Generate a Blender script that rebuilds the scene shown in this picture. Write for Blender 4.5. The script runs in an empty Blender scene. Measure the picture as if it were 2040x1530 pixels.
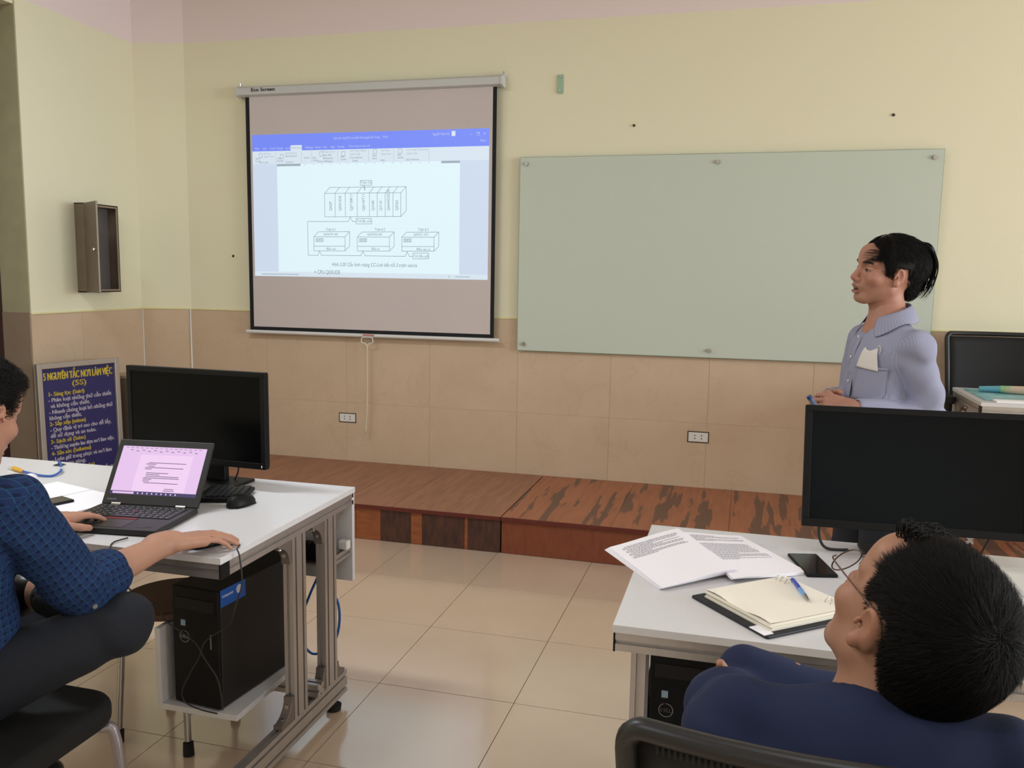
import bpy, math, random
import numpy as np
from mathutils import Vector, Matrix
random.seed(7); RNG = np.random.default_rng(7)
SC = bpy.context.scene; COL = SC.collection
PI = math.pi

# ---------------------------------------------------------------- camera
cam_d = bpy.data.cameras.new('camera'); cam = bpy.data.objects.new('camera', cam_d); COL.objects.link(cam)
cam_d.sensor_width = 36.0; cam_d.lens = 1716.55 / 2040.0 * 36.0; cam_d.clip_start = 0.02
CH = 1.48
def cam_axes(yaw, pit, rol):
    f = Vector((-math.sin(yaw) * math.cos(pit), math.cos(yaw) * math.cos(pit), -math.sin(pit)))
    r = Vector((math.cos(yaw), math.sin(yaw), 0)); u = r.cross(f)
    c, s = math.cos(rol), math.sin(rol)
    return c * r + s * u, -s * r + c * u, f
_r, _u, _f = cam_axes(0.26335, 0.12632, 0.01591)
cam.matrix_world = Matrix(((_r.x, _u.x, -_f.x, 0), (_r.y, _u.y, -_f.y, 0), (_r.z, _u.z, -_f.z, CH), (0, 0, 0, 1)))
SC.camera = cam

# ---------------------------------------------------------------- colour management, world
SC.view_settings.view_transform = 'Standard'; SC.view_settings.look = 'None'
SC.view_settings.gamma = 1.0; SC.view_settings.use_curve_mapping = False
SC.view_settings.exposure = 0.0
SC.cycles.max_bounces = 6; SC.cycles.diffuse_bounces = 4; SC.cycles.glossy_bounces = 3
SC.cycles.transmission_bounces = 4; SC.cycles.sample_clamp_indirect = 4.0; SC.cycles.caustics_reflective = False
w = bpy.data.worlds.new('world'); SC.world = w; w.use_nodes = True
w.node_tree.nodes['Background'].inputs[0].default_value = (0.75, 0.85, 1.0, 1)
w.node_tree.nodes['Background'].inputs[1].default_value = 0.6

def area(name, loc, direction, sx, sy, power, col=(1, 1, 1)):
    d = bpy.data.lights.new(name, 'AREA'); d.shape = 'RECTANGLE'; d.size = sx; d.size_y = sy
    d.energy = power; d.color = col
    o = bpy.data.objects.new(name, d); COL.objects.link(o); o.location = loc
    o.rotation_euler = Vector(direction).to_track_quat('-Z', 'Y').to_euler()
    return o
# daylight from the windows of the right-hand wall and the rear wall, plus unseen ceiling lamps added as fill, strongest on the left
area('window_light_right', (7.85, 1.6, 1.95), (-1, 0.05, -0.10), 5.0, 1.7, 430, (0.83, 0.93, 1.0))
area('window_light_rear', (0.9, -2.85, 2.0), (0, 1, -0.1), 3.4, 1.5, 14, (0.83, 0.93, 1.0))
area('ceiling_fill', (-2.7, 2.1, 3.36), (0, 0, -1), 1.2, 0.25, 54, (0.86, 0.94, 1.0))
area('ceiling_fill', (0.6, 1.2, 3.36), (0, 0, -1), 1.2, 0.25, 12, (0.86, 0.94, 1.0))
area('ceiling_fill', (-2.0, -0.6, 3.36), (0, 0, -1), 1.2, 0.25, 24, (0.86, 0.94, 1.0))

# ---------------------------------------------------------------- materials
def lin(c):
    o = []
    for v in c:
        v = v / 255.0
        o.append(v / 12.92 if v <= 0.04045 else ((v + 0.055) / 1.055) ** 2.4)
    return (o[0], o[1], o[2], 1.0)
MATS = {}
def mat(name, col, rough=0.6, metal=0.0, noise=None, bump=None, emit=None, spec=0.5, coat=0.0, alpha=None, trans=0.0, ior=1.45):
    """noise=(scale, colour2, amount, stretch) ; bump=(scale, strength, distance, stretch)"""
    m = bpy.data.materials.new(name); m.use_nodes = True; nt = m.node_tree; N = nt.nodes; Lk = nt.links
    b = N['Principled BSDF']
    b.inputs['Base Color'].default_value = lin(col); b.inputs['Roughness'].default_value = rough
    b.inputs['Metallic'].default_value = metal; b.inputs['Specular IOR Level'].default_value = spec
    b.inputs['Coat Weight'].default_value = coat; b.inputs['Coat Roughness'].default_value = 0.08
    b.inputs['IOR'].default_value = ior; b.inputs['Transmission Weight'].default_value = trans
    if emit: b.inputs['Emission Color'].default_value = lin(emit[0]); b.inputs['Emission Strength'].default_value = emit[1]
    def tex(scale, stretch, detail=4):
        tc = N.new('ShaderNodeTexCoord'); mp = N.new('ShaderNodeMapping'); mp.inputs['Scale'].default_value = stretch
        nz = N.new('ShaderNodeTexNoise'); nz.inputs['Scale'].default_value = scale; nz.inputs['Detail'].default_value = detail
        Lk.new(tc.outputs['Object'], mp.inputs[0]); Lk.new(mp.outputs[0], nz.inputs['Vector']); return nz
    if noise:
        nz = tex(noise[0], noise[3] if len(noise) > 3 else (1, 1, 1), 5)
        r = N.new('ShaderNodeValToRGB'); r.color_ramp.elements[0].position = 0.5 - 0.5 * noise[2]; r.color_ramp.elements[1].position = 0.5 + 0.5 * noise[2]
        r.color_ramp.elements[0].color = lin(col); r.color_ramp.elements[1].color = lin(noise[1])
        Lk.new(nz.outputs[0], r.inputs[0]); Lk.new(r.outputs[0], b.inputs['Base Color'])
    if bump:
        nb = tex(bump[0], bump[3] if len(bump) > 3 else (1, 1, 1), 3); bp = N.new('ShaderNodeBump')
        bp.inputs['Strength'].default_value = bump[1]; bp.inputs['Distance'].default_value = bump[2]
        Lk.new(nb.outputs[0], bp.inputs['Height']); Lk.new(bp.outputs[0], b.inputs['Normal'])
    MATS[name] = m; return m

def emis(name, col, s):
    m = bpy.data.materials.new(name); m.use_nodes = True; b = m.node_tree.nodes['Principled BSDF']
    b.inputs['Base Color'].default_value = (0.01, 0.01, 0.01, 1); b.inputs['Roughness'].default_value = 0.4
    b.inputs['Emission Color'].default_value = lin(col); b.inputs['Emission Strength'].default_value = s
    return m

# wall paint: green up to z = 3.0 m, pinkish white above; thin faint stains
def wall_paint():
    m = bpy.data.materials.new('wall_paint'); m.use_nodes = True; nt = m.node_tree; N = nt.nodes; L = nt.links
    b = N['Principled BSDF']; b.inputs['Roughness'].default_value = 0.62; b.inputs['Specular IOR Level'].default_value = 0.25
    tc = N.new('ShaderNodeTexCoord'); sx = N.new('ShaderNodeSeparateXYZ'); L.new(tc.outputs['Object'], sx.inputs[0])
    nz = N.new('ShaderNodeTexNoise'); nz.inputs['Scale'].default_value = 14; L.new(tc.outputs['Object'], nz.inputs['Vector'])
    ma = N.new('ShaderNodeMath'); ma.operation = 'MULTIPLY_ADD'; ma.inputs[1].default_value = 0.012; L.new(nz.outputs[0], ma.inputs[0]); L.new(sx.outputs['Z'], ma.inputs[2])
    gt = N.new('ShaderNodeMath'); gt.operation = 'GREATER_THAN'; gt.inputs[1].default_value = 3.012; L.new(ma.outputs[0], gt.inputs[0])
    n2 = N.new('ShaderNodeTexNoise'); n2.inputs['Scale'].default_value = 1.3; n2.inputs['Detail'].default_value = 3; L.new(tc.outputs['Object'], n2.inputs['Vector'])
    g = N.new('ShaderNodeMix'); g.data_type = 'RGBA'; g.inputs[6].default_value = lin((229, 225, 194)); g.inputs[7].default_value = lin((232, 223, 197)); L.new(n2.outputs[0], g.inputs[0])
    mx = N.new('ShaderNodeMix'); mx.data_type = 'RGBA'; mx.inputs[7].default_value = lin((233, 216, 214)); L.new(g.outputs[2], mx.inputs[6]); L.new(gt.outputs[0], mx.inputs[0])
    L.new(mx.outputs[2], b.inputs['Base Color'])
    n3 = N.new('ShaderNodeTexNoise'); n3.inputs['Scale'].default_value = 60; L.new(tc.outputs['Object'], n3.inputs['Vector'])
    bp = N.new('ShaderNodeBump'); bp.inputs['Strength'].default_value = 0.12; bp.inputs['Distance'].default_value = 0.002; L.new(n3.outputs[0], bp.inputs['Height']); L.new(bp.outputs[0], b.inputs['Normal'])
    return m
def stone():
    m = bpy.data.materials.new('beige_marble'); m.use_nodes = True; nt = m.node_tree; N = nt.nodes; L = nt.links
    b = N['Principled BSDF']; b.inputs['Roughness'].default_value = 0.38; b.inputs['Specular IOR Level'].default_value = 0.35
    tc = N.new('ShaderNodeTexCoord'); oi = N.new('ShaderNodeObjectInfo')
    ad = N.new('ShaderNodeVectorMath'); ad.operation = 'ADD'; L.new(tc.outputs['Object'], ad.inputs[0])
    cb = N.new('ShaderNodeVectorMath'); cb.operation = 'SCALE'; cb.inputs[3].default_value = 9.0; L.new(oi.outputs['Location'], cb.inputs[0]); L.new(cb.outputs[0], ad.inputs[1])
    nz = N.new('ShaderNodeTexNoise'); nz.inputs['Scale'].default_value = 3.2; nz.inputs['Detail'].default_value = 8; nz.inputs['Roughness'].default_value = 0.62; L.new(ad.outputs[0], nz.inputs['Vector'])
    r = N.new('ShaderNodeValToRGB'); E = r.color_ramp.elements; E[0].position = 0.3; E[0].color = lin((198, 172, 145)); E[1].position = 0.72; E[1].color = lin((206, 181, 155)); L.new(nz.outputs[0], r.inputs[0])
    v = N.new('ShaderNodeTexNoise'); v.inputs['Scale'].default_value = 2.2; v.inputs['Detail'].default_value = 7; v.inputs['Distortion'].default_value = 1.1; L.new(ad.outputs[0], v.inputs['Vector'])
    s = N.new('ShaderNodeMath'); s.operation = 'SUBTRACT'; s.inputs[1].default_value = 0.5; L.new(v.outputs[0], s.inputs[0])
    a = N.new('ShaderNodeMath'); a.operation = 'ABSOLUTE'; L.new(s.outputs[0], a.inputs[0])
    vr = N.new('ShaderNodeValToRGB'); vr.color_ramp.elements[0].position = 0.0; vr.color_ramp.elements[0].color = (0.16, 0.16, 0.16, 1); vr.color_ramp.elements[1].position = 0.012; vr.color_ramp.elements[1].color = (0, 0, 0, 1); L.new(a.outputs[0], vr.inputs[0])
    mx = N.new('ShaderNodeMix'); mx.data_type = 'RGBA'; mx.inputs[7].default_value = lin((170, 140, 112)); L.new(r.outputs[0], mx.inputs[6]); L.new(vr.outputs[0], mx.inputs[0])
    L.new(mx.outputs[2], b.inputs['Base Color']); return m
def floor_tile():
    m = bpy.data.materials.new('polished_floor_tile'); m.use_nodes = True; nt = m.node_tree; N = nt.nodes; L = nt.links
    b = N['Principled BSDF']; b.inputs['Roughness'].default_value = 0.2; b.inputs['Specular IOR Level'].default_value = 0.6; b.inputs['Coat Weight'].default_value = 1.0; b.inputs['Coat Roughness'].default_value = 0.12; b.inputs['Coat IOR'].default_value = 1.7
    tc = N.new('ShaderNodeTexCoord'); oi = N.new('ShaderNodeObjectInfo')
    ad = N.new('ShaderNodeVectorMath'); ad.operation = 'ADD'; L.new(tc.outputs['Object'], ad.inputs[0]); L.new(oi.outputs['Location'], ad.inputs[1])
    nz = N.new('ShaderNodeTexNoise'); nz.inputs['Scale'].default_value = 2.0; nz.inputs['Detail'].default_value = 6; L.new(ad.outputs[0], nz.inputs['Vector'])
    r = N.new('ShaderNodeValToRGB'); E = r.color_ramp.elements; E[0].position = 0.3; E[0].color = lin((202, 176, 152)); E[1].position = 0.7; E[1].color = lin((209, 184, 160)); L.new(nz.outputs[0], r.inputs[0]); L.new(r.outputs[0], b.inputs['Base Color'])
    n2 = N.new('ShaderNodeTexNoise'); n2.inputs['Scale'].default_value = 7; n2.inputs['Detail'].default_value = 6; L.new(ad.outputs[0], n2.inputs['Vector'])
    mr = N.new('ShaderNodeMapRange'); mr.inputs[3].default_value = 0.13; mr.inputs[4].default_value = 0.30; L.new(n2.outputs[0], mr.inputs[0]); L.new(mr.outputs[0], b.inputs['Roughness'])
    return m
def worn_wood(name, base, worn, dark, scale, thr, stretch=(1, 0.12, 1), rough=0.42, col3=None):
    """wood grain along the stretched axis, with patches where the varnish has worn off"""
    m = bpy.data.materials.new(name); m.use_nodes = True; nt = m.node_tree; N = nt.nodes; L = nt.links
    b = N['Principled BSDF']; b.inputs['Roughness'].default_value = rough; b.inputs['Specular IOR Level'].default_value = 0.4
    tc = N.new('ShaderNodeTexCoord'); mp = N.new('ShaderNodeMapping'); mp.inputs['Scale'].default_value = stretch; L.new(tc.outputs['Object'], mp.inputs[0])
    g = N.new('ShaderNodeTexNoise'); g.inputs['Scale'].default_value = 42; g.inputs['Detail'].default_value = 6; L.new(mp.outputs[0], g.inputs['Vector'])
    r = N.new('ShaderNodeValToRGB'); E = r.color_ramp.elements; E[0].position = 0.32; E[0].color = lin(dark); E[1].position = 0.66; E[1].color = lin(base); L.new(g.outputs[0], r.inputs[0])
    p = N.new('ShaderNodeTexNoise'); p.inputs['Scale'].default_value = scale; p.inputs['Detail'].default_value = 5; p.inputs['Roughness'].default_value = 0.55; L.new(mp.outputs[0], p.inputs['Vector'])
    pr = N.new('ShaderNodeValToRGB'); pr.color_ramp.elements[0].position = thr; pr.color_ramp.elements[0].color = (0, 0, 0, 1); pr.color_ramp.elements[1].position = thr + 0.02; pr.color_ramp.elements[1].color = (1, 1, 1, 1); L.new(p.outputs[0], pr.inputs[0])
    mx = N.new('ShaderNodeMix'); mx.data_type = 'RGBA'; mx.inputs[7].default_value = lin(worn); L.new(r.outputs[0], mx.inputs[6]); L.new(pr.outputs[0], mx.inputs[0])
    L.new(mx.outputs[2], b.inputs['Base Color'])
    bp = N.new('ShaderNodeBump'); bp.inputs['Strength'].default_value = 0.2; bp.inputs['Distance'].default_value = 0.001; L.new(g.outputs[0], bp.inputs['Height']); L.new(bp.outputs[0], b.inputs['Normal'])
    return m

M_wall = wall_paint(); M_stone = stone(); M_floor = floor_tile()
M_ceil = mat('ceiling_paint', (226, 218, 214), 0.8)
M_grout = mat('pale_grout', (206, 186, 160), 0.9)
M_fgrout = mat('floor_grout', (148, 124, 104), 0.9)
M_reveal = mat('reveal_paint', (170, 162, 128), 0.7, noise=(9, (158, 150, 118), 0.5))
M_dwood = mat('dark_door_wood', (58, 34, 28), 0.45, noise=(8, (40, 22, 20), 0.6, (1, 1, 0.1)))
M_alu = mat('anodised_aluminium', (188, 182, 180), 0.36, 0.75, noise=(40, (176, 170, 168), 0.6, (1, 1, 0.05)))
M_groove = mat('profile_groove', (92, 86, 84), 0.6, 0.4)
M_steel = mat('bright_steel', (190, 186, 184), 0.22, 1.0)
M_cast = mat('cast_bracket', (128, 118, 112), 0.5, 0.6)
M_desk = mat('white_laminate', (220, 217, 218), 0.3, noise=(90, (214, 211, 212), 0.8), spec=0.5)
M_edge = mat('laminate_edge', (196, 194, 198), 0.5)
M_blackp = mat('black_plastic', (14, 14, 15), 0.5, spec=0.25, bump=(300, 0.15, 0.0004))
M_blackm = mat('matte_black', (20, 19, 19), 0.7)
M_scr = mat('unlit_display', (7, 8, 8), 0.25, spec=0.12)
M_rubber = mat('black_rubber', (24, 23, 23), 0.8)
M_white = mat('white_plastic', (222, 219, 214), 0.4)
M_grayp = mat('grey_plastic', (120, 118, 116), 0.5)
M_dell = mat('logo_grey', (150, 152, 154), 0.3, 0.3)
M_paper = mat('white_paper', (250, 245, 250), 0.75)
M_cream = mat('cream_paper', (246, 238, 222), 0.75)
M_ink = mat('printed_ink', (96, 94, 104), 0.8)
M_blueink = mat('blue_print', (70, 130, 160), 0.8)
M_leath = mat('black_leatherette', (28, 29, 36), 0.5, bump=(500, 0.3, 0.0003))
M_skin = None

# ---------------------------------------------------------------- mesh builder
class MB:
    def __init__(s): s.v = []; s.f = []; s.m = []; s.mats = []
    def _mi(s, m):
        if m is None: return 0
        if m not in s.mats: s.mats.append(m)
        return s.mats.index(m)
    def add(s, vs, fs, m=None):
        b = len(s.v); s.v += [tuple(v) for v in vs]; s.f += [tuple(b + i for i in f) for f in fs]; s.m += [s._mi(m)] * len(fs); return s
    def box(s, x0, x1, y0, y1, z0, z1, m=None, M=None):
        vs = [Vector((x, y, z)) for z in (z0, z1) for y in (y0, y1) for x in (x0, x1)]
        if M is not None: vs = [M @ v for v in vs]
        return s.add(vs, [(0, 2, 3, 1), (4, 5, 7, 6), (0, 1, 5, 4), (2, 6, 7, 3), (0, 4, 6, 2), (1, 3, 7, 5)], m)
    def cyl(s, a, b, r, r2=None, n=16, m=None, caps=True):
        a = Vector(a); b = Vector(b); r2 = r if r2 is None else r2
        d = (b - a).normalized(); t = Vector((0, 0, 1)) if abs(d.z) < 0.9 else Vector((1, 0, 0))
        u = d.cross(t).normalized(); w_ = d.cross(u)
        vs = []
        for c, rr in ((a, r), (b, r2)):
            for i in range(n):
                an = 2 * PI * i / n; vs.append(c + rr * (math.cos(an) * u + math.sin(an) * w_))
        fs = [(i, (i + 1) % n, n + (i + 1) % n, n + i) for i in range(n)]
        if caps: fs += [tuple(range(n - 1, -1, -1)), tuple(range(n, 2 * n))]
        return s.add(vs, fs, m)
    def tube(s, pts, r, n=8, m=None, smooth=True, radii=None, closed=False):
        P = [Vector(p) for p in pts]
        if smooth and len(P) > 2: P, radii = spline(P, 6, radii)
        t0 = (P[1] - P[0]).normalized(); up = Vector((0, 0, 1)) if abs(t0.z) < 0.9 else Vector((1, 0, 0))
        u = t0.cross(up).normalized(); vs = []
        for i, p in enumerate(P):
            t = (P[min(i + 1, len(P) - 1)] - P[max(i - 1, 0)]).normalized()
            u = (u - t * u.dot(t)).normalized(); w_ = t.cross(u); rr = radii[i] if radii else r
            for k in range(n):
                an = 2 * PI * k / n; vs.append(p + rr * (math.cos(an) * u + math.sin(an) * w_))
        L = len(P); fs = [(i * n + k, i * n + (k + 1) % n, (i + 1) * n + (k + 1) % n, (i + 1) * n + k) for i in range(L - 1) for k in range(n)]
        fs += [tuple(range(n - 1, -1, -1)), tuple((L - 1) * n + k for k in range(n))]
        return s.add(vs, fs, m)
    def prism(s, poly, h0, h1, fr, m=None):
        """poly of (a,b); fr(a,b,h)->point"""
        n = len(poly); vs = [fr(a, b, h0) for a, b in poly] + [fr(a, b, h1) for a, b in poly]
        fs = [tuple(range(n - 1, -1, -1)), tuple(range(n, 2 * n))] + [(i, (i + 1) % n, n + (i + 1) % n, n + i) for i in range(n)]
        return s.add(vs, fs, m)
    def sphere(s, c, r, m=None, n=12, sc=(1, 1, 1)):
        vs = []; fs = []; R = n // 2
        for i in range(R + 1):
            th = PI * i / R
            for k in range(n):
                ph = 2 * PI * k / n
                vs.append((c[0] + r * sc[0] * math.sin(th) * math.cos(ph), c[1] + r * sc[1] * math.sin(th) * math.sin(ph), c[2] + r * sc[2] * math.cos(th)))
        for i in range(R):
            for k in range(n): fs.append((i * n + k, (i + 1) * n + k, (i + 1) * n + (k + 1) % n, i * n + (k + 1) % n))
        return s.add(vs, fs, m)
    def xf(s, M): s.v = [tuple(M @ Vector(v)) for v in s.v]; return s
    def build(s, name, m=None, parent=None, smooth=False, bevel=0.0, world=False, seg=2, **tags):
        me = bpy.data.meshes.new(name)
        vs = s.v
        if world and parent is not None:
            Mi = wmat(parent).inverted(); vs = [tuple(Mi @ Vector(v)) for v in vs]
        me.from_pydata(vs, [], s.f)
        ms = s.mats if s.mats else []
        if m is not None and not ms: me.materials.append(m)
        elif m is not None and ms: 
            for q in ms: me.materials.append(q)
        else:
            for q in ms: me.materials.append(q)
        if s.mats: me.polygons.foreach_set('material_index', s.m)
        if smooth: me.polygons.foreach_set('use_smooth', [True] * len(me.polygons))
        me.validate(); me.update()
        o = bpy.data.objects.new(name, me); COL.objects.link(o)
        if parent is not None: o.parent = parent
        if bevel:
            b = o.modifiers.new('bevel', 'BEVEL'); b.width = bevel; b.segments = seg; b.limit_method = 'ANGLE'; b.angle_limit = 0.6
            b.harden_normals = False
        if smooth == 'auto':
            for p in me.polygons: p.use_smooth = True
            try:
                me.set_sharp_from_angle(angle=0.7)
            except Exception: pass
        for k, v in tags.items(): o[k] = v
        return o
def spline(P, sub, radii=None):
    out = []; ro = [] if radii else None
    for i in range(len(P) - 1):
        p0 = P[max(i - 1, 0)]; p1 = P[i]; p2 = P[i + 1]; p3 = P[min(i + 2, len(P) - 1)]
        for k in range(sub):
            t = k / sub
            out.append(0.5 * ((2 * p1) + (p2 - p0) * t + (2 * p0 - 5 * p1 + 4 * p2 - p3) * t * t + (3 * p1 - p0 - 3 * p2 + p3) * t ** 3))
            if radii: ro.append(radii[i] * (1 - t) + radii[i + 1] * t)
    out.append(P[-1])
    if radii: ro.append(radii[-1])
    return out, ro
def wmat(o):
    M = o.matrix_basis.copy() if o.parent is None else wmat(o.parent) @ o.matrix_parent_inverse @ o.matrix_basis
    return M
def thing(name, label, cat, loc=(0, 0, 0), rotz=0.0, group=None):
    o = bpy.data.objects.new(name, None); COL.objects.link(o); o.empty_display_size = 0.05
    o.location = loc; o.rotation_euler = (0, 0, rotz); o['label'] = label; o['category'] = cat
    if group: o['group'] = group
    return o
def tag(o, label, cat, group=None):
    o['label'] = label; o['category'] = cat
    if group: o['group'] = group
    return o
def dup(o, loc, rotz=None, label=None, parent=None):
    r = o.copy(); COL.objects.link(r); r.location = loc
    if rotz is not None: r.rotation_euler = (0, 0, rotz)
    if parent is not None: r.parent = parent
    if label: r['label'] = label
    for ch in list(o.children):
        c = ch.copy(); COL.objects.link(c); c.parent = r
        for g in list(ch.children):
            d = g.copy(); COL.objects.link(d); d.parent = c
    return r
def text(body, size, M, m, name='lettering', parent=None, xs=1.0, bold=0.0, ext=0.0003, align='LEFT', shear=0.0, world=True, fit=None):
    """flat lettering; M maps (x right, y up, z out) to world; fit = width in metres"""
    body = body.replace('Ơ', 'O’').replace('ơ', 'o’').replace('ờ', 'ò’')
    c = bpy.data.curves.new(name, 'FONT'); c.body = body; c.size = size; c.extrude = ext; c.shear = shear
    c.align_x = align; c.resolution_u = 3
    o = bpy.data.objects.new(name, c); COL.objects.link(o)
    dg = bpy.context.evaluated_depsgraph_get(); me = bpy.data.meshes.new_from_object(o.evaluated_get(dg))
    bpy.data.objects.remove(o)
    if len(me.vertices) == 0: return None
    co = np.empty(len(me.vertices) * 3); me.vertices.foreach_get('co', co); co = co.reshape(-1, 3)
    if fit: xs = fit / max(1e-6, co[:, 0].max() - co[:, 0].min())
    co[:, 0] *= xs
    W = M
    if parent is not None and world: W = wmat(parent).inverted() @ M
    A = np.array(W); co = co @ A[:3, :3].T + A[:3, 3]
    me.vertices.foreach_set('co', co.ravel()); me.materials.clear(); me.materials.append(m); me.update()
    if bold > 0:   # heavier strokes: the outline repeated a hair's breadth to either side
        Fp = [tuple(p.vertices) for p in me.polygons]; nv = len(co); dx = np.array(W)[:3, 0] * bold; dy = np.array(W)[:3, 1] * bold * 0.6
        Vn = np.concatenate([co - dx, co + dx, co + dy, co - dy]); Fn = [tuple(i + k * nv for i in f) for k in range(4) for f in Fp]
        m3 = bpy.data.meshes.new(name); m3.from_pydata([tuple(v) for v in Vn], [], Fn); m3.materials.append(m); me = m3
    me.name = name
    ob = bpy.data.objects.new(name, me); COL.objects.link(ob)
    if parent is not None: ob.parent = parent
    return ob
def frame(o, x, y):
    """matrix with origin o, x axis, y axis"""
    x = Vector(x).normalized(); y = Vector(y); y = (y - x * y.dot(x)).normalized(); z = x.cross(y); o = Vector(o)
    return Matrix(((x.x, y.x, z.x, o.x), (x.y, y.y, z.y, o.y), (x.z, y.z, z.z, o.z), (0, 0, 0, 1)))
def joinmesh(obs, name):
    """merge helper lettering meshes into one object"""
    obs = [o for o in obs if o]; base = obs[0]; V = []; F = []; MI = []; mats = []
    for o in obs:
        me = o.data; b = len(V); V += [tuple(o.matrix_basis @ v.co) for v in me.vertices]
        m = me.materials[0]
        if m not in mats: mats.append(m)
        for p in me.polygons: F.append(tuple(b + i for i in p.vertices)); MI.append(mats.index(m))
    me = bpy.data.meshes.new(name); me.from_pydata(V, [], F)
    for m in mats: me.materials.append(m)
    me.polygons.foreach_set('material_index', MI)
    n = bpy.data.objects.new(name, me); COL.objects.link(n); n.parent = base.parent
    for o in obs: bpy.data.objects.remove(o)
    return n
# ================================================================ SETTING
XL, XR, YB, YF, ZC = -4.12, 8.0, -3.0, 5.31, 3.45
def struct(o): o['kind'] = 'structure'; return o
# front wall
fw = struct(MB().box(-3.79, XR + 0.2, YF, YF + 0.2, 0, ZC).build('wall_front', M_wall))
# wainscot tiles, 600 mm square, joints at x = -2.59 + 0.598 k, z = 0.6 and 1.2
def tile_panel(parent, x0, x1, z0, z1, fr, th=0.007):
    g = 0.0012
    b = MB().prism([(x0 + g, z0 + g), (x1 - g, z0 + g), (x1 - g, z1 - g), (x0 + g, z1 - g)], 0.0, th, fr)
    cx = fr((x0 + x1) / 2, (z0 + z1) / 2, 0)
    o = b.build('tile', M_stone, None); 
    o.location = cx; 
    for v in o.data.vertices: v.co = v.co - Vector(cx)
    o.parent = parent; return o
MB().box(-3.79, XR, YF - 0.0052, YF, 0.0, 1.203).build('grout', M_grout, fw)
xs = [-3.79] + [-2.59 + 0.598 * k for k in range(-2, 18) if -3.7 < -2.59 + 0.598 * k < XR] + [XR]
for i in range(len(xs) - 1):
    for z0, z1 in ((0.0, 0.6), (0.6, 1.2)):
        tile_panel(fw, xs[i], xs[i + 1], z0, z1, lambda a, b, h: Vector((a, YF - h, b)))
MB().box(-3.79, XR, YF - 0.011, YF, 1.2, 1.208).build('trim_strip', mat('grout_ridge', (226, 216, 160), 0.8), fw)
# short angled wall and left wall with the doorway
PA = Vector((-3.79, 5.31, 0)); PB = Vector((-4.13, 5.22, 0)); PC = Vector((-4.10, 4.20, 0))
def wall_seg(name, A, B, thick, z0=0.0, z1=ZC, side=1):
    d = (B - A).normalized(); n = Vector((d.y, -d.x, 0)) * side
    b = MB().prism([(0, 0), ((B - A).length, 0), ((B - A).length, thick), (0, thick)], z0, z1, lambda a, t, h: A + d * a - n * t + Vector((0, 0, h)))
    return struct(b.build(name, M_wall)), d, n
wc, dc, nc = wall_seg('wall_corner', PB, PA, 0.3)
wl, dl, nl = wall_seg('wall_left', PC, PB, 0.2)
for wobj, A, B, d, n in ((wc, PB, PA, dc, nc), (wl, PC, PB, dl, nl)):
    L = (B - A).length
    MB().prism([(0, 0), (L, 0), (L, 1.203), (0, 1.203)], 0, 0.0052, lambda a, b, h: A + d * a + n * h + Vector((0, 0, b))).build('grout', M_grout, wobj)
    k = [0, L] if L < 0.6 else [0, L - 0.6, L]
    for i in range(len(k) - 1):
        for z0, z1 in ((0.0, 0.6), (0.6, 1.2)): tile_panel(wobj, k[i], k[i + 1], z0, z1, lambda a, b, h: A + d * a + n * h + Vector((0, 0, b)))
    MB().prism([(0, 1.2), (L, 1.2), (L, 1.208), (0, 1.208)], 0, 0.011, lambda a, b, h: A + d * a + n * h + Vector((0, 0, b))).build('trim_strip', MATS['grout_ridge'], wobj)
# white silicone beads in the two corners
MB().cyl(PA + Vector((0.0, -0.012, 0)), PA + Vector((0.0, -0.012, 1.2)), 0.005, n=8).build('trim_1', M_white, None, smooth=True, kind='structure')
MB().cyl(PB + Vector((0.010, -0.006, 0)), PB + Vector((0.010, -0.006, 1.2)), 0.0035, n=8).build('trim_2', M_white, None, smooth=True, kind='structure')
# reveal of the doorway
rv = struct(MB().box(-4.32, -4.098, 4.192, 4.202, 1.21, 2.98).build('trim_3', M_reveal))
rv2 = struct(MB().box(-4.32, -4.098, 4.188, 4.2, 0.0, 1.21).build('trim_4', mat('reveal_tile', (150, 130, 110), 0.5, noise=(5, (138, 118, 98), 0.6))))
struct(MB().box(-4.32, -4.10, 3.25, 4.2, 2.96, ZC).build('wall_left_lintel', M_wall))
struct(MB().box(-4.32, -4.12, YB, 3.25, 0, ZC).build('wall_left_rear', M_wall))
dj = struct(MB().box(-4.40, -4.295, 4.12, 4.2, 0, 2.96).build('door_1', M_dwood, bevel=0.006))
MB().box(-4.40, -4.295, 3.25, 3.33, 0, 2.96).build('jamb', M_dwood, dj, bevel=0.006)
MB().box(-4.40, -4.295, 3.33, 4.12, 2.88, 2.96).build('head_jamb', M_dwood, dj, bevel=0.006)
lf = MB().box(-4.39, -4.345, 3.335, 4.115, 0.01, 2.875).build('leaf', M_dwood, dj, bevel=0.004)
for z0, z1 in ((0.2, 1.0), (1.15, 2.0), (2.15, 2.75)):
    MB().box(-4.345, -4.338, 3.45, 4.0, z0, z1).build('panel', M_dwood, lf, bevel=0.006)
MB().cyl((-4.345, 3.42, 1.05), (-4.29, 3.42, 1.05), 0.01).cyl((-4.295, 3.42, 1.05), (-4.295, 3.54, 1.05), 0.009).build('handle', M_steel, lf, smooth='auto')
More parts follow.
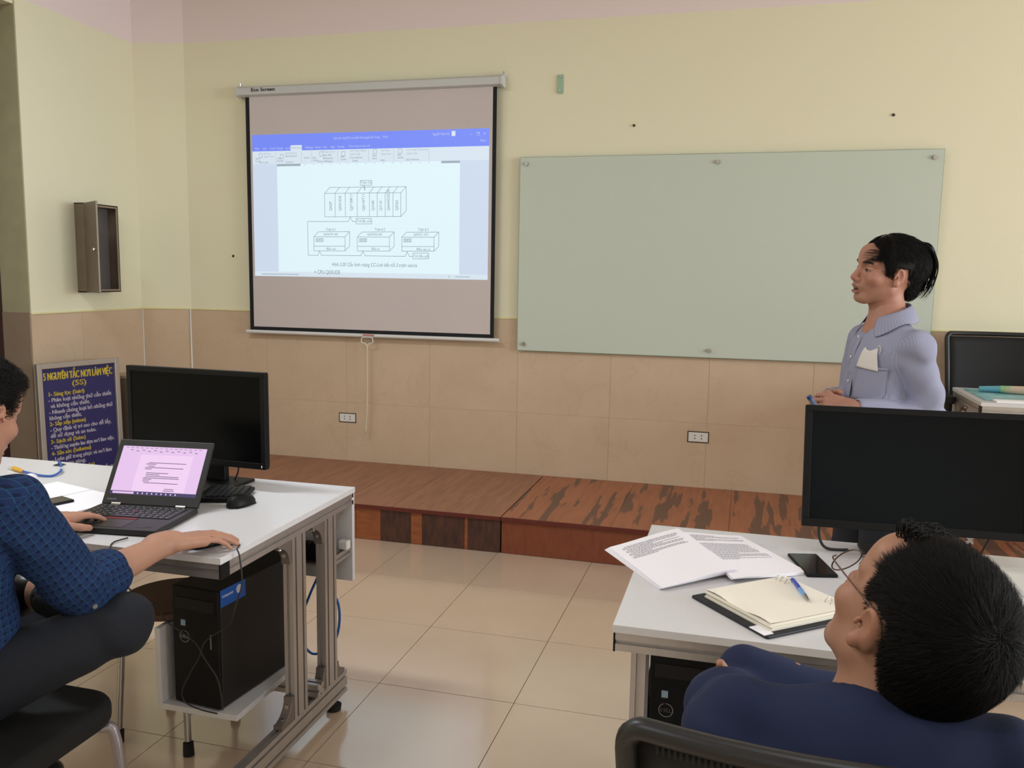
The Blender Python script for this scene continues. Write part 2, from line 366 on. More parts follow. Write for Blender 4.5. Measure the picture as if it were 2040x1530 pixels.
# right wall with a window band, rear wall with a window band, ceiling
def window_wall(nm, wn, horiz, c, a0, a1, w0, w1, z0, z1):
    """wall along x (horiz) at y=c or along y at x=c, with an opening w0..w1, z0..z1 holding a real window"""
    def bx(m, p0, p1, q0, q1, t0=0.0, t1=0.2):
        s = 1 if c > 0 else -1; lo, hi = sorted((c + s * t0, c + s * t1))
        if horiz: m.box(p0, p1, lo, hi, q0, q1)
        else: m.box(lo, hi, p0, p1, q0, q1)
        return m
    m = MB(); bx(m, a0, w0, 0, ZC); bx(m, w1, a1, 0, ZC); bx(m, w0, w1, 0, z0); bx(m, w0, w1, z1, ZC)
    struct(m.build(nm, M_wall))
    f = MB(); bx(f, w0, w1, z0, z0 + 0.05, 0.06, 0.12); bx(f, w0, w1, z1 - 0.05, z1, 0.06, 0.12)
    n = 3
    for k in range(n + 1):
        p = w0 + (w1 - w0) * k / n; p = min(max(p, w0 + 0.025), w1 - 0.025); bx(f, p - 0.025, p + 0.025, z0 + 0.05, z1 - 0.05, 0.06, 0.12)
    wf = struct(f.build(wn, M_white))
    for k in range(n):
        p0 = w0 + (w1 - w0) * k / n + 0.03; p1 = w0 + (w1 - w0) * (k + 1) / n - 0.03
        g = MB(); bx(g, p0, p1, z0 + 0.05, z1 - 0.05, 0.085, 0.091)
        g.build('pane', M_pane, wf)
M_pane = mat('window_glass', (240, 245, 245), 0.05, trans=1.0)
window_wall('wall_right', 'window_1', False, XR, YB, YF + 0.2, -0.9, 4.1, 1.05, 2.85)
window_wall('wall_rear', 'window_2', True, YB, -4.32, XR + 0.2, -0.8, 2.6, 1.1, 2.7)
struct(MB().box(-4.4, XR + 0.2, YB - 0.2, YF + 0.2, ZC, ZC + 0.1).build('ceiling', M_ceil))
# floor with separate tiles (joints at x = -0.715 + 0.507k, y = 2.745 + 0.53k)
fl = struct(MB().box(-4.5, XR + 0.1, YB - 0.1, YF + 0.1, -0.06, -0.004).build('floor', M_fgrout))
TX, TY = 0.507, 0.53
tm = None
MB().box(3.341, XR, YB, YF, -0.008, 0.0).build('far_tiles', M_floor, fl)['kind'] = 'stuff'
for i in range(-8, 8):
    for j in range(-11, 6):
        x0 = -0.715 + TX * i; y0 = 2.745 + TY * j
        x1 = min(x0 + TX, 3.341); y1 = min(y0 + TY, YF - 0.01); xx0 = max(x0, -4.12); yy0 = max(y0, YB)
        if x1 - xx0 < 0.03 or y1 - yy0 < 0.03: continue
        g = 0.0013; cx, cy = (xx0 + x1) / 2, (yy0 + y1) / 2; hx, hy = (x1 - xx0) / 2 - g, (y1 - yy0) / 2 - g
        full = abs(x1 - xx0 - TX) < 1e-6 and abs(y1 - yy0 - TY) < 1e-6
        if full and tm is not None:
            o = bpy.data.objects.new('tile', tm); COL.objects.link(o); o.parent = fl
        else:
            o = MB().box(-hx, hx, -hy, hy, -0.008, 0.0).build('tile', M_floor, fl)
            if full: tm = o.data
        o.location = (cx, cy, random.uniform(-0.0006, 0.0)); o.rotation_euler = (random.uniform(-1, 1) * 0.0012, random.uniform(-1, 1) * 0.0012, 0)

# ================================================================ PLATFORM (two wooden sections)
M_topL = worn_wood('platform_top_wood', (158, 108, 80), (178, 112, 74), (136, 92, 70), 5.0, 0.64, (1, 0.10, 1))
M_topR = worn_wood('platform_top_red', (166, 104, 72), (104, 74, 60), (150, 92, 62), 17.0, 0.545, (1, 0.10, 1))
M_orange = worn_wood('varnished_board', (146, 84, 48), (130, 72, 40), (128, 70, 40), 4.0, 0.6, (0.3, 1, 1))
M_red = worn_wood('reddish_board', (124, 66, 42), (116, 62, 40), (112, 58, 38), 3.0, 0.62, (1, 1, 0.3))
M_dark = worn_wood('stained_board', (84, 52, 40), (112, 64, 40), (54, 36, 32), 3.0, 0.63, (1, 1, 0.25))
M_lip = mat('dark_red_edge', (92, 34, 26), 0.5)
def platform(x0, x1, topmat, boards, label, nplank, frontlist):
    t = thing('platform_section', label, 'platform', ((x0 + x1) / 2, 4.80, 0))
    zt = 0.2; n = nplank
    for k in range(n):
        a = x0 + (x1 - x0) * k / n; b = x0 + (x1 - x0) * (k + 1) / n
        o = MB().box(a + 0.0008 + (0.003 if k == 0 else 0), b - 0.0008 - (0.003 if k == n - 1 else 0), 4.292, 5.297, zt - 0.018, zt).build('plank', topmat, t, world=True)
    MB().box(x0 + 0.002, x1 - 0.002, 4.283, 4.2918, zt - 0.019, zt + 0.0005).build('edge_strip', M_lip, t, world=True)
    MB().box(x0 + 0.003, x1 - 0.003, 4.315, 5.29, 0.0, zt - 0.019).build('carcass', M_dark, t, world=True)
    for a, b, m in frontlist:
        MB().box(a + 0.001, b - 0.001, 4.297, 4.3145, 0.002, zt - 0.0195).build('front_board', m, t, world=True)
    return t
platform(-3.72, -1.207, M_topL, None, 'long wooden platform with brown worn plank top below the projection screen', 8,
    [(-3.717, -2.6, M_dark), (-2.6, -2.05, M_orange), (-2.05, -1.9, M_orange), (-1.9, -1.722, M_dark), (-1.722, -1.655, M_orange), (-1.655, -1.412, M_dark), (-1.412, -1.392, M_orange), (-1.392, -1.21, M_dark)])
platform(-1.207, 2.9, M_topR, None, 'reddish wooden platform with peeling dark streaks below the whiteboard', 7, [(-1.204, 1.5, M_red), (1.5, 2.897, M_red)])

# ================================================================ PROJECTION SCREEN
ps = thing('projection_screen', 'pull-down projection screen with black border showing a word-processor page', 'screen', (-2.415, 5.25, 1.06))
M_case = mat('screen_casing', (196, 196, 194), 0.45)
cs = [(-0.028, -0.024), (0.006, -0.034), (0.045, -0.03), (0.045, 0.03), (0.0, 0.034), (-0.028, 0.02)]
MB().prism(cs, -3.325, -1.51, lambda a, b, h: Vector((h, 5.247 + a, 2.655 + b))).build('casing', M_case, ps, world=True, bevel=0.003)
for x in (-3.33, -1.505):
    MB().prism([(a * 1.12, b * 1.12) for a, b in cs], x - 0.008, x + 0.008, lambda a, b, h: Vector((h, 5.247 + a, 2.655 + b))).box(x - 0.012, x + 0.012, 5.262, 5.309, 2.685, 2.70).build('end_cap', M_case, ps, world=True, bevel=0.002)
    MB().cyl((x, 5.27, 2.70), (x, 5.27, 2.715), 0.006, n=8).build('hook', M_steel, ps, world=True)
M_fab = mat('matte_white_screen_fabric', (200, 188, 186), 0.85, noise=(1.2, (208, 196, 194), 0.8), bump=(1.5, 0.25, 0.02, (1, 1, 0.3)))
M_bord = mat('screen_black_border', (18, 20, 26), 0.8)
yS = 5.2515
b = MB(); n = 24
MB().box(-3.286, -1.541, yS, yS + 0.0015, 1.075, 2.628).build('border', M_bord, ps, world=True)
MB().box(-3.256, -1.566, yS - 0.001, yS - 0.0001, 1.100, 2.625).build('fabric', M_fab, ps, world=True)
MB().cyl((-3.315, 5.253, 1.064), (-1.508, 5.253, 1.064), 0.0125, n=20).build('bottom_bar', mat('bar_white', (214, 212, 210), 0.35), ps, smooth='auto', world=True)
MB().box(-2.44, -2.36, 5.238, 5.241, 1.062, 1.074).build('bar_label', mat('faded_red_label', (190, 130, 125), 0.6), ps, world=True)
MB().tube([(-2.45, 5.24, 1.04), (-2.45, 5.24, 1.02), (-2.425, 5.24, 1.012), (-2.41, 5.24, 1.0), (-2.395, 5.24, 1.012), (-2.37, 5.24, 1.02), (-2.37, 5.24, 1.04), (-2.38, 5.243, 1.052), (-2.44, 5.243, 1.052), (-2.45, 5.24, 1.04)], 0.0032).build('pull_handle', M_white, ps, smooth=True, world=True)
MB().tube([(-2.41, 5.24, 1.0), (-2.412, 5.243, 0.85), (-2.414, 5.245, 0.62), (-2.428, 5.247, 0.402)], 0.0048).build('pull_cord', mat('cream_cord', (206, 192, 160), 0.8), ps, smooth=True, world=True)
text('Eco Screen', 0.031, frame((-3.222, 5.2172, 2.650), (1, 0, 0), (0, 0.0, 1)), M_blackm, 'brand_lettering', ps, bold=0.0006, fit=0.172)
# --- projected picture: lit area, with darker print on top
ZS = (1.444, 2.376); XS = (-3.240, -1.586)
E_page = emis('lit_page', (224, 245, 252), 0.97); E_bg = emis('lit_workspace', (212, 226, 246), 0.9); E_bar = emis('lit_blue_bar', (116, 138, 248), 0.95)
E_rib = emis('lit_ribbon', (220, 234, 246), 0.92); E_txt = emis('lit_dark_text', (130, 152, 162), 0.7); E_lt = emis('lit_pale_text', (176, 192, 206), 0.75); E_wt = emis('lit_white_text', (205, 214, 250), 0.85)
E_red = emis('lit_red_mark', (214, 150, 160), 0.8)
def P(u, v): return (XS[0] + u * (XS[1] - XS[0]), ZS[1] - v * (ZS[1] - ZS[0]))   # u right, v down 0..1
pic = MB()
def quad(u0, v0, u1, v1, y, m, B=pic):
    (xa, za), (xb, zb) = P(u0, v0), P(u1, v1); B.box(xa, xb, yS - y - 0.0002, yS - y, zb, za, m)
quad(0, 0, 1, 1, 0.0013, E_bg); quad(0, 0, 1, 0.115, 0.0016, E_bar); quad(0, 0.115, 1, 0.205, 0.0016, E_rib)
quad(0.11, 0.222, 0.885, 0.966, 0.0016, E_page); quad(0.215, 0.207, 0.81, 0.222, 0.0018, E_page); quad(0.11, 0.207, 0.215, 0.222, 0.0018, E_lt); quad(0.81, 0.207, 0.885, 0.222, 0.0018, E_lt)
quad(0, 0.966, 1, 1, 0.0018, E_rib); quad(0.172, 0.078, 0.222, 0.118, 0.0019, E_rib); quad(0.851, 0.012, 0.866, 0.045, 0.0019, E_rib)
pic.build('projected_page', None, ps, world=True)
ln = MB()
def line(u0, v0, u1, v1, w_=0.0026, m=E_txt):
    (xa, za), (xb, zb) = P(u0, v0), P(u1, v1); d = Vector((xb - xa, zb - za)); L_ = d.length
    if L_ < 1e-6: return
    nn = Vector((-d.y, d.x)) / L_ * w_ / 2; yy = yS - 0.0021
    vs = [(xa + nn.x, yy, za + nn.y), (xb + nn.x, yy, zb + nn.y), (xb - nn.x, yy, zb - nn.y), (xa - nn.x, yy, za - nn.y)]
    ln.add(vs, [(0, 1, 2, 3)], m)
def poly(pts, **k):
    for a, b_ in zip(pts[:-1], pts[1:]): line(*a, *b_, **k)
def px(x, y):  # picture fractions read off the photograph's projected area (505..974, 268..559)
    u = (x - 505.0) / 469.0; top = 269 - 13 * u; bot = 549 + 11 * u; return (u * 1.08 / (1 + 0.08 * u), (y - top) / (bot - top))
def S(x, y): return px(590 + x / 6.58, 340 + y / 6.58)
for bx_ in ([(375, 290), (1375, 285), (1375, 598), (375, 598), (375, 290)], [(375, 290), (445, 213), (1445, 205), (1445, 520), (1375, 598)], [(1375, 285), (1445, 205)]): poly([S(*p) for p in bx_])
for x0, x1 in ((512, 575), (645, 705), (803, 862), (962, 1022), (1066, 1126), (1170, 1230), (1272, 1335)): poly([S(x1, 210), S(x0, 288), S(x0, 598)])
for x0, ty in ((227, 795), (800, 800), (1388, 805)):
    w_ = 410 if x0 < 300 else 425; a = x0; c = x0 + w_
    poly([S(a, ty + 65), S(c, ty + 68), S(c, ty + 255), S(a, ty + 252), S(a, ty + 65)]); poly([S(a, ty + 65), S(a + 62, ty), S(c + 62, ty), S(c + 62, ty + 190), S(c, ty + 255)]); poly([S(c, ty + 68), S(c + 62, ty)])
    poly([S(a, ty + 190), S(c, ty + 193)])
    for k in range(4): q = a + 25 + 27 * k; poly([S(q, ty + 88), S(q + 18, ty + 88), S(q + 18, ty + 130), S(q, ty + 130), S(q, ty + 88)])
poly([S(x, y) for x, y in ((785, 660), (740, 660), (708, 600), (685, 660), (148, 658), (150, 1105), (278, 1107), (298, 1050), (328, 1108), (845, 1115), (872, 1055), (903, 1117), (1432, 1125), (1457, 1065), (1485, 1125), (1535, 1125))])
for x0, y0, x1, y1 in ((785, 622, 990, 693), (1535, 1085, 1743, 1160), (845, 122, 995, 185)): poly([S(x0, y0), S(x1, y0), S(x1, y1), S(x0, y1), S(x0, y0)])
poly([S(880, 185), S(905, 255), S(900, 185)])
# ribbon icons and rulers
for k, (u, v) in enumerate([(0.03, 0.13), (0.125, 0.14), (0.30, 0.128), (0.395, 0.13), (0.53, 0.12), (0.635, 0.12)]):
    poly([(u, v), (u + 0.014, v), (u + 0.014, v + 0.03), (u, v + 0.03), (u, v)], m=E_lt, w_=0.003)
for u in (0.105, 0.22, 0.263, 0.378, 0.51, 0.615, 0.76): line(u, 0.122, u, 0.198, m=E_lt, w_=0.0018)
for k in range(15): line(0.235 + 0.0375 * k, 0.211, 0.235 + 0.0375 * k, 0.218, m=E_lt, w_=0.004)
line(0.03, 0.985, 0.2, 0.985, m=E_lt, w_=0.005); line(0.87, 0.983, 0.93, 0.983, m=E_lt, w_=0.004); line(0.845, 0.975, 0.845, 0.992, m=E_lt, w_=0.004)
ln.build('diagram_lines', None, ps, world=True)['kind'] = 'stuff'
TX_ = []
def T(s, x, y, size, m=E_txt, fit=None, rot=0, align='LEFT', shear=0, raw=False, bold=0.0):
    u, v = (x, y) if raw else S(x, y); xx, zz = P(u, v); a = math.radians(rot)
    TX_.append(text(s, size, frame((xx, yS - 0.0023, zz), (math.cos(a), 0, math.sin(a)), (-math.sin(a), 0, math.cos(a))), m, 'page_lettering', ps, fit=fit, align=align, shear=shear, ext=0.0, bold=bold))
for s, x, y in (('Q62P', 468, 520), ('Q03UDE', 592, 520), ('QJ71BR11', 740, 520), ('QJ61BT11', 900, 520), ('QX40', 1025, 520), ('QY10', 1128, 520), ('Q64AD2DA', 1228, 520), ('QD62', 1338, 520)):
    T(s, x, y, 0.026, rot=90, bold=0.0)
T('Trạm chủ', 850, 165, 0.024, fit=0.075); T('Trở đầu cuối', 797, 672, 0.024, fit=0.10); T('Trở đầu cuối', 1548, 1140, 0.024, fit=0.10)
for s, x, y in (('Trạm # 1', 385, 780), ('Trạm # 2', 1032, 783), ('Trạm # 3', 1600, 787)): T(s, x, y, 0.026, fit=0.072)
for s, x, y in (('AJ65BTB1-8D', 355, 840), ('AJ65BTB2N-8R', 930, 845), ('AJ65BTB1-16DT', 1540, 850)): T(s, x, y, 0.019, fit=0.105)
for s, x, y, f in (('Đầu vào', 393, 1035, 0.068), ('Đầu ra', 990, 1040, 0.055), ('Đầu vào ra', 1585, 1048, 0.092)): T(s, x, y, 0.022, fit=f)
T('Hình 3.20 Cấu hình mạng CC-Link kết nối 3 trạm vào/ra', 460, 1250, 0.034, fit=0.60, shear=0.22); T('+ CPU Q03UDE', 222, 1352, 0.036, fit=0.19)
T('Giáo trình mạng PLC và truyền thông (nguyên tắc chung)  -  Word', 0.36, 0.045, 0.022, m=E_wt, fit=0.38, raw=True); T('Nguyễn Thanh Hà', 0.775, 0.037, 0.022, m=E_wt, fit=0.11, raw=True)
for k, s in enumerate(('File', 'Home', 'Insert', 'Design', 'Layout', 'References', 'Mailings', 'Review', 'View', 'Help', 'Acrobat')): T(s, 0.012 + [0, 0.035, 0.068, 0.1, 0.137, 0.165, 0.225, 0.268, 0.303, 0.335, 0.365][k], 0.103, 0.02, m=(E_lt if s == 'References' else E_wt), fit=0.0072 * len(s), raw=True)
T('Tell me what you want to do', 0.425, 0.101, 0.02, m=E_wt, fit=0.15, raw=True); T('Share', 0.965, 0.085, 0.02, m=E_wt, fit=0.036, raw=True); T('–   ❐   ×', 0.925, 0.045, 0.028, m=E_wt, fit=0.10, raw=True)
for s, u, v, f in (('Table of\nContents', 0.012, 0.172, 0.04), ('Add Text', 0.05, 0.138, 0.055), ('Update Table', 0.05, 0.158, 0.075), ('Insert\nFootnote', 0.112, 0.172, 0.045), ('Insert Endnote', 0.148, 0.138, 0.085), ('Next Footnote', 0.148, 0.158, 0.085), ('Search', 0.232, 0.172, 0.036), ('Insert\nCitation', 0.268, 0.172, 0.04), ('Manage Sources', 0.315, 0.134, 0.085), ('Style: APA', 0.315, 0.157, 0.06), ('Bibliography', 0.315, 0.178, 0.07), ('Insert\nCaption', 0.39, 0.170, 0.04), ('Insert Table of Figures', 0.43, 0.132, 0.118), ('Update Table', 0.43, 0.155, 0.075), ('Cross-reference', 0.43, 0.178, 0.09), ('Mark\nEntry', 0.526, 0.168, 0.03), ('Insert Index', 0.562, 0.134, 0.06), ('Update Index', 0.562, 0.158, 0.07), ('Mark\nCitation', 0.63, 0.166, 0.042), ('Insert Table of Authorities', 0.668, 0.134, 0.145), ('Update Table', 0.668, 0.158, 0.075), ('Table of Contents', 0.03, 0.199, 0.07), ('Footnotes', 0.15, 0.199, 0.05), ('Citations & Bibliography', 0.29, 0.199, 0.11), ('Captions', 0.44, 0.199, 0.04), ('Index', 0.56, 0.199, 0.03), ('Table of Authorities', 0.665, 0.199, 0.09)):
    T(s, u, v, 0.017, m=(E_lt if v < 0.15 or s.startswith('Update') else E_txt), fit=f, raw=True)
joinmesh(TX_, 'page_lettering')

# ================================================================ GLASS WHITEBOARD
wb = thing('glass_board', 'large pale green glass whiteboard fixed with steel studs', 'whiteboard', (-0.19, 5.285, 1.005))
M_glassb = mat('back_painted_glass', (196, 203, 190), 0.5, spec=0.35)
M_gedge = mat('glass_edge_green', (120, 150, 130), 0.2, spec=0.7)
MB().box(-1.392, 1.003, 5.275, 5.283, 1.005, 2.197).build('glass_pane', M_glassb, wb, world=True, bevel=0.0015)
MB().box(-1.394, 1.005, 5.2755, 5.2825, 1.003, 2.199).build('glass_edge', M_gedge, wb, world=True)
for x, z in ((-1.35, 2.158), (-0.202, 2.149), (0.956, 2.153), (-1.35, 1.046), (-0.205, 1.046), (0.956, 1.046)):
    MB().cyl((x, 5.309, z), (x, 5.268, z), 0.009, n=16).cyl((x, 5.2745, z), (x, 5.262, z), 0.0125, 0.0105, n=20).build('stud', M_steel, wb, smooth='auto', world=True)
# ================================================================ SMALL WALL ITEMS
g = thing('glass_clip_plate', 'small green glass strip with two screws high on the wall right of the projection screen', 'bracket', (-1.155, 5.30, 2.58))
MB().box(-1.172, -1.138, 5.300, 5.308, 2.577, 2.687).build('plate', mat('green_glass', (150, 180, 150), 0.2, spec=0.6), g, world=True, bevel=0.001)
for z in (2.593, 2.674): MB().cyl((-1.155, 5.301, z), (-1.155, 5.293, z), 0.0065, 0.004, n=12).build('screw', M_steel, g, smooth='auto', world=True)
for (x, z, lab) in ((-0.701, 2.376, 'small screw in the green wall above the whiteboard near its middle stud'), (0.736, 2.392, 'small screw in the green wall above the right end of the whiteboard'), (-3.443, 1.577, 'small screw in the green wall left of the projection screen')):
    s_ = MB().cyl((0, 0.001, 0), (0, -0.006, 0), 0.0085, 0.0075, n=12).cyl((0, -0.006, 0), (0, -0.014, 0), 0.004, 0.003, n=8).build('wall_screw', mat('dark_screw', (70, 62, 56), 0.4, 0.6) if 'dark_screw' not in MATS else MATS['dark_screw'], None, smooth='auto')
    s_.location = (x, YF, z); tag(s_, lab, 'screw')
def socket(x0, x1, z0, z1, label):
    t = thing('wall_socket', label, 'socket', ((x0 + x1) / 2, YF - 0.008, z0))
    fr = MB()
    w_ = 0.006; y0, y1 = YF - 0.0095, YF - 0.0068
    fr.box(x0 - w_, x1 + w_, y0, y1, z0 - w_, z0).box(x0 - w_, x1 + w_, y0, y1, z1, z1 + w_).box(x0 - w_, x0, y0, y1, z0, z1).box(x1, x1 + w_, y0, y1, z0, z1)
    fr.build('dark_gap', mat('socket_gap', (70, 52, 42), 0.8) if 'socket_gap' not in MATS else MATS['socket_gap'], t, world=True)
    MB().box(x0, x1, YF - 0.012, YF - 0.006, z0, z1).build('face_plate', M_white, t, world=True, bevel=0.002)
    cx = (x0 + x1) / 2
    for sx in (-0.02, 0.02):
        for sz in (-0.008, 0.010):
            MB().cyl((cx + sx, YF - 0.0125, (z0 + z1) / 2 + sz), (cx + sx, YF - 0.0115, (z0 + z1) / 2 + sz), 0.0038, n=10).build('pin_hole', M_blackm, t, world=True)
    return t
socket(-2.643, -2.528, 0.468, 0.522, 'white twin wall socket left of the hanging pull cord')
socket(-0.305, -0.188, 0.484, 0.542, 'white twin wall socket in the stone tiles below the whiteboard')

# ================================================================ STEEL CABINET ON THE LEFT WALL
cb = thing('electrical_cabinet', 'small grey steel wall cabinet with its door ajar', 'cabinet', (-4.06, 4.80, 1.33))
M_cab = mat('cabinet_grey', (128, 114, 98), 0.42, 0.35, noise=(10, (118, 104, 90), 0.6))
M_cabin = mat('cabinet_inside', (96, 90, 86), 0.6)
x0, x1, y0, y1, z0, z1 = -4.118, -4.035, 4.60, 4.90, 1.325, 1.885
sh = MB(); t_ = 0.006
sh.box(x0, x0 + t_, y0, y1, z0, z1, M_cabin).box(x0, x1, y0, y0 + t_, z0, z1, M_cab).box(x0, x1, y1 - t_, y1, z0, z1, M_cab).box(x0, x1, y0, y1, z0, z0 + t_, M_cab).box(x0, x1, y0, y1, z1 - t_, z1, M_cab)
sh.build('shell', None, cb, world=True)
fr = MB(); q = 0.018
fr.box(x1 - 0.004, x1, y0, y0 + q, z0, z1).box(x1 - 0.004, x1, y1 - q, y1, z0, z1).box(x1 - 0.004, x1, y0 + q, y1 - q, z0, z0 + q).box(x1 - 0.004, x1, y0 + q, y1 - q, z1 - q, z1)
fr.build('front_frame', mat('cabinet_rim', (150, 132, 116), 0.4, 0.3), cb, world=True)
hd = MB(); a = math.radians(124)
hd.box(0, 0.012, 0, 0.262, -0.278, 0.278)
Md = Matrix.Translation((x1 + 0.004, y0 + 0.004, 1.605)) @ Matrix.Rotation(-a, 4, 'Z')
hd.xf(Md); dr = hd.build('door', M_cab, cb, world=True, bevel=0.002)
MB().cyl((0.012, 0.225, -0.01), (0.022, 0.225, -0.01), 0.011, n=14).box(0.020, 0.026, 0.198, 0.232, -0.016, -0.006).xf(Md).build('latch', M_steel, dr, world=True)
for z in (1.41, 1.80): MB().cyl((x1 + 0.006, y0, z - 0.02), (x1 + 0.006, y0, z + 0.02), 0.006, n=10).build('hinge', M_steel, cb, world=True)

# ================================================================ BLUE SIGN BOARD
pd = Vector((0.13, 0.53, 0)).normalized()
p0 = Vector((-4.035, 4.15, 0.0)); ln_ = Vector((-0.02, 0, 1)).normalized()
sg = thing('sign_board', 'dark blue framed sign board with yellow and white workplace rules', 'sign', (-3.97, 4.36, 0.0))
PW, PH = 0.552, 0.908
Mp = frame(p0, pd, ln_)
def lb(x0, x1, y0, y1, z0, z1): return MB().box(x0, x1, y0, y1, z0, z1).xf(Mp)
lb(0.02, PW - 0.02, 0.02, PH - 0.02, 0.006, 0.012).build('panel', mat('navy_print', (38, 32, 86), 0.45), sg, world=True)
M_frame = mat('sign_frame_aluminium', (170, 160, 150), 0.35, 0.5)
for q in ((0, 0.032, 0, PH), (PW - 0.032, PW, 0, PH), (0.032, PW - 0.032, 0, 0.032), (0.032, PW - 0.032, PH - 0.032, PH)):
    lb(q[0], q[1], q[2], q[3], 0.0, 0.028).build('frame_bar', M_frame, sg, world=True, bevel=0.003)
M_yel = mat('yellow_letters', (222, 196, 60), 0.6); M_wl = mat('white_letters', (205, 196, 208), 0.6)
LT = []
rows = [('5 NGUYÊN TẮC NƠI LÀM VIỆC', 0.795, 0.062, 0.018, 0.548, M_yel, 0.0020), ('(5S)', 0.748, 0.046, 0.235, 0.110, M_yel, 0.0014)]
for s, x, f, m in (('1- Sáng lọc (Seiri)', 0.045, 0.275, M_yel), ('- Phân loại những thứ cần thiết', 0.045, 0.505, M_wl), ('và không cần thiết.', 0.06, 0.31, M_wl), ('- Nhanh chóng loại bỏ những thứ', 0.045, 0.51, M_wl),
        ('không cần thiết.', 0.045, 0.25, M_wl), ('2- Sắp xếp (seiton)', 0.045, 0.28, M_yel), ('- Quy định vị trí sao cho dễ lấy,', 0.045, 0.49, M_wl), ('dễ sử dụng và an toàn.', 0.045, 0.36, M_wl),
        ('3- Sạch sẽ (Seiso)', 0.045, 0.27, M_yel), ('- Thường xuyên lau dọn nơi làm việc.', 0.045, 0.51, M_wl), ('4- Săn sóc (Seiketsu)', 0.045, 0.31, M_yel), ('- Luôn giữ trang phục và nơi làm', 0.045, 0.48, M_wl), ('việc gọn gàng.', 0.06, 0.25, M_wl),
        ('5- Sẵn sàng (Shitsuke)', 0.045, 0.33, M_yel), ('- Tự giác tuân thủ các nguyên tắc trên', 0.045, 0.52, M_wl)):
    rows.append((s, 0.697 - 0.0362 * (len(rows) - 2), 0.034, x, f, m, 0.0011))
for s, y, size, x, f, m, bo in rows:
    y = (y - 0.9) * 1.13 + 0.905 if False else y
    Mt = Mp @ Matrix.Translation((0.030 + x * 0.83, y + 0.012, 0.0125)); LT.append(text(s, size, Mt, m, 'sign_lettering', sg, fit=f * 0.84, bold=bo, ext=0.0002))
joinmesh(LT, 'sign_lettering')
# grey box between sign and monitor
gb = thing('metal_box', 'grey steel box beside the blue sign board', 'box', (-3.86, 4.86, 0.0))
MB().box(-4.06, -3.90, 4.79, 4.99, 0.02, 0.755).build('body', M_cab, gb, world=True, bevel=0.004)
MB().box(-4.065, -3.89, 4.785, 4.995, 0.755, 0.775).build('lid', mat('box_lid', (162, 146, 126), 0.5, 0.2), gb, world=True, bevel=0.003)
# ================================================================ ALUMINIUM-PROFILE DESKS
def profile_poly(w_, h_, slots_w, slots_h, sw=0.009, sd=0.007):
    """closed outline w x h centred on 0, with slots on the faces"""
    P_ = []
    def side(a, b, n):  # from a to b with n slots; inward normal on the left of direction
        a = Vector(a); b = Vector(b); d = (b - a); L = d.length; d /= L; nn = Vector((-d.y, d.x))
        P_.append(tuple(a))
        for k in range(n):
            c = L * (k + 0.5) / n
            for t, q in ((c - sw / 2, 0), (c - sw / 2, sd), (c + sw / 2, sd), (c + sw / 2, 0)): P_.append(tuple(a + d * t + nn * q))
    side((-w_ / 2, -h_ / 2), (w_ / 2, -h_ / 2), slots_w); side((w_ / 2, -h_ / 2), (w_ / 2, h_ / 2), slots_h)
    side((w_ / 2, h_ / 2), (-w_ / 2, h_ / 2), slots_w); side((-w_ / 2, h_ / 2), (-w_ / 2, -h_ / 2), slots_h)
    return P_
def profile(name, parent, axis, c, L0, L1, w_, h_, sw_, sh_, m=None):
    """axis 'x','y','z'; c = the two other coordinates"""
    poly_ = profile_poly(w_, h_, sw_, sh_)
    if axis == 'z': fr = lambda a, b, h: Vector((c[0] + a, c[1] + b, h))
    elif axis == 'y': fr = lambda a, b, h: Vector((c[0] + a, h, c[1] + b))
    else: fr = lambda a, b, h: Vector((h, c[0] + a, c[1] + b))
    o = MB().prism(poly_, L0, L1, fr).build(name, M_alu, parent, world=True)
    return o
def gusset(parent, o, dx, dz, size=0.075, th=0.03, plane='y'):
    """curved cast corner bracket filling a corner: o corner, spreads along dx (in plane axis) and dz"""
    pts = [(0, 0), (size, 0), (size, 0.012)]
    for k in range(7):
        an = PI / 2 * k / 6; pts.append((0.012 + (size - 0.012) * (1 - math.sin(an)), 0.012 + (size - 0.012) * (1 - math.cos(an))))
    pts += [(0.012, size), (0, size)]
    if plane == 'y': fr = lambda a, b, h: Vector((o[0] + h, o[1] + dx * a, o[2] + dz * b))
    else: fr = lambda a, b, h: Vector((o[0] + dx * a, o[1] + h, o[2] + dz * b))
    g = MB().prism(pts, -th / 2, th / 2, fr).build('corner_bracket', M_cast, parent, world=True, bevel=0.002)
    b = MB()
    def pt(a, bb): return fr(a, bb, 0)
    c1 = pt(size * 0.62, 0.012); c2 = pt(size * 0.62, 0.022); MB().cyl(c1, c2, 0.007, n=10).build('bolt', M_steel, g, world=True)
    c1 = pt(0.012, size * 0.62); c2 = pt(0.022, size * 0.62); MB().cyl(c1, c2, 0.007, n=10).build('bolt', M_steel, g, world=True)
    return g
PWD = 0.032
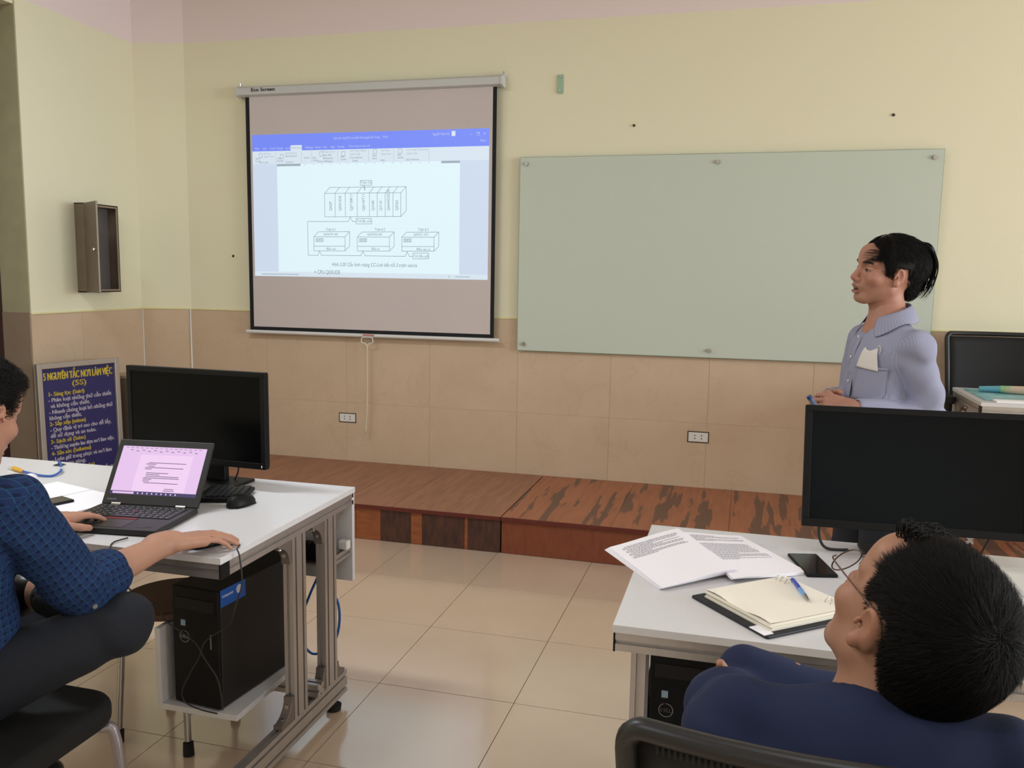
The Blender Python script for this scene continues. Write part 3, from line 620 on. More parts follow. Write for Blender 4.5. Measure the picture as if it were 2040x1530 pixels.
def side_frame(t, x, ya, yb, y0, y1, zt, z0=0.0, sgn=1):
    """one end frame at x: top rail ya..yb, base rail, two double uprights starting at y0 and y1"""
    profile('side_rail', t, 'y', (x, zt - 0.018 - 0.02), ya, yb, PWD, 0.04, 1, 1)
    profile('base_rail', t, 'y', (x, z0 + 0.078), ya + 0.02, yb - 0.06, PWD, 0.08, 1, 2)
    for y in (y0, y1):
        profile('upright', t, 'z', (x, y + 0.04), z0 + 0.118, zt - 0.058, PWD, 0.08, 1, 2)
    za, zb = z0 + 0.118, zt - 0.058
    for (yy, d) in ((y0, -1), (y1, -1)):
        if yy - ya < 0.06: continue
        gusset(t, (x, yy, za), d, 1); gusset(t, (x, yy, zb), d, -1)
    gusset(t, (x, y1 + 0.08, za), 1, 1, size=0.055)
    gusset(t, (x, y1 + 0.08, zb), 1, -1, size=0.055)
    for y in (ya + 0.09, yb - 0.13):
        MB().cyl((x, y, z0 + 0.002), (x, y, z0 + 0.02), 0.024, 0.026, n=20).cyl((x, y, z0 + 0.02), (x, y, z0 + 0.038), 0.012, n=12).build('levelling_foot', M_rubber, t, smooth='auto', world=True)
def desk(label, x0, x1, y0, y1, zt=0.745, z0=0.0, uy=(0.385, 0.59), legs=(0, 1), group=None, inset=0.018):
    t = thing('computer_desk', label, 'desk', ((x0 + x1) / 2, (y0 + y1) / 2, z0), group=group)
    MB().box(x0, x1, y0, y1, zt - 0.018, zt).build('tabletop', M_desk, t, world=True, bevel=0.0012)
    profile('front_rail', t, 'x', (y0 + 0.022, zt - 0.018 - 0.02), x0 + 0.006, x1 - 0.006, 0.04, 0.04, 1, 1)
    for xe in (x0 + 0.004, x1 - 0.004): MB().box(xe - 0.002, xe + 0.002, y0 + 0.001, y0 + 0.043, zt - 0.060, zt - 0.0182).build('rail_end_cap', M_blackp, t, world=True)
    profile('back_rail', t, 'x', (y1 - 0.06, zt - 0.018 - 0.02), x0 + 0.05, x1 - 0.05, 0.04, 0.04, 1, 1)
    for k in legs:
        x = (x0 + inset, x1 - inset)[k]
        side_frame(t, x, y0 + 0.043, y1 - 0.01, y0 + uy[0], y0 + uy[1], zt, z0)
        profile('tray_bracket', t, 'y', (x, 0.525 + z0), y0 + uy[1] + 0.081, y1 - 0.022, 0.02, 0.03, 1, 1)
        MB().box(x - 0.012, x + 0.022, y1 - 0.075, y1 - 0.045, 0.542 + z0, 0.572 + z0).build('plug_clip', M_white, t, world=True, bevel=0.004)
    MB().box(x0 + 0.005, x1 - 0.002, y1 - 0.020, y1 - 0.002, zt - 0.33, zt - 0.019).build('back_panel', M_desk, t, world=True, bevel=0.001)
    MB().box(x0 + 0.05, x1 - 0.05, y1 - 0.14, y1 - 0.021, 0.50 + z0, 0.508 + z0).build('cable_tray', M_alu, t, world=True)
    return t
DL = desk('white-topped desk on aluminium profile legs carrying the open laptop at left', -2.86, -1.272, 1.87, 2.662, uy=(0.365, 0.57))
DR = desk('white-topped desk with grey frame under the open booklet at right', -0.242, 1.36, 1.752, 2.528, uy=(0.045, 0.56), legs=(0, 1), inset=0.052)
DT = desk('white-topped teacher desk standing on the wooden platform at the far right', 1.065, 2.3, 4.36, 4.94, zt=0.93, z0=0.2, uy=(0.04, 0.42))

# tower shelves ---------------------------------------------------
def shelf(t, x0, x1, y0, y1, z):
    s = MB().box(x0, x1, y0, y1, z - 0.018, z).build('tower_shelf', M_desk, t, world=True, bevel=0.001)
    MB().box(x0, x0 + 0.018, y0, y1, z, z + 0.235).build('side_cheek', M_desk, s, world=True, bevel=0.001)
    gusset(t, ((x0 + x1) / 2 + 0.05, y1 - 0.10, z - 0.0185), 1, -1, size=0.07)
    profile('shelf_rail', t, 'x', (y1 - 0.12, z - 0.038), x0 + 0.02, x1 + 0.12, 0.04, 0.04, 1, 1)
def tower(label, x0, y0, z, rot=0.0, sticker=True):
    W_, D_, H_ = 0.168, 0.42, 0.368
    t = thing('computer_tower', label, 'computer', (x0, y0, z), rot)
    M_t = MATS.get('tower_black') or mat('tower_black', (24, 21, 20), 0.5, bump=(200, 0.2, 0.0004))
    MB().box(0, W_, 0.012, D_, 0.006, H_).build('case', M_t, t, bevel=0.003)
    MB().box(0.001, W_ - 0.001, 0.0, 0.012, 0.006, H_ - 0.001).build('front_panel', M_blackp, t, bevel=0.003)
    MB().box(0.014, 0.154, -0.002, 0.0, 0.30, 0.335).build('drive_bay', M_blackm, t, bevel=0.001)
    MB().box(0.138, 0.142, -0.0015, 0.0, 0.19, 0.235).build('drive_light', M_grayp, t)
    for k in range(3): MB().box(0.03, 0.044, -0.001, 0.0, 0.255 - 0.012 * k, 0.261 - 0.012 * k).build('usb_port', M_blackm, t)
    a = MB(); n = 28
    for i in range(n):
        a0, a1 = 2 * PI * i / n, 2 * PI * (i + 1) / n; r0, r1 = 0.0165, 0.0182
        a.add([(0.044 + r * math.cos(q), -0.0008, 0.215 + r * math.sin(q)) for r, q in ((r0, a0), (r1, a0), (r1, a1), (r0, a1))], [(0, 1, 2, 3)])
    lg = a.build('round_logo', M_dell, t)
    text('DELL', 0.0125, Matrix.Translation((0.044, -0.001, 0.2105)) @ Matrix.Rotation(PI / 2, 4, 'X'), M_dell, 'logo_lettering', lg, align='CENTER', bold=0.0003, world=False)
    MB().box(0.032, 0.048, -0.0012, 0.0, 0.248, 0.266).build('small_sticker', mat('sticker_pale', (150, 176, 196), 0.4) if 'sticker_pale' not in MATS else MATS['sticker_pale'], t)
    if sticker:
        bs = MB().box(W_, W_ + 0.0006, 0.012, 0.125, H_ - 0.052, H_ + 0.0).build('blue_sticker', mat('blue_sticker', (32, 84, 168), 0.4), t)
        c = MB(); c.cyl((W_ + 0.0006, 0.095, H_ - 0.020), (W_ + 0.0012, 0.095, H_ - 0.020), 0.013, n=18); c.build('sticker_emblem', mat('emblem_grey', (190, 190, 196), 0.5), bs)
        text('computer', 0.013, Matrix.Translation((W_ + 0.001, 0.018, H_ - 0.024)) @ Matrix.Rotation(PI / 2, 4, 'Z') @ Matrix.Rotation(PI / 2, 4, 'X'), M_white, 'sticker_lettering', bs, world=False)
    for xx in (0.02, W_ - 0.02):
        for yy in (0.04, D_ - 0.04): MB().cyl((xx, yy, 0), (xx, yy, 0.006), 0.008, n=10).build('foot_pad', M_rubber, t)
    return t
shelf(DL, -1.655, -1.382, 2.092, 2.50, 0.185)
tower('black computer tower on the shelf under the left desk', -1.606, 2.112, 0.185, -0.10)
shelf(DR, -0.2255, 0.06, 2.03, 2.45, 0.185)
shr = tower('black computer tower under the right desk behind its front leg', -0.196 + 0.005, 2.08, 0.185, 0.0, sticker=False)
# blue network cable coil behind the left desk frame
bc = MB().tube([(-1.34, 2.55, 0.40), (-1.315, 2.60, 0.36), (-1.305, 2.60, 0.28), (-1.33, 2.60, 0.2), (-1.40, 2.58, 0.16), (-1.44, 2.56, 0.25), (-1.40, 2.56, 0.37), (-1.36, 2.56, 0.46), (-1.36, 2.57, 0.498)], 0.0045).build('network_cable', mat('blue_cable', (36, 96, 176), 0.45), None, smooth=True)
tag(bc, 'bright blue network cable hanging behind the legs of the left desk', 'cable')
pb = thing('power_brick', 'dark plug box lying in the cable tray of the left desk', 'adapter', (-1.42, 2.58, 0.508))
MB().box(-1.50, -1.34, 2.545, 2.60, 0.508, 0.56).build('body', M_blackp, pb, world=True, bevel=0.005)
for k in range(4): MB().box(-1.485 + 0.036 * k, -1.462 + 0.036 * k, 2.552, 2.58, 0.56, 0.568).build('outlet', M_rubber, pb, world=True, bevel=0.002)

# ================================================================ MONITORS
def monitor(label, x, y, zb, yaw, tilt, zdesk, W_=0.555, H_=0.325, ndx=0.0):
    t = thing('monitor', label, 'monitor', (x, y, zdesk), yaw)
    R = Matrix.Translation((0, 0, zb - zdesk)) @ Matrix.Rotation(-tilt, 4, 'X')
    bz, bb = 0.017, 0.021
    f = MB(); f.box(-W_ / 2, W_ / 2, 0, 0.022, H_ - bz, H_).box(-W_ / 2, W_ / 2, 0, 0.022, 0, bb).box(-W_ / 2, -W_ / 2 + bz, 0, 0.022, bb, H_ - bz).box(W_ / 2 - bz, W_ / 2, 0, 0.022, bb, H_ - bz)
    f.xf(R).build('bezel', M_blackp, t, bevel=0.0015)
    MB().box(-W_ / 2 + bz, W_ / 2 - bz, 0.003, 0.02, bb, H_ - bz).xf(R).build('display_panel', M_scr, t)
    MB().prism([(-W_ / 2 + 0.004, 0.004), (W_ / 2 - 0.004, 0.004), (W_ / 2 - 0.004, H_ - 0.004), (-W_ / 2 + 0.004, H_ - 0.004)], 0.0205, 0.034, lambda a, b, h: Vector((a, h, b))).box(-0.16, 0.16, 0.034, 0.052, 0.04, H_ - 0.05).xf(R).build('back_shell', M_blackm, t, bevel=0.004)
    lg = text('DELL', 0.013, R @ Matrix.Translation((0, -0.0006, 0.0055)) @ Matrix.Rotation(PI / 2, 4, 'X'), M_dell, 'logo_lettering', t, align='CENTER', world=False)
    MB().box(W_ / 2 - 0.016, W_ / 2 - 0.0135, -0.0006, 0.0, 0.006, 0.014).xf(R).build('power_light', emis('power_led', (230, 235, 240), 0.8) if True else None, t)
    # stand
    zc = zb - zdesk
    yc = 0.05
    MB().prism([(-0.04, 0), (0.04, 0), (0.032, zc + 0.16), (-0.032, zc + 0.16)], yc + 0.006, yc + 0.032, lambda a, b, h: Vector((a + ndx, h + (0.10 * math.sin(tilt) + 0.004) * min(1, b / (zc + 0.10)), b + 0.010))).build('neck', M_blackp, t, bevel=0.003)
    MB().cyl((ndx, 0.056 + 0.10 * math.sin(tilt), zc + 0.12), (ndx, yc + 0.012 + 0.10 * math.sin(tilt), zc + 0.12), 0.03, n=20).build('tilt_hinge', M_blackm, t)
    MB().box(ndx - 0.115, ndx + 0.115, -0.06, 0.125, 0.0, 0.011).build('base', M_blackp, t, bevel=0.004)
    return t
monitor('black monitor with a dark screen behind the laptop on the left desk', -1.792, 2.507, 0.822, -0.049, 0.0, 0.745, ndx=0.035)
monitor('large black monitor with a dark screen in front of the standing man', 0.449, 2.38, 0.826, 0.041, 0.21, 0.745)
M_cab2 = mat('cable_grey', (46, 43, 42), 0.5)
def cable(label, pts, r=0.0028, m=None, name='cable', cat='cable'):
    o = MB().tube(pts, r, n=7).build(name, m or M_cab2, None, smooth=True); return tag(o, label, cat)
cable('thin black cable hanging behind the left monitor stand', [(-1.70, 2.56, 0.86), (-1.675, 2.575, 0.84), (-1.672, 2.58, 0.80), (-1.70, 2.59, 0.752), (-1.75, 2.60, 0.749)], name='monitor_cable')
cable('black cable dropping from the right monitor to the desk near the glasses', [(0.235, 2.44, 0.86), (0.222, 2.44, 0.82), (0.225, 2.435, 0.775), (0.245, 2.43, 0.751), (0.30, 2.44, 0.749)], r=0.004, name='monitor_cable')
cable('black cable looping below the right end of the right monitor', [(0.66, 2.46, 0.87), (0.655, 2.47, 0.82), (0.64, 2.48, 0.77), (0.63, 2.48, 0.7495)], name='monitor_cable')
cable('black cable running down beside the edge of the right monitor to the desk', [(0.70, 2.46, 0.87), (0.735, 2.44, 0.80), (0.745, 2.42, 0.76), (0.765, 2.33, 0.7495), (0.80, 2.2, 0.7495)], name='monitor_cable')

# ================================================================ KEYBOARD + MOUSE behind the laptop
kb = thing('keyboard', 'black desktop keyboard half hidden behind the laptop', 'keyboard', (-1.74, 2.36, 0.745), math.radians(18))
MB().box(-0.215, 0.215, -0.075, 0.075, 0.004, 0.018).build('body', M_blackp, kb, bevel=0.004)
M_key = mat('key_black', (30, 30, 31), 0.45)
ks = MB(); 
for r in range(6):
    c = 0
    while c < 22:
        wd = 1
        if r == 0 and 4 <= c < 10: wd = 6
        x0 = -0.207 + c * 0.0188; y0 = -0.069 + r * 0.0232
        if not (c in (15,) or (c == 19 and r == 5)): ks.box(x0 + 0.0014, x0 + 0.0188 * wd - 0.0014, y0 + 0.0014, y0 + 0.0205, 0.0185, 0.0235)
        c += wd
o = ks.build('keys', M_key, kb); o['kind'] = 'stuff'
ms = thing('computer_mouse', 'black wireless mouse on the desk beside the keyboard', 'mouse', (-1.507, 2.335, 0.745), math.radians(-12))
def mouse_shape(parent, s=1.0):
    L_, W_ = 0.056 * s, 0.031 * s; m = MB(); nu, nv = 20, 10; vs = []
    for i in range(nv + 1):
        ph = PI / 2 * i / nv
        for k in range(nu):
            an = 2 * PI * k / nu; r = math.cos(ph) ** 0.7
            x = W_ * r * math.cos(an) * (1 - 0.12 * math.sin(an)); y = L_ * r * math.sin(an)
            vs.append((x, y, 0.003 + 0.034 * s * math.sin(ph) * (1 - 0.25 * (y / L_))))
    fs = [(i * nu + k, i * nu + (k + 1) % nu, (i + 1) * nu + (k + 1) % nu, (i + 1) * nu + k) for i in range(nv) for k in range(nu)]
    fs.append(tuple(range(nu - 1, -1, -1)))
    m.add(vs, fs); m.build('shell', M_blackp, parent, smooth=True)
    w2 = MB().cyl((-0.003, 0.028 * s, 0.026 * s), (0.003, 0.028 * s, 0.026 * s), 0.008, n=14); w2.build('scroll_wheel', M_rubber, parent)
    MB().box(-0.0006, 0.0006, 0.01, 0.05 * s, 0.0, 0.02).build('button_gap', M_blackm, parent)
    MB().box(-W_ * 0.8, W_ * 0.8, -L_ * 0.7, L_ * 0.7, 0, 0.003).build('base', M_rubber, parent)
mouse_shape(ms)
ms2 = thing('computer_mouse', 'dark wired mouse under the seated man\'s right hand', 'mouse', (-1.368, 1.948, 0.745), math.radians(-32))
mouse_shape(ms2, 0.85)

# ================================================================ LAPTOP
lt = thing('laptop', 'open black laptop with a pink-white document on its screen', 'laptop', (-1.7116, 2.064, 0.745), math.radians(7.1))
LW, LD = 0.314, 0.238
M_lap = mat('laptop_black', (30, 28, 28), 0.45, bump=(400, 0.15, 0.0003))
MB().box(-LW / 2, LW / 2, -LD / 2, LD / 2, 0.003, 0.019).build('base', M_lap, lt, bevel=0.002)
M_keyt = mat('laptop_key', (24, 23, 23), 0.38); M_leg = mat('key_legend', (180, 178, 176), 0.5)
kk = MB(); lg = MB(); kid = 0
for r in range(6):
    n = [14, 13, 13, 12, 12, 15][r] if r else 9; y0 = -0.008 + r * 0.0188; hgt = 0.0165 if r < 5 else 0.010
    ws = [1.0] * n
    if r == 0: ws = [1, 1, 1, 1, 5, 1, 1, 1, 1, 1]
    tot = sum(ws); x = -0.136
    for wq in ws:
        ww = 0.272 * wq / tot
        o = MB().box(x + 0.0011, x + ww - 0.0011, y0 + 0.001, y0 + hgt, 0.0192, 0.0212).build('key', M_keyt, lt, bevel=0.0006, seg=1)
        lg.box(x + ww * 0.28, x + ww * 0.28 + 0.0026, y0 + hgt * 0.5, y0 + hgt * 0.5 + 0.0035, 0.02125, 0.0214)
        x += ww
lg.build('key_legends', M_leg, lt)['kind'] = 'stuff'
tp = MB().box(-0.052, 0.048, -0.104, -0.030, 0.0191, 0.0196).build('touchpad', mat('touchpad_grey', (40, 37, 36), 0.4), lt, bevel=0.0005)
MB().box(-0.048, 0.044, -0.028, -0.017, 0.0191, 0.0204).box(-0.05, 0.046, -0.0165, -0.0158, 0.0191, 0.0206, mat('red_line', (120, 34, 30), 0.5)).build('pointer_buttons', M_keyt, lt)
MB().cyl((0.004, 0.041, 0.020), (0.004, 0.041, 0.0235), 0.0042, n=12).build('pointing_stick', MATS['red_line'], lt)
text('ThinkPad', 0.013, Matrix.Translation((0.085, -0.098, 0.0193)) @ Matrix.Rotation(math.radians(8), 4, 'Z'), M_dell, 'brand_lettering', lt, bold=0.0003, world=False)
lidM = Matrix.Translation((0, LD / 2 - 0.002, 0.020)) @ Matrix.Rotation(-math.radians(33), 4, 'X')
LHt = 0.212
lid = MB().box(-LW / 2, LW / 2, 0.0, 0.009, 0.0, LHt).xf(lidM).build('lid', M_lap, lt, bevel=0.002)
E_lp = emis('laptop_page', (232, 196, 238), 0.95); E_lb = emis('laptop_blue', (70, 62, 130), 0.5); E_lk = emis('laptop_print', (110, 86, 116), 0.5); E_lq = emis('laptop_page_sheet', (240, 206, 242), 0.98)
sc = MB(); SW, S0, S1 = 0.280, 0.032, 0.190
def sq(u0, v0, u1, v1, d, m): sc.box(-SW / 2 + u0 * SW, -SW / 2 + u1 * SW, -d - 0.0002, -d, S1 - v1 * (S1 - S0), S1 - v0 * (S1 - S0), m)
sq(0, 0, 1, 1, 0.0003, E_lp); sq(0.24, 0.17, 0.86, 0.93, 0.0006, E_lq); sq(0, 0.935, 1, 1, 0.0007, E_lb); sq(0.03, 0.95, 0.28, 0.99, 0.0009, E_lp)
for k in range(9): sq(0.32 + 0.055 * k, 0.955, 0.335 + 0.055 * k, 0.985, 0.0009, E_lp)
rr = random.Random(3)
for k, (v, a, b_) in enumerate([(0.33, .36, .8), (.36, .33, .45), (.40, .36, .44), (.43, .33, .78), (.46, .33, .41), (.54, .36, .62), (.575, .36, .52), (.61, .36, .75), (.645, .34, .76), (.675, .34, .44), (.71, .34, .42), (.745, .36, .76), (.86, .62, .73), (.895, .61, .74)]):
    sq(a, v, b_, v + 0.012, 0.0008, E_lk)
for k in range(16): sq(0.04 + 0.058 * k, 0.03, 0.07 + 0.058 * k, 0.038, 0.0008, E_lk)
for k in range(12): sq(0.10 + 0.07 * k, 0.075 + 0.02 * (k % 2), 0.13 + 0.07 * k, 0.087 + 0.02 * (k % 2), 0.0008, E_lk)
sc.xf(lidM).build('lit_screen', None, lid)
text('Lenovo', 0.0105, lidM @ Matrix.Translation((-0.142, -0.0006, 0.012)) @ Matrix.Rotation(PI / 2, 4, 'X'), M_dell, 'brand_lettering', lid, world=False, bold=0.0003)
for q in (-0.12, 0.09): MB().cyl((q, LD / 2 - 0.004, 0.019), (q + 0.03, LD / 2 - 0.004, 0.019), 0.007, n=12).build('hinge', M_steel, lt, smooth='auto')
MB().box(-0.14, -0.06, LD / 2 - 0.001, LD / 2 + 0.02, 0.004, 0.018).build('rear_battery', M_lap, lt, bevel=0.003)
for x in (-0.13, 0.13):
    for y in (-0.1, 0.09): MB().cyl((x, y, 0), (x, y, 0.003), 0.009, n=10).build('foot_pad', M_rubber, lt)

# mouse and laptop cable crossing in front of the tower
cable('thin black mouse cable curling over the desk edge and down the left tower', [(-1.300, 1.955, 0.752), (-1.275, 1.962, 0.7525), (-1.262, 1.930, 0.7525), (-1.252, 1.925, 0.735), (-1.25, 1.93, 0.66), (-1.29, 1.96, 0.585), (-1.35, 2.03, 0.51), (-1.40, 2.08, 0.46), (-1.475, 2.085, 0.405), (-1.50, 2.085, 0.35), (-1.53, 2.085, 0.30), (-1.56, 2.085, 0.24), (-1.55, 2.085, 0.205), (-1.50, 2.085, 0.19), (-1.44, 2.08, 0.189)], r=0.0021, name='mouse_cable')
cable('thin black charging cable hanging from the laptop down the tower front', [(-1.60, 1.93, 0.750), (-1.612, 1.89, 0.7488), (-1.60, 1.861, 0.74), (-1.59, 1.858, 0.70), (-1.58, 1.90, 0.62), (-1.585, 2.02, 0.52), (-1.60, 2.07, 0.46), (-1.56, 2.085, 0.425), (-1.51, 2.085, 0.395), (-1.48, 2.085, 0.35), (-1.44, 2.082, 0.30), (-1.425, 2.08, 0.25), (-1.42, 2.078, 0.205)], r=0.0021, name='laptop_cable')

# ================================================================ ETHERNET LEAD, PAPERS, PHONE on the left desk
ec = thing('ethernet_lead', 'short blue network lead with a yellow boot on the left desk', 'cable', (-2.45, 2.50, 0.745))
M_eb = mat('lead_blue', (58, 96, 170), 0.45)
MB().tube([(-2.475, 2.463, 0.752), (-2.42, 2.452, 0.750), (-2.37, 2.440, 0.750), (-2.335, 2.452, 0.750), (-2.345, 2.50, 0.756), (-2.40, 2.56, 0.764), (-2.445, 2.60, 0.760), (-2.452, 2.607, 0.747)], 0.0042).build('lead', M_eb, ec, smooth=True, world=True)
MB().tube([(-2.54, 2.488, 0.753), (-2.51, 2.476, 0.753), (-2.475, 2.463, 0.752)], 0.006, radii=[0.0085, 0.0085, 0.0055]).build('yellow_boot', mat('yellow_boot', (212, 160, 50), 0.5), ec, smooth=True, world=True)
MB().box(-0.016, 0.016, -0.006, 0.006, 0, 0.008).xf(Matrix.Translation((-2.560, 2.495, 0.747)) @ Matrix.Rotation(math.radians(-20), 4, 'Z')).build('clear_plug', mat('clear_plug', (214, 208, 196), 0.2, spec=0.7), ec, world=True, bevel=0.001)
MB().cyl((-2.352, 2.512, 0.757), (-2.362, 2.522, 0.758), 0.0062, n=10).build('white_tape', M_white, ec, world=True)
gm = thing('cable_grommet', 'round dark cable hole in the left desk where the blue lead enters', 'grommet', (-2.455, 2.612, 0.745))
MB().cyl((0, 0, 0.0002), (0, 0, 0.0015), 0.022, n=24).build('ring', M_grayp, gm); MB().cyl((0, 0, 0.0012), (0, 0, 0.002), 0.017, n=24).build('hole', M_blackm, gm)
pl = thing('open_notebook', 'open white notebook with curled page beside the laptop', 'notebook', (-2.10, 2.16, 0.745))
def sheet(W_, D_, M_, nx=10, curl=lambda u, v: 0, th=0.002, m=None, z0=0.0):
    b = MB(); vs = []; 
    for k in (0, 1):
        for j in range(nx + 1):
            for i in range(nx + 1):
                u, v = i / nx, j / nx; vs.append(M_ @ Vector(((u - .5) * W_, (v - .5) * D_, z0 + curl(u, v) + (th if k else 0))))
    N = (nx + 1) ** 2; fs = []
    for j in range(nx):
        for i in range(nx):
            a = j * (nx + 1) + i; fs += [(a, a + nx + 1, a + nx + 2, a + 1), (N + a, N + a + 1, N + a + nx + 2, N + a + nx + 1)]
    for i in range(nx):
        a = i; fs.append((a, a + 1, N + a + 1, N + a)); a = nx * (nx + 1) + i; fs.append((a + 1, a, N + a, N + a + 1))
        a = i * (nx + 1); fs.append((a + nx + 1, a, N + a, N + a + nx + 1)); a = i * (nx + 1) + nx; fs.append((a, a + nx + 1, N + a + nx + 1, N + a))
    return b.add(vs, fs, m)
Mn = Matrix.Translation((-2.00, 2.165, 0.745)) @ Matrix.Rotation(math.radians(-16), 4, 'Z')
sheet(0.20, 0.27, Mn, curl=lambda u, v: 0.0005, th=0.007).build('right_pages', M_paper, pl, world=True)
Mn2 = Matrix.Translation((-2.195, 2.225, 0.745)) @ Matrix.Rotation(math.radians(-16), 4, 'Z')
sheet(0.19, 0.27, Mn2, curl=lambda u, v: 0.0005, th=0.006).build('left_pages', M_paper, pl, world=True)
rp = thing('paper_roll', 'rolled white paper standing curled by the elbow of the man in the checked shirt', 'paper', (-2.255, 2.30, 0.751))
pr = MB(); nr = 22
vs = []
for k in range(nr + 1):
    an = -0.6 + 5.6 * k / nr; r = 0.022 + 0.003 * k / nr
    for hgt in (-0.07, 0.07): vs.append((-2.215 + r * math.cos(an) * 0.7 - hgt * 0.7, 2.235 + r * math.cos(an) * 0.7 + hgt * 0.7, 0.778 + r * math.sin(an)))
pr.add(vs, [(2 * k, 2 * k + 1, 2 * k + 3, 2 * k + 2) for k in range(nr)])
o = pr.build('curled_sheet', M_paper, rp, smooth=True, world=True); so = o.modifiers.new('thick', 'SOLIDIFY'); so.thickness = 0.0012
def phone(label, M_, L_=0.155, W_=0.074):
    t = thing('smartphone', label, 'phone', M_.translation); t.rotation_euler = M_.to_euler()
    MB().box(-W_ / 2, W_ / 2, -L_ / 2, L_ / 2, 0, 0.008).build('body', M_blackp, t, bevel=0.003)
    MB().box(-W_ / 2 + 0.003, W_ / 2 - 0.003, -L_ / 2 + 0.003, L_ / 2 - 0.003, 0.008, 0.0084).build('screen', mat('phone_glass', (26, 27, 26), 0.12, spec=0.6) if 'phone_glass' not in MATS else MATS['phone_glass'], t)
    MB().cyl((0, L_ / 2 - 0.008, 0.0084), (0, L_ / 2 - 0.008, 0.0086), 0.0025, n=10).build('camera_lens', M_blackm, t)
    return t
phone('black phone lying on the open notebook on the left desk', Matrix.Translation((-2.06, 2.12, 0.753)) @ Matrix.Rotation(math.radians(-20), 4, 'Z'))

# ================================================================ THINGS ON THE RIGHT DESK
phone('black phone lying beside the open booklet on the right desk', Matrix.Translation((0.195, 2.275, 0.7455)) @ Matrix.Rotation(math.radians(14), 4, 'Z'), L_=0.165, W_=0.078)
bk = thing('open_booklet', 'open printed booklet with folded white pages on the right desk', 'booklet', (-0.08, 2.24, 0.745))
# quads given by desk-plane corners: left pages fan, right pages
def quad_sheet(A, B, C, D, nx, hfun, th, m):
    """A,B = near edge left/right, D,C = far edge"""
    b = MB(); vs = []
    for k in (0, 1):
        for j in range(nx + 1):
            for i in range(nx + 1):
                u, v = i / nx, j / nx
                p = (Vector(A) * (1 - u) + Vector(B) * u) * (1 - v) + (Vector(D) * (1 - u) + Vector(C) * u) * v
                vs.append((p.x, p.y, 0.7455 + hfun(u, v) + (th if k else 0)))
    N = (nx + 1) ** 2; fs = []
    for j in range(nx):
        for i in range(nx):
            a = j * (nx + 1) + i; fs += [(a, a + nx + 1, a + nx + 2, a + 1), (N + a, N + a + 1, N + a + nx + 2, N + a + nx + 1)]
    for i in range(nx):
        a = i; fs.append((a, a + 1, N + a + 1, N + a)); a = nx * (nx + 1) + i; fs.append((a + 1, a, N + a, N + a + 1))
        a = i * (nx + 1); fs.append((a + nx + 1, a, N + a, N + a + nx + 1)); a = i * (nx + 1) + nx; fs.append((a, a + nx + 1, N + a + nx + 1, N + a))
    return b.add(vs, fs, m)
Lh = lambda u, v: 0.016 * math.sin(min(1, u * 1.0) * PI * 0.62) * (0.35 + 0.65 * u)
A_, B_, C_, D_ = (-0.160, 1.978), (0.000, 2.130), (-0.158, 2.430), (-0.325, 2.245)
M_pages = mat('page_edges', (206, 208, 222), 0.8)
for k in range(6):
    off = 0.0022 * (5 - k)
    quad_sheet((A_[0] - off * 0.7, A_[1] + off), (B_[0] + 0.002 * (k - 3), B_[1]), C_, (D_[0] - off * 1.2, D_[1] - off * 0.2), 12, lambda u, v, kk=k: (Lh(u, v)) * (0.55 + 0.09 * kk) + 0.0016 * kk, 0.0013, M_paper).build('left_page', M_paper, bk, smooth=False, world=True)
Rh = lambda u, v: 0.010 * math.sin((1 - u) * PI * 0.6) * (1 - u)
for k in range(3):
    quad_sheet((0.000 - 0.002 * k, 2.078 + 0.003 * k), (0.180 + 0.002 * k, 2.215 - 0.002 * k), (0.014, 2.475), (-0.150, 2.425), 10, lambda u, v, kk=k: Rh(u, v) + 0.0022 * (2 - kk), 0.0018, M_paper).build('right_page', M_paper, bk, world=True)
tl = MB()
def page_text(A, B, C, D, hf, rows_, seed, h0):
    r_ = random.Random(seed)
    for (v, u0, u1) in rows_:
        u = u0
        while u < u1:
            wl_ = r_.uniform(0.012, 0.045); ue = min(u1, u + wl_)
            def pt(uu, vv):
                p = (Vector(A) * (1 - uu) + Vector(B) * uu) * (1 - vv) + (Vector(D) * (1 - uu) + Vector(C) * uu) * vv
                return (p.x, p.y, 0.7455 + hf(uu, vv) + h0)
            tl.add([pt(u, v), pt(ue, v), pt(ue, v + 0.010), pt(u, v + 0.010)], [(0, 1, 2, 3)])
            u = ue + 0.009
page_text(A_, B_, C_, D_, lambda u, v: Lh(u, v) * 1.0 + 0.0016 * 5, [(0.90 - 0.024 * k, 0.10 + (0.04 if k % 3 == 0 else 0), [0.9, 0.9, 0.86, 0.5, 0.88, 0.6, 0.9, 0.88, 0.4, 0.86, 0.9, 0.45][k]) for k in range(12)], 5, 0.0018)
page_text((0.0, 2.078), (0.18, 2.215), (0.014, 2.475), (-0.150, 2.425), Rh, [(0.93 - 0.023 * k, 0.10, [0.5, 0.9, 0.85, 0.3, 0.9, 0.88, 0.4, 0.0, 0.0, 0.82, 0.84, 0.83, 0.85, 0.8, 0.85, 0.84, 0.86, 0.85, 0.85, 0.5, 0.88, 0.9, 0.9, 0.45, 0.88, 0.4][k]) for k in range(26)], 9, 0.0066)
o = tl.build('print_lines', mat('page_print', (150, 146, 158), 0.9), bk, world=True); o['kind'] = 'stuff'
MB().tube([(0.055, 2.440, 0.7535), (0.068, 2.405, 0.7535), (0.115, 2.390, 0.7530)], 0.0009, smooth=False).build('page_fold_edge', M_pages, bk, world=True)
nb = thing('ring_notebook', 'open cream ring notebook in a black cover on the right desk', 'notebook', (0.08, 1.95, 0.745))
Mc = frame((-0.092, 1.960, 0.7452), (0.166, -0.193, 0), (0.185, 0.16, 0))
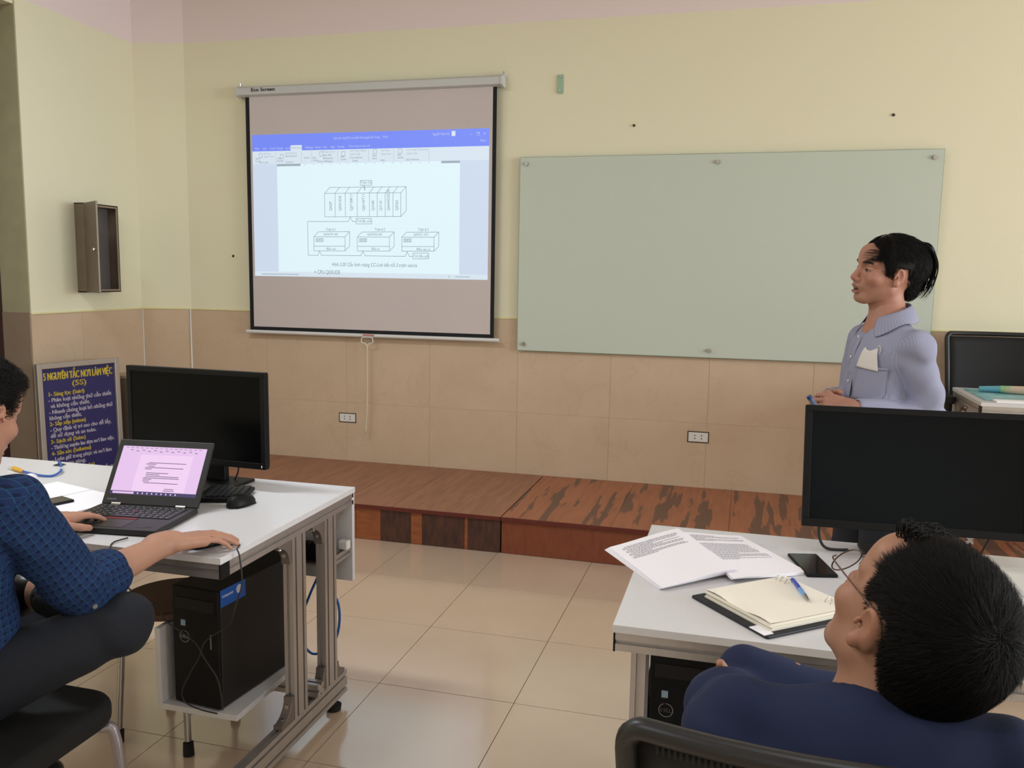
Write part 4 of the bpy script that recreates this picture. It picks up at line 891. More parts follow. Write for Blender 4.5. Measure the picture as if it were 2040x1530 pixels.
MB().prism([(0.004, 0), (0.250, 0), (0.254, 0.004), (0.254, 0.262), (0.250, 0.266), (0.004, 0.266), (0, 0.262), (0, 0.004)], 0, 0.006, lambda a, b, h: Mc @ Vector((a, b, h))).build('black_cover', M_leath, nb, world=True, bevel=0.002)
for k in range(5):
    d = 0.002 * (k % 3); MB().box(0.022 + d, 0.236 + d, 0.022 + d, 0.262 - d, 0.006 + 0.0032 * k, 0.0090 + 0.0032 * k).xf(Mc).build('page_block', M_cream, nb, world=True)
sheet(0.212, 0.236, Mc @ Matrix.Translation((0.129, 0.142, 0.022)), nx=14, curl=lambda u, v: 0.0035 * max(0, (0.12 - abs(v)) / 0.12) * math.sin(u * 9) + 0.001, th=0.0006).build('top_page', M_cream, nb, world=True)
MB().box(0.20, 0.246, -0.001, 0.024, 0.006, 0.0075).xf(Mc).build('white_tab', M_paper, nb, world=True)
for k, (a, b_) in enumerate([(0.035, 0.232), (0.050, 0.232), (0.065, 0.232), (0.19, 0.232), (0.205, 0.232)]):
    pts = [(a, b_ + 0.011 * math.cos(q), 0.021 + 0.012 * math.sin(q)) for q in [PI * j / 8 for j in range(9)]]
    b2 = MB().tube(pts, 0.0009, n=6, smooth=False).xf(Mc); b2.build('ring', M_steel, nb, world=True, smooth=True)
MB().box(0.040, 0.052, 0.030, 0.036, 0.0232, 0.0234).xf(Mc).build('page_mark', mat('date_print', (190, 178, 160), 0.9), nb, world=True)
pn = thing('ballpoint_pen', 'blue ballpoint pen lying on the cream notebook', 'pen', (0.15, 2.0, 0.770))
pa, pbb = Vector((0.136, 2.075, 0.7745)), Vector((0.163, 1.947, 0.7745)); dv = (pbb - pa)
M_penb = mat('pen_blue', (24, 60, 180), 0.25, coat=0.3)
MB().cyl(pa, pa + dv * 0.5, 0.0042, 0.0048, n=12).build('cap', M_penb, pn, world=True, smooth='auto')
MB().cyl(pa + dv * 0.5, pa + dv * 0.8, 0.0049, 0.0048, n=12).build('barrel', mat('pen_light', (96, 160, 226), 0.15, coat=0.4), pn, world=True, smooth='auto')
MB().cyl(pa + dv * 0.8, pa + dv * 0.97, 0.0048, 0.0030, n=12).cyl(pa + dv * 0.97, pbb + dv * 0.03, 0.0028, 0.0008, n=10, m=M_steel).build('grip', M_penb, pn, world=True, smooth='auto')
MB().box(-0.0015, 0.0015, -0.025, 0.025, 0.0045, 0.0062).xf(Matrix.Translation(pa + dv * 0.25) @ Matrix.Rotation(math.atan2(dv.y, dv.x) - PI / 2, 4, 'Z')).build('clip', M_penb, pn, world=True)
# plain slab added for an unidentified pale strip at the desk's far right
wsx = thing('white_strip', 'white flat plastic strip half seen behind the dark head at right', 'keyboard', (0.86, 2.26, 0.745))
MB().box(0.66, 1.06, 2.2, 2.34, 0.7455, 0.757).build('body', M_white, wsx, world=True, bevel=0.003)

# ================================================================ STOOLS AND CHAIRS
st = thing('wooden_stool', 'round brown wooden stool with chrome legs behind the left tower', 'stool', (-1.715, 2.27, 0))
M_stool = mat('stool_wood', (92, 58, 36), 0.35, noise=(6, (72, 42, 26), 0.6, (1, 6, 1)))
MB().cyl((0, 0, 0.425), (0, 0, 0.452), 0.16, n=48).build('seat', M_stool, st, bevel=0.006)
M_chr = mat('chrome_tube', (170, 164, 160), 0.18, 1.0)
for k in range(4):
    a = PI / 4 + PI / 2 * k; c, s = math.cos(a), math.sin(a)
    MB().tube([(0.11 * c, 0.11 * s, 0.424), (0.15 * c, 0.15 * s, 0.405), (0.166 * c, 0.166 * s, 0.2), (0.178 * c, 0.178 * s, 0.03)], 0.0105, n=12).build('leg', M_chr, st, smooth=True)
    MB().cyl((0.177 * c, 0.177 * s, 0.04), (0.181 * c, 0.181 * s, 0.0), 0.0155, 0.017, n=12).build('rubber_foot', M_rubber, st)

ch = thing('cushioned_chair', 'black cushioned seat with grey tube legs under the man in the checked shirt', 'chair', (-1.585, 1.41, 0))
def rounded_slab(x0, x1, y0, y1, z0, z1, r, puff=0.0, n=8):
    pts = []
    for cx, cy, a0 in ((x1 - r, y1 - r, 0), (x0 + r, y1 - r, PI / 2), (x0 + r, y0 + r, PI), (x1 - r, y0 + r, 1.5 * PI)):
        for k in range(n + 1): a = a0 + PI / 2 * k / n; pts.append((cx + r * math.cos(a), cy + r * math.sin(a)))
    return pts
pts = rounded_slab(-0.21, 0.20, -0.20, 0.24, 0, 0, 0.09)
MB().prism(pts, 0.415, 0.475, lambda a, b, h: Vector((a, b, h))).build('seat_cushion', mat('black_fabric', (20, 20, 20), 0.9, bump=(260, 0.4, 0.0006)), ch, bevel=0.022, seg=4)
M_gtube = mat('grey_tube', (150, 142, 146), 0.3, 0.5)
for sx in (-0.17, 0.165):
    for sy in (-0.15, 0.19):
        k = 1 if sy > 0 else -1
        MB().tube([(sx * 0.6, sy * 0.75, 0.405), (sx * 0.95, sy, 0.402), (sx + math.copysign(0.022, sx), sy + 0.02 * k, 0.36), (sx + math.copysign(0.03, sx), sy + 0.035 * k, 0.02)], 0.0125, n=12).build('leg', M_gtube, ch, smooth=True)
        MB().cyl((sx + math.copysign(0.03, sx), sy + 0.035 * k, 0.03), (sx + math.copysign(0.031, sx), sy + 0.036 * k, 0.0), 0.017, n=12).build('rubber_foot', M_rubber, ch)
MB().prism(rounded_slab(-0.18, 0.17, -0.02, 0.02, 0, 0, 0.015), 0.62, 0.84, lambda a, b, h: Vector((a, b - 0.235, h))).build('backrest', MATS['black_fabric'], ch, bevel=0.008)
for sx in (-0.13, 0.12): MB().tube([(sx, -0.13, 0.405), (sx, -0.24, 0.42), (sx, -0.262, 0.55), (sx, -0.262, 0.7)], 0.011, n=10).build('back_tube', M_gtube, ch, smooth=True)

def mesh_chair(label, loc, rz, z0=0.0, top=0.99, rows=True, arms=True, w_=0.47, lo=0.46, tilt=0.05):
    t = thing('office_chair', label, 'chair', (loc[0], loc[1], z0), rz)
    # chair faces +Y locally; back at y=-0.22
    n = 14; H0, H1 = lo, top
    def bp(u, v, d=0.0):   # u -1..1, v 0..1
        x = u * w_ / 2 * (1 - 0.10 * (1 - v)); y = -0.22 - tilt * v + 0.045 * u * u + 0.02 * math.sin(v * PI) - d; return Vector((x, y, H0 + (H1 - H0) * v))
    fr = MB(); ring = []
    rr_ = 0.12
    def edge(s):
        P_ = []
        for k in range(9): P_.append((-1 + 0.0, 0.10 + 0.84 * k / 8))
        for k in range(1, 7): a = PI / 2 * k / 6; P_.append((-1 + 0.09 * (1 - math.cos(a)), 0.94 + 0.06 * math.sin(a)))
        for k in range(1, 12): P_.append((-0.91 + 1.82 * k / 12, 1.0))
        for k in range(0, 7): a = PI / 2 * (1 - k / 6); P_.append((1 - 0.09 * (1 - math.cos(a)), 0.94 + 0.06 * math.sin(a)))
        for k in range(1, 9): P_.append((1, 0.94 - 0.84 * k / 8))
        for k in range(1, 5): a = PI / 2 * k / 4; P_.append((1 - 0.13 * (1 - math.cos(a)), 0.10 - 0.10 * math.sin(a)))
        for k in range(1, 12): P_.append((0.87 - 1.74 * k / 12, 0.0))
        for k in range(0, 5): a = PI / 2 * (1 - k / 4); P_.append((-1 + 0.13 * (1 - math.cos(a)), 0.10 - 0.10 * math.sin(a)))
        return P_
    pts_ = [bp(u, v) for u, v in edge(0)]
    fr.tube(pts_, 0.013, n=10, smooth=False)
    fr.build('back_frame', mat('chair_frame_black', (34, 33, 33), 0.38) if 'chair_frame_black' not in MATS else MATS['chair_frame_black'], t, smooth=True)
    ms_ = MB(); N_ = 12; vs = []
    for j in range(N_ + 1):
        for i in range(N_ + 1):
            u = (-1 + 2 * i / N_) * 0.965; v = 0.03 + 0.94 * j / N_; vs.append(bp(u, v, -0.004))
    ms_.add(vs, [(j * (N_ + 1) + i, j * (N_ + 1) + i + 1, (j + 1) * (N_ + 1) + i + 1, (j + 1) * (N_ + 1) + i) for j in range(N_) for i in range(N_)])
    o = ms_.build('back_mesh', mat('chair_mesh_black', (22, 22, 23), 0.75, bump=(700, 0.6, 0.0006)) if 'chair_mesh_black' not in MATS else MATS['chair_mesh_black'], t, smooth=True)
    s_ = o.modifiers.new('thick', 'SOLIDIFY'); s_.thickness = 0.004
    if rows:   # woven edge: a row of small ribs under the top rail
        rb = MB()
        for k in range(70):
            u = -0.86 + 1.72 * k / 69; p = bp(u, 0.974, 0.0); rb.box(p.x - 0.0016, p.x + 0.0016, p.y - 0.006, p.y + 0.004, p.z - 0.010, p.z + 0.002)
        o = rb.build('woven_edge', M_rubber, t); o['kind'] = 'stuff'
    MB().prism(rounded_slab(-0.24, 0.24, -0.2, 0.25, 0, 0, 0.09), 0.42, 0.48, lambda a, b, h: Vector((a, b, h))).build('seat', MATS['black_fabric'], t, bevel=0.02, seg=3)
    MB().tube([(0, -0.05, 0.41), (0, -0.24, 0.42), (0, -0.275, 0.5), (0, -0.262, 0.7)], 0.02, n=10).build('back_stem', MATS['chair_frame_black'], t, smooth=True)
    MB().cyl((0, 0, 0.10), (0, 0, 0.42), 0.028, n=16).build('gas_column', MATS['chair_frame_black'], t)
    for k in range(5):
        a = 2 * PI * k / 5 + 0.3; c, s = math.cos(a), math.sin(a)
        lgk = MB().tube([(0, 0, 0.10), (0.13 * c, 0.13 * s, 0.09), (0.27 * c, 0.27 * s, 0.07)], 0.016, n=8).build('base_leg', MATS['chair_frame_black'], t, smooth=True)
        MB().cyl((0.27 * c - 0.018 * s, 0.27 * s + 0.018 * c, 0.027), (0.27 * c + 0.018 * s, 0.27 * s - 0.018 * c, 0.027), 0.026, n=16).cyl((0.27 * c, 0.27 * s, 0.03), (0.27 * c, 0.27 * s, 0.07), 0.006, n=8).build('castor', M_rubber, lgk)
    if arms:
        for s in (-1, 1):
            am = MB(); am.prism(rounded_slab(-0.035, 0.035, -0.11, 0.12, 0, 0, 0.03), 0.655, 0.695, lambda a, b, h, s=s: Vector((a + s * 0.30, b + 0.03, h))); o = am.build('armrest', M_rubber, t, bevel=0.008)
            MB().tube([(s * 0.30, 0.0, 0.665), (s * 0.305, 0.0, 0.60), (s * 0.29, 0.0, 0.46), (s * 0.18, 0.0, 0.415)], 0.014, n=8).build('arm_post', MATS['chair_frame_black'], t, smooth=True)
    return t
tc_ = mesh_chair('black mesh office chair behind the teacher desk on the platform', (1.325, 4.955), PI, 0.2, top=1.0, rows=False, w_=0.52, lo=0.48, tilt=0.04)
mesh_chair('black mesh chair with ribbed top rail in the foreground at bottom right', (0.142, 1.155), 0.04, 0.0, top=0.985, rows=True, arms=False, w_=0.52, tilt=0.06)

# ================================================================ THINGS ON THE TEACHER DESK
b1 = thing('blue_magazine', 'thin book with a pale blue watercolour cover on the teacher desk', 'book', (1.33, 4.62, 0.93))
M_bm = mat('blue_cover', (176, 212, 214), 0.35, noise=(9, (84, 160, 172), 0.35))
MB().box(1.10, 1.42, 4.44, 4.86, 0.9305, 0.936).build('cover', M_bm, b1, world=True, bevel=0.001); MB().box(1.102, 1.418, 4.442, 4.858, 0.9302, 0.9304).build('pages', M_paper, b1, world=True)
b2 = thing('white_paper_pad', 'white paper pad lying in front of the blue book on the teacher desk', 'paper', (1.34, 4.40, 0.93))
MB().box(1.13, 1.50, 4.365, 4.435, 0.9305, 0.939).build('pad', M_paper, b2, world=True, bevel=0.001)
rl = thing('rolled_cloth', 'pastel patterned rolled tube lying on the blue book', 'roll', (1.38, 4.70, 0.936))
M_roll = mat('pastel_print', (216, 190, 170), 0.7, noise=(16, (150, 196, 140), 0.12))
cy = MB().cyl((1.235, 4.72, 0.9545), (1.445, 4.64, 0.9605), 0.018, 0.024, n=24); cy.build('roll', M_roll, rl, smooth='auto', world=True)
MB().cyl((1.234, 4.7205, 0.9545), (1.14, 4.73, 0.9515), 0.0175, 0.013, n=20).build('blue_end', mat('blue_end', (96, 160, 176), 0.6), rl, smooth='auto', world=True)
MB().tube([(1.445, 4.64, 0.962), (1.458, 4.635, 0.974), (1.472, 4.628, 0.964), (1.458, 4.63, 0.950), (1.447, 4.638, 0.958)], 0.006).build('loose_end', M_roll, rl, smooth=True, world=True)
bg = thing('plastic_bag', 'small crumpled clear plastic bag on the teacher desk edge', 'bag', (1.42, 4.42, 0.939))
bb = MB(); nn_ = 12; vs = []
for i in range(nn_ + 1):
    for k in range(2 * nn_):
        th, ph = PI / 2 * i / nn_, PI * k / nn_; r = 1 + 0.12 * math.sin(5 * ph + 3 * th) + random.uniform(-.05, .05)
        vs.append((1.46 + 0.075 * r * math.sin(th) * math.cos(ph), 4.44 + 0.045 * r * math.sin(th) * math.sin(ph), 0.9395 + 0.03 * r * math.cos(th)))
bb.add(vs, [(i * 2 * nn_ + k, (i + 1) * 2 * nn_ + k, (i + 1) * 2 * nn_ + (k + 1) % (2 * nn_), i * 2 * nn_ + (k + 1) % (2 * nn_)) for i in range(nn_) for k in range(2 * nn_)])
bb.build('bag', mat('milky_plastic', (226, 220, 222), 0.25, spec=0.7), bg, smooth=True, world=True)
# ================================================================ FIGURES: signed-distance modelling, meshed with surface nets
def V(*a): return np.array(a, dtype=np.float64)
def nrm(v): v = np.asarray(v, float); return v / (np.linalg.norm(v) + 1e-12)
_LAT = RNG.random((32, 32, 32)).astype(np.float32)
def vnoise(P, s):
    q = P * s; i = np.floor(q).astype(int); f = (q - i).astype(np.float32); f = f * f * (3 - 2 * f)
    r = 0
    for dx in (0, 1):
        for dy in (0, 1):
            for dz in (0, 1):
                wgt = (f[..., 0] if dx else 1 - f[..., 0]) * (f[..., 1] if dy else 1 - f[..., 1]) * (f[..., 2] if dz else 1 - f[..., 2])
                r = r + wgt * _LAT[(i[..., 0] + dx) % 32, (i[..., 1] + dy) % 32, (i[..., 2] + dz) % 32]
    return r - 0.5
class Prim:
    pass
def cone(a, b, ra, rb):
    a = np.asarray(a, float); b = np.asarray(b, float); ab = b - a; L2 = ab @ ab + 1e-12; R = max(ra, rb)
    def f(P):
        t = np.clip(((P - a) @ ab) / L2, 0, 1); return np.linalg.norm(P - a - t[..., None] * ab, axis=-1) - (ra + (rb - ra) * t)
    return f, np.minimum(a, b) - R, np.maximum(a, b) + R
def ell(c, r, M=None):
    c = np.asarray(c, float); r = np.asarray(r, float); M = np.eye(3) if M is None else np.asarray(M)
    def f(P):
        q = (P - c) @ M; k0 = np.linalg.norm(q / r, axis=-1); k1 = np.linalg.norm(q / r ** 2, axis=-1) + 1e-9; return k0 * (k0 - 1) / k1
    e = np.sqrt(((M * r) ** 2).sum(1)); return f, c - e, c + e
def rbox(c, h, rr, M=None):
    c = np.asarray(c, float); h = np.asarray(h, float); M = np.eye(3) if M is None else np.asarray(M)
    def f(P):
        q = np.abs((P - c) @ M) - (h - rr); return np.linalg.norm(np.maximum(q, 0), axis=-1) + np.minimum(q.max(-1), 0) - rr
    e = np.abs(M) @ h; return f, c - e, c + e
class Fig:
    def __init__(s): s.ops = []
    def u(s, prim, k=0.015): s.ops.append(('u', prim, k)); return s
    def sub(s, prim, k=0.006): s.ops.append(('s', prim, k)); return s
    def cut(s, p, n): s.ops.append(('c', (np.asarray(p, float), nrm(n)), 0)); return s   # keep side where (x-p).n < 0
    def disp(s, fn): s.ops.append(('d', fn, 0)); return s
    def bounds(s):
        lo = np.min([o[1][1] - o[2] for o in s.ops if o[0] == 'u'], 0); hi = np.max([o[1][2] + o[2] for o in s.ops if o[0] == 'u'], 0); return lo, hi
    def field(s, lo, hi, h):
        n = np.ceil((hi - lo) / h).astype(int) + 1
        ax = [lo[i] + h * np.arange(n[i]) for i in range(3)]
        D = np.full(n, 0.06, np.float32)
        for kind, pr, k in s.ops:
            if kind in 'us':
                f, a, b = pr; mg = 0.03 + k
                i0 = np.clip(((a - mg - lo) / h).astype(int), 0, n); i1 = np.clip(np.ceil((b + mg - lo) / h).astype(int) + 1, 0, n)
                if np.any(i1 <= i0): continue
                sl = tuple(slice(i0[q], i1[q]) for q in range(3))
                P = np.stack(np.meshgrid(*[ax[q][sl[q]] for q in range(3)], indexing='ij'), -1)
                d = f(P).astype(np.float32); A = D[sl]
                if kind == 'u':
                    if k > 0: hh = np.maximum(k - np.abs(A - d), 0) / k; D[sl] = np.minimum(A, d) - hh * hh * k * 0.25
                    else: D[sl] = np.minimum(A, d)
                else:
                    d = -d
                    if k > 0: hh = np.maximum(k - np.abs(A - d), 0) / k; D[sl] = np.maximum(A, d) + hh * hh * k * 0.25
                    else: D[sl] = np.maximum(A, d)
            elif kind == 'c':
                p, nn = pr
                g = (ax[0][:, None, None] - p[0]) * nn[0] + (ax[1][None, :, None] - p[1]) * nn[1] + (ax[2][None, None, :] - p[2]) * nn[2]
                D = np.maximum(D, g.astype(np.float32))
            else:
                m = np.abs(D) < 0.03
                idx = np.argwhere(m); P = lo + idx * h; D[m] += pr(P).astype(np.float32)
        return D, ax
    def at(s, P):
        """evaluate the whole field at arbitrary points"""
        D = np.full(P.shape[:-1], 0.06)
        for kind, pr, k in s.ops:
            if kind in 'us':
                d = pr[0](P)
                if kind == 'u':
                    hh = np.maximum(k - np.abs(D - d), 0) / max(k, 1e-6); D = np.minimum(D, d) - hh * hh * k * 0.25
                else:
                    d = -d; hh = np.maximum(k - np.abs(D - d), 0) / max(k, 1e-6); D = np.maximum(D, d) + hh * hh * k * 0.25
            elif kind == 'c': D = np.maximum(D, (P - pr[0]) @ pr[1])
        return D
    def mesh(s, h, lo=None, hi=None, smooth=1):
        a, b = s.bounds(); lo = a - 3 * h if lo is None else np.asarray(lo, float); hi = b + 3 * h if hi is None else np.asarray(hi, float)
        D, ax = s.field(lo, hi, h)
        # close at the grid boundary
        D[0], D[-1], D[:, 0], D[:, -1], D[:, :, 0], D[:, :, -1] = [np.maximum(x, 0.2 * h) for x in (D[0], D[-1], D[:, 0], D[:, -1], D[:, :, 0], D[:, :, -1])]
        return surfnets(D, lo, h, smooth)
def surfnets(D, lo, h, smooth=1):
    I = D < 0; nx, ny, nz = D.shape
    c = np.zeros((nx - 1, ny - 1, nz - 1), np.int8)
    for dx in (0, 1):
        for dy in (0, 1):
            for dz in (0, 1): c += I[dx:nx - 1 + dx, dy:ny - 1 + dy, dz:nz - 1 + dz]
    act = (c > 0) & (c < 8); idx = np.argwhere(act); n = len(idx)
    if n == 0: return np.zeros((0, 3)), np.zeros((0, 4), int)
    acc = np.zeros((n, 3)); cnt = np.zeros(n)
    co = [(0, 0, 0), (1, 0, 0), (0, 1, 0), (1, 1, 0), (0, 0, 1), (1, 0, 1), (0, 1, 1), (1, 1, 1)]
    val = [D[idx[:, 0] + o[0], idx[:, 1] + o[1], idx[:, 2] + o[2]].astype(np.float64) for o in co]
    for i, a in enumerate(co):
        for j, b in enumerate(co):
            if j > i and sum(abs(p - q) for p, q in zip(a, b)) == 1:
                m = (val[i] < 0) != (val[j] < 0); t = np.where(m, val[i] / np.where(m, val[i] - val[j], 1), 0)
                p = np.array(a) + t[:, None] * (np.array(b) - np.array(a)); acc += np.where(m[:, None], p, 0); cnt += m
    Vt = lo + h * (idx + acc / cnt[:, None])
    mp = -np.ones(act.shape, np.int32); mp[act] = np.arange(n)
    F = []
    for ax_ in range(3):
        o1, o2 = [(1, 2), (2, 0), (0, 1)][ax_]
        s0 = [slice(1, -1)] * 3; s0[ax_] = slice(0, -1); s1 = list(s0); s1[ax_] = slice(1, None)
        a = I[tuple(s0)]; b = I[tuple(s1)]; e = np.argwhere(a != b); 
        if len(e) == 0: continue
        fl = a[e[:, 0], e[:, 1], e[:, 2]]
        base = e.copy()
        for q in range(3):
            if q != ax_: base[:, q] += 1
        def g(d1, d2):
            t = base.copy(); t[:, o1] += d1; t[:, o2] += d2; return mp[t[:, 0], t[:, 1], t[:, 2]]
        q = np.stack([g(-1, -1), g(0, -1), g(0, 0), g(-1, 0)], 1); q[~fl] = q[~fl][:, ::-1]; F.append(q)
    F = np.concatenate(F); F = F[(F >= 0).all(1)]
    for _ in range(smooth):
        S_ = np.zeros_like(Vt); C_ = np.zeros(n)
        for k in range(4):
            a, b = F[:, k], F[:, (k + 1) % 4]; np.add.at(S_, a, Vt[b]); np.add.at(C_, a, 1); np.add.at(S_, b, Vt[a]); np.add.at(C_, b, 1)
        Vt = Vt * 0.5 + 0.5 * S_ / np.maximum(C_, 1)[:, None]
    return Vt, F
def mkmesh(name, Vt, F, mats, parent=None, mi=None, attrs=None, smooth=True):
    me = bpy.data.meshes.new(name); me.vertices.add(len(Vt)); me.vertices.foreach_set('co', np.asarray(Vt, np.float32).ravel())
    k = F.shape[1]; me.loops.add(F.size); me.loops.foreach_set('vertex_index', F.astype(np.int32).ravel())
    me.polygons.add(len(F)); me.polygons.foreach_set('loop_start', np.arange(0, F.size, k, dtype=np.int32)); me.polygons.foreach_set('loop_total', np.full(len(F), k, np.int32))
    for m in mats: me.materials.append(m)
    if mi is not None: me.polygons.foreach_set('material_index', mi.astype(np.int32))
    me.polygons.foreach_set('use_smooth', np.full(len(F), smooth)); me.update(calc_edges=True)
    for an, (ty, data) in (attrs or {}).items():
        a = me.attributes.new(an, ty, 'POINT'); a.data.foreach_set('color' if ty == 'FLOAT_COLOR' else 'vector' if ty == 'FLOAT_VECTOR' else 'value', np.asarray(data, np.float32).ravel())
    o = bpy.data.objects.new(name, me); COL.objects.link(o)
    if parent is not None: o.parent = parent; o.matrix_parent_inverse = wmat(parent).inverted()
    return o
def joinVF(parts):
    Vs, Fs, b = [], [], 0
    for v, f in parts: Vs.append(v); Fs.append(f + b); b += len(v)
    return np.concatenate(Vs), np.concatenate(Fs)

def attr_mat(name, rough, bump=None, spec=0.4, sss=0.0):
    m = bpy.data.materials.new(name); m.use_nodes = True; nt = m.node_tree; N = nt.nodes; L = nt.links; b = N['Principled BSDF']
    b.inputs['Roughness'].default_value = rough; b.inputs['Specular IOR Level'].default_value = spec
    if sss: b.inputs['Subsurface Weight'].default_value = sss; b.inputs['Subsurface Radius'].default_value = (0.012, 0.004, 0.002); b.inputs['Subsurface Scale'].default_value = 0.6
    at = N.new('ShaderNodeAttribute'); at.attribute_name = 'tint'; tc = N.new('ShaderNodeTexCoord')
    nz = N.new('ShaderNodeTexNoise'); nz.inputs['Scale'].default_value = 60; nz.inputs['Detail'].default_value = 4; L.new(tc.outputs['Object'], nz.inputs['Vector'])
    mx = N.new('ShaderNodeMix'); mx.data_type = 'RGBA'; mx.blend_type = 'MULTIPLY'; mx.inputs[0].default_value = 0.25; L.new(at.outputs['Color'], mx.inputs[6])
    cr = N.new('ShaderNodeValToRGB'); cr.color_ramp.elements[0].color = (0.6, 0.55, 0.5, 1); L.new(nz.outputs[0], cr.inputs[0]); L.new(cr.outputs[0], mx.inputs[7]); L.new(mx.outputs[2], b.inputs['Base Color'])
    n2 = N.new('ShaderNodeTexNoise'); n2.inputs['Scale'].default_value = 320; L.new(tc.outputs['Object'], n2.inputs['Vector'])
    bp = N.new('ShaderNodeBump'); bp.inputs['Strength'].default_value = 0.25; bp.inputs['Distance'].default_value = 0.0006; L.new(n2.outputs[0], bp.inputs['Height']); L.new(bp.outputs[0], b.inputs['Normal'])
    return m
M_skin = attr_mat('skin', 0.5, sss=0.12)
M_hair = mat('black_hair', (14, 12, 12), 0.6, spec=0.25, bump=(240, 0.4, 0.0008))
M_hairs = mat('black_hair_strands', (19, 16, 15), 0.62, spec=0.16)
M_eye = mat('eye_white', (160, 144, 134), 0.2); M_iris = mat('dark_iris', (26, 16, 12), 0.12, spec=0.8)
M_brow = mat('brow_hair', (34, 24, 20), 0.7)

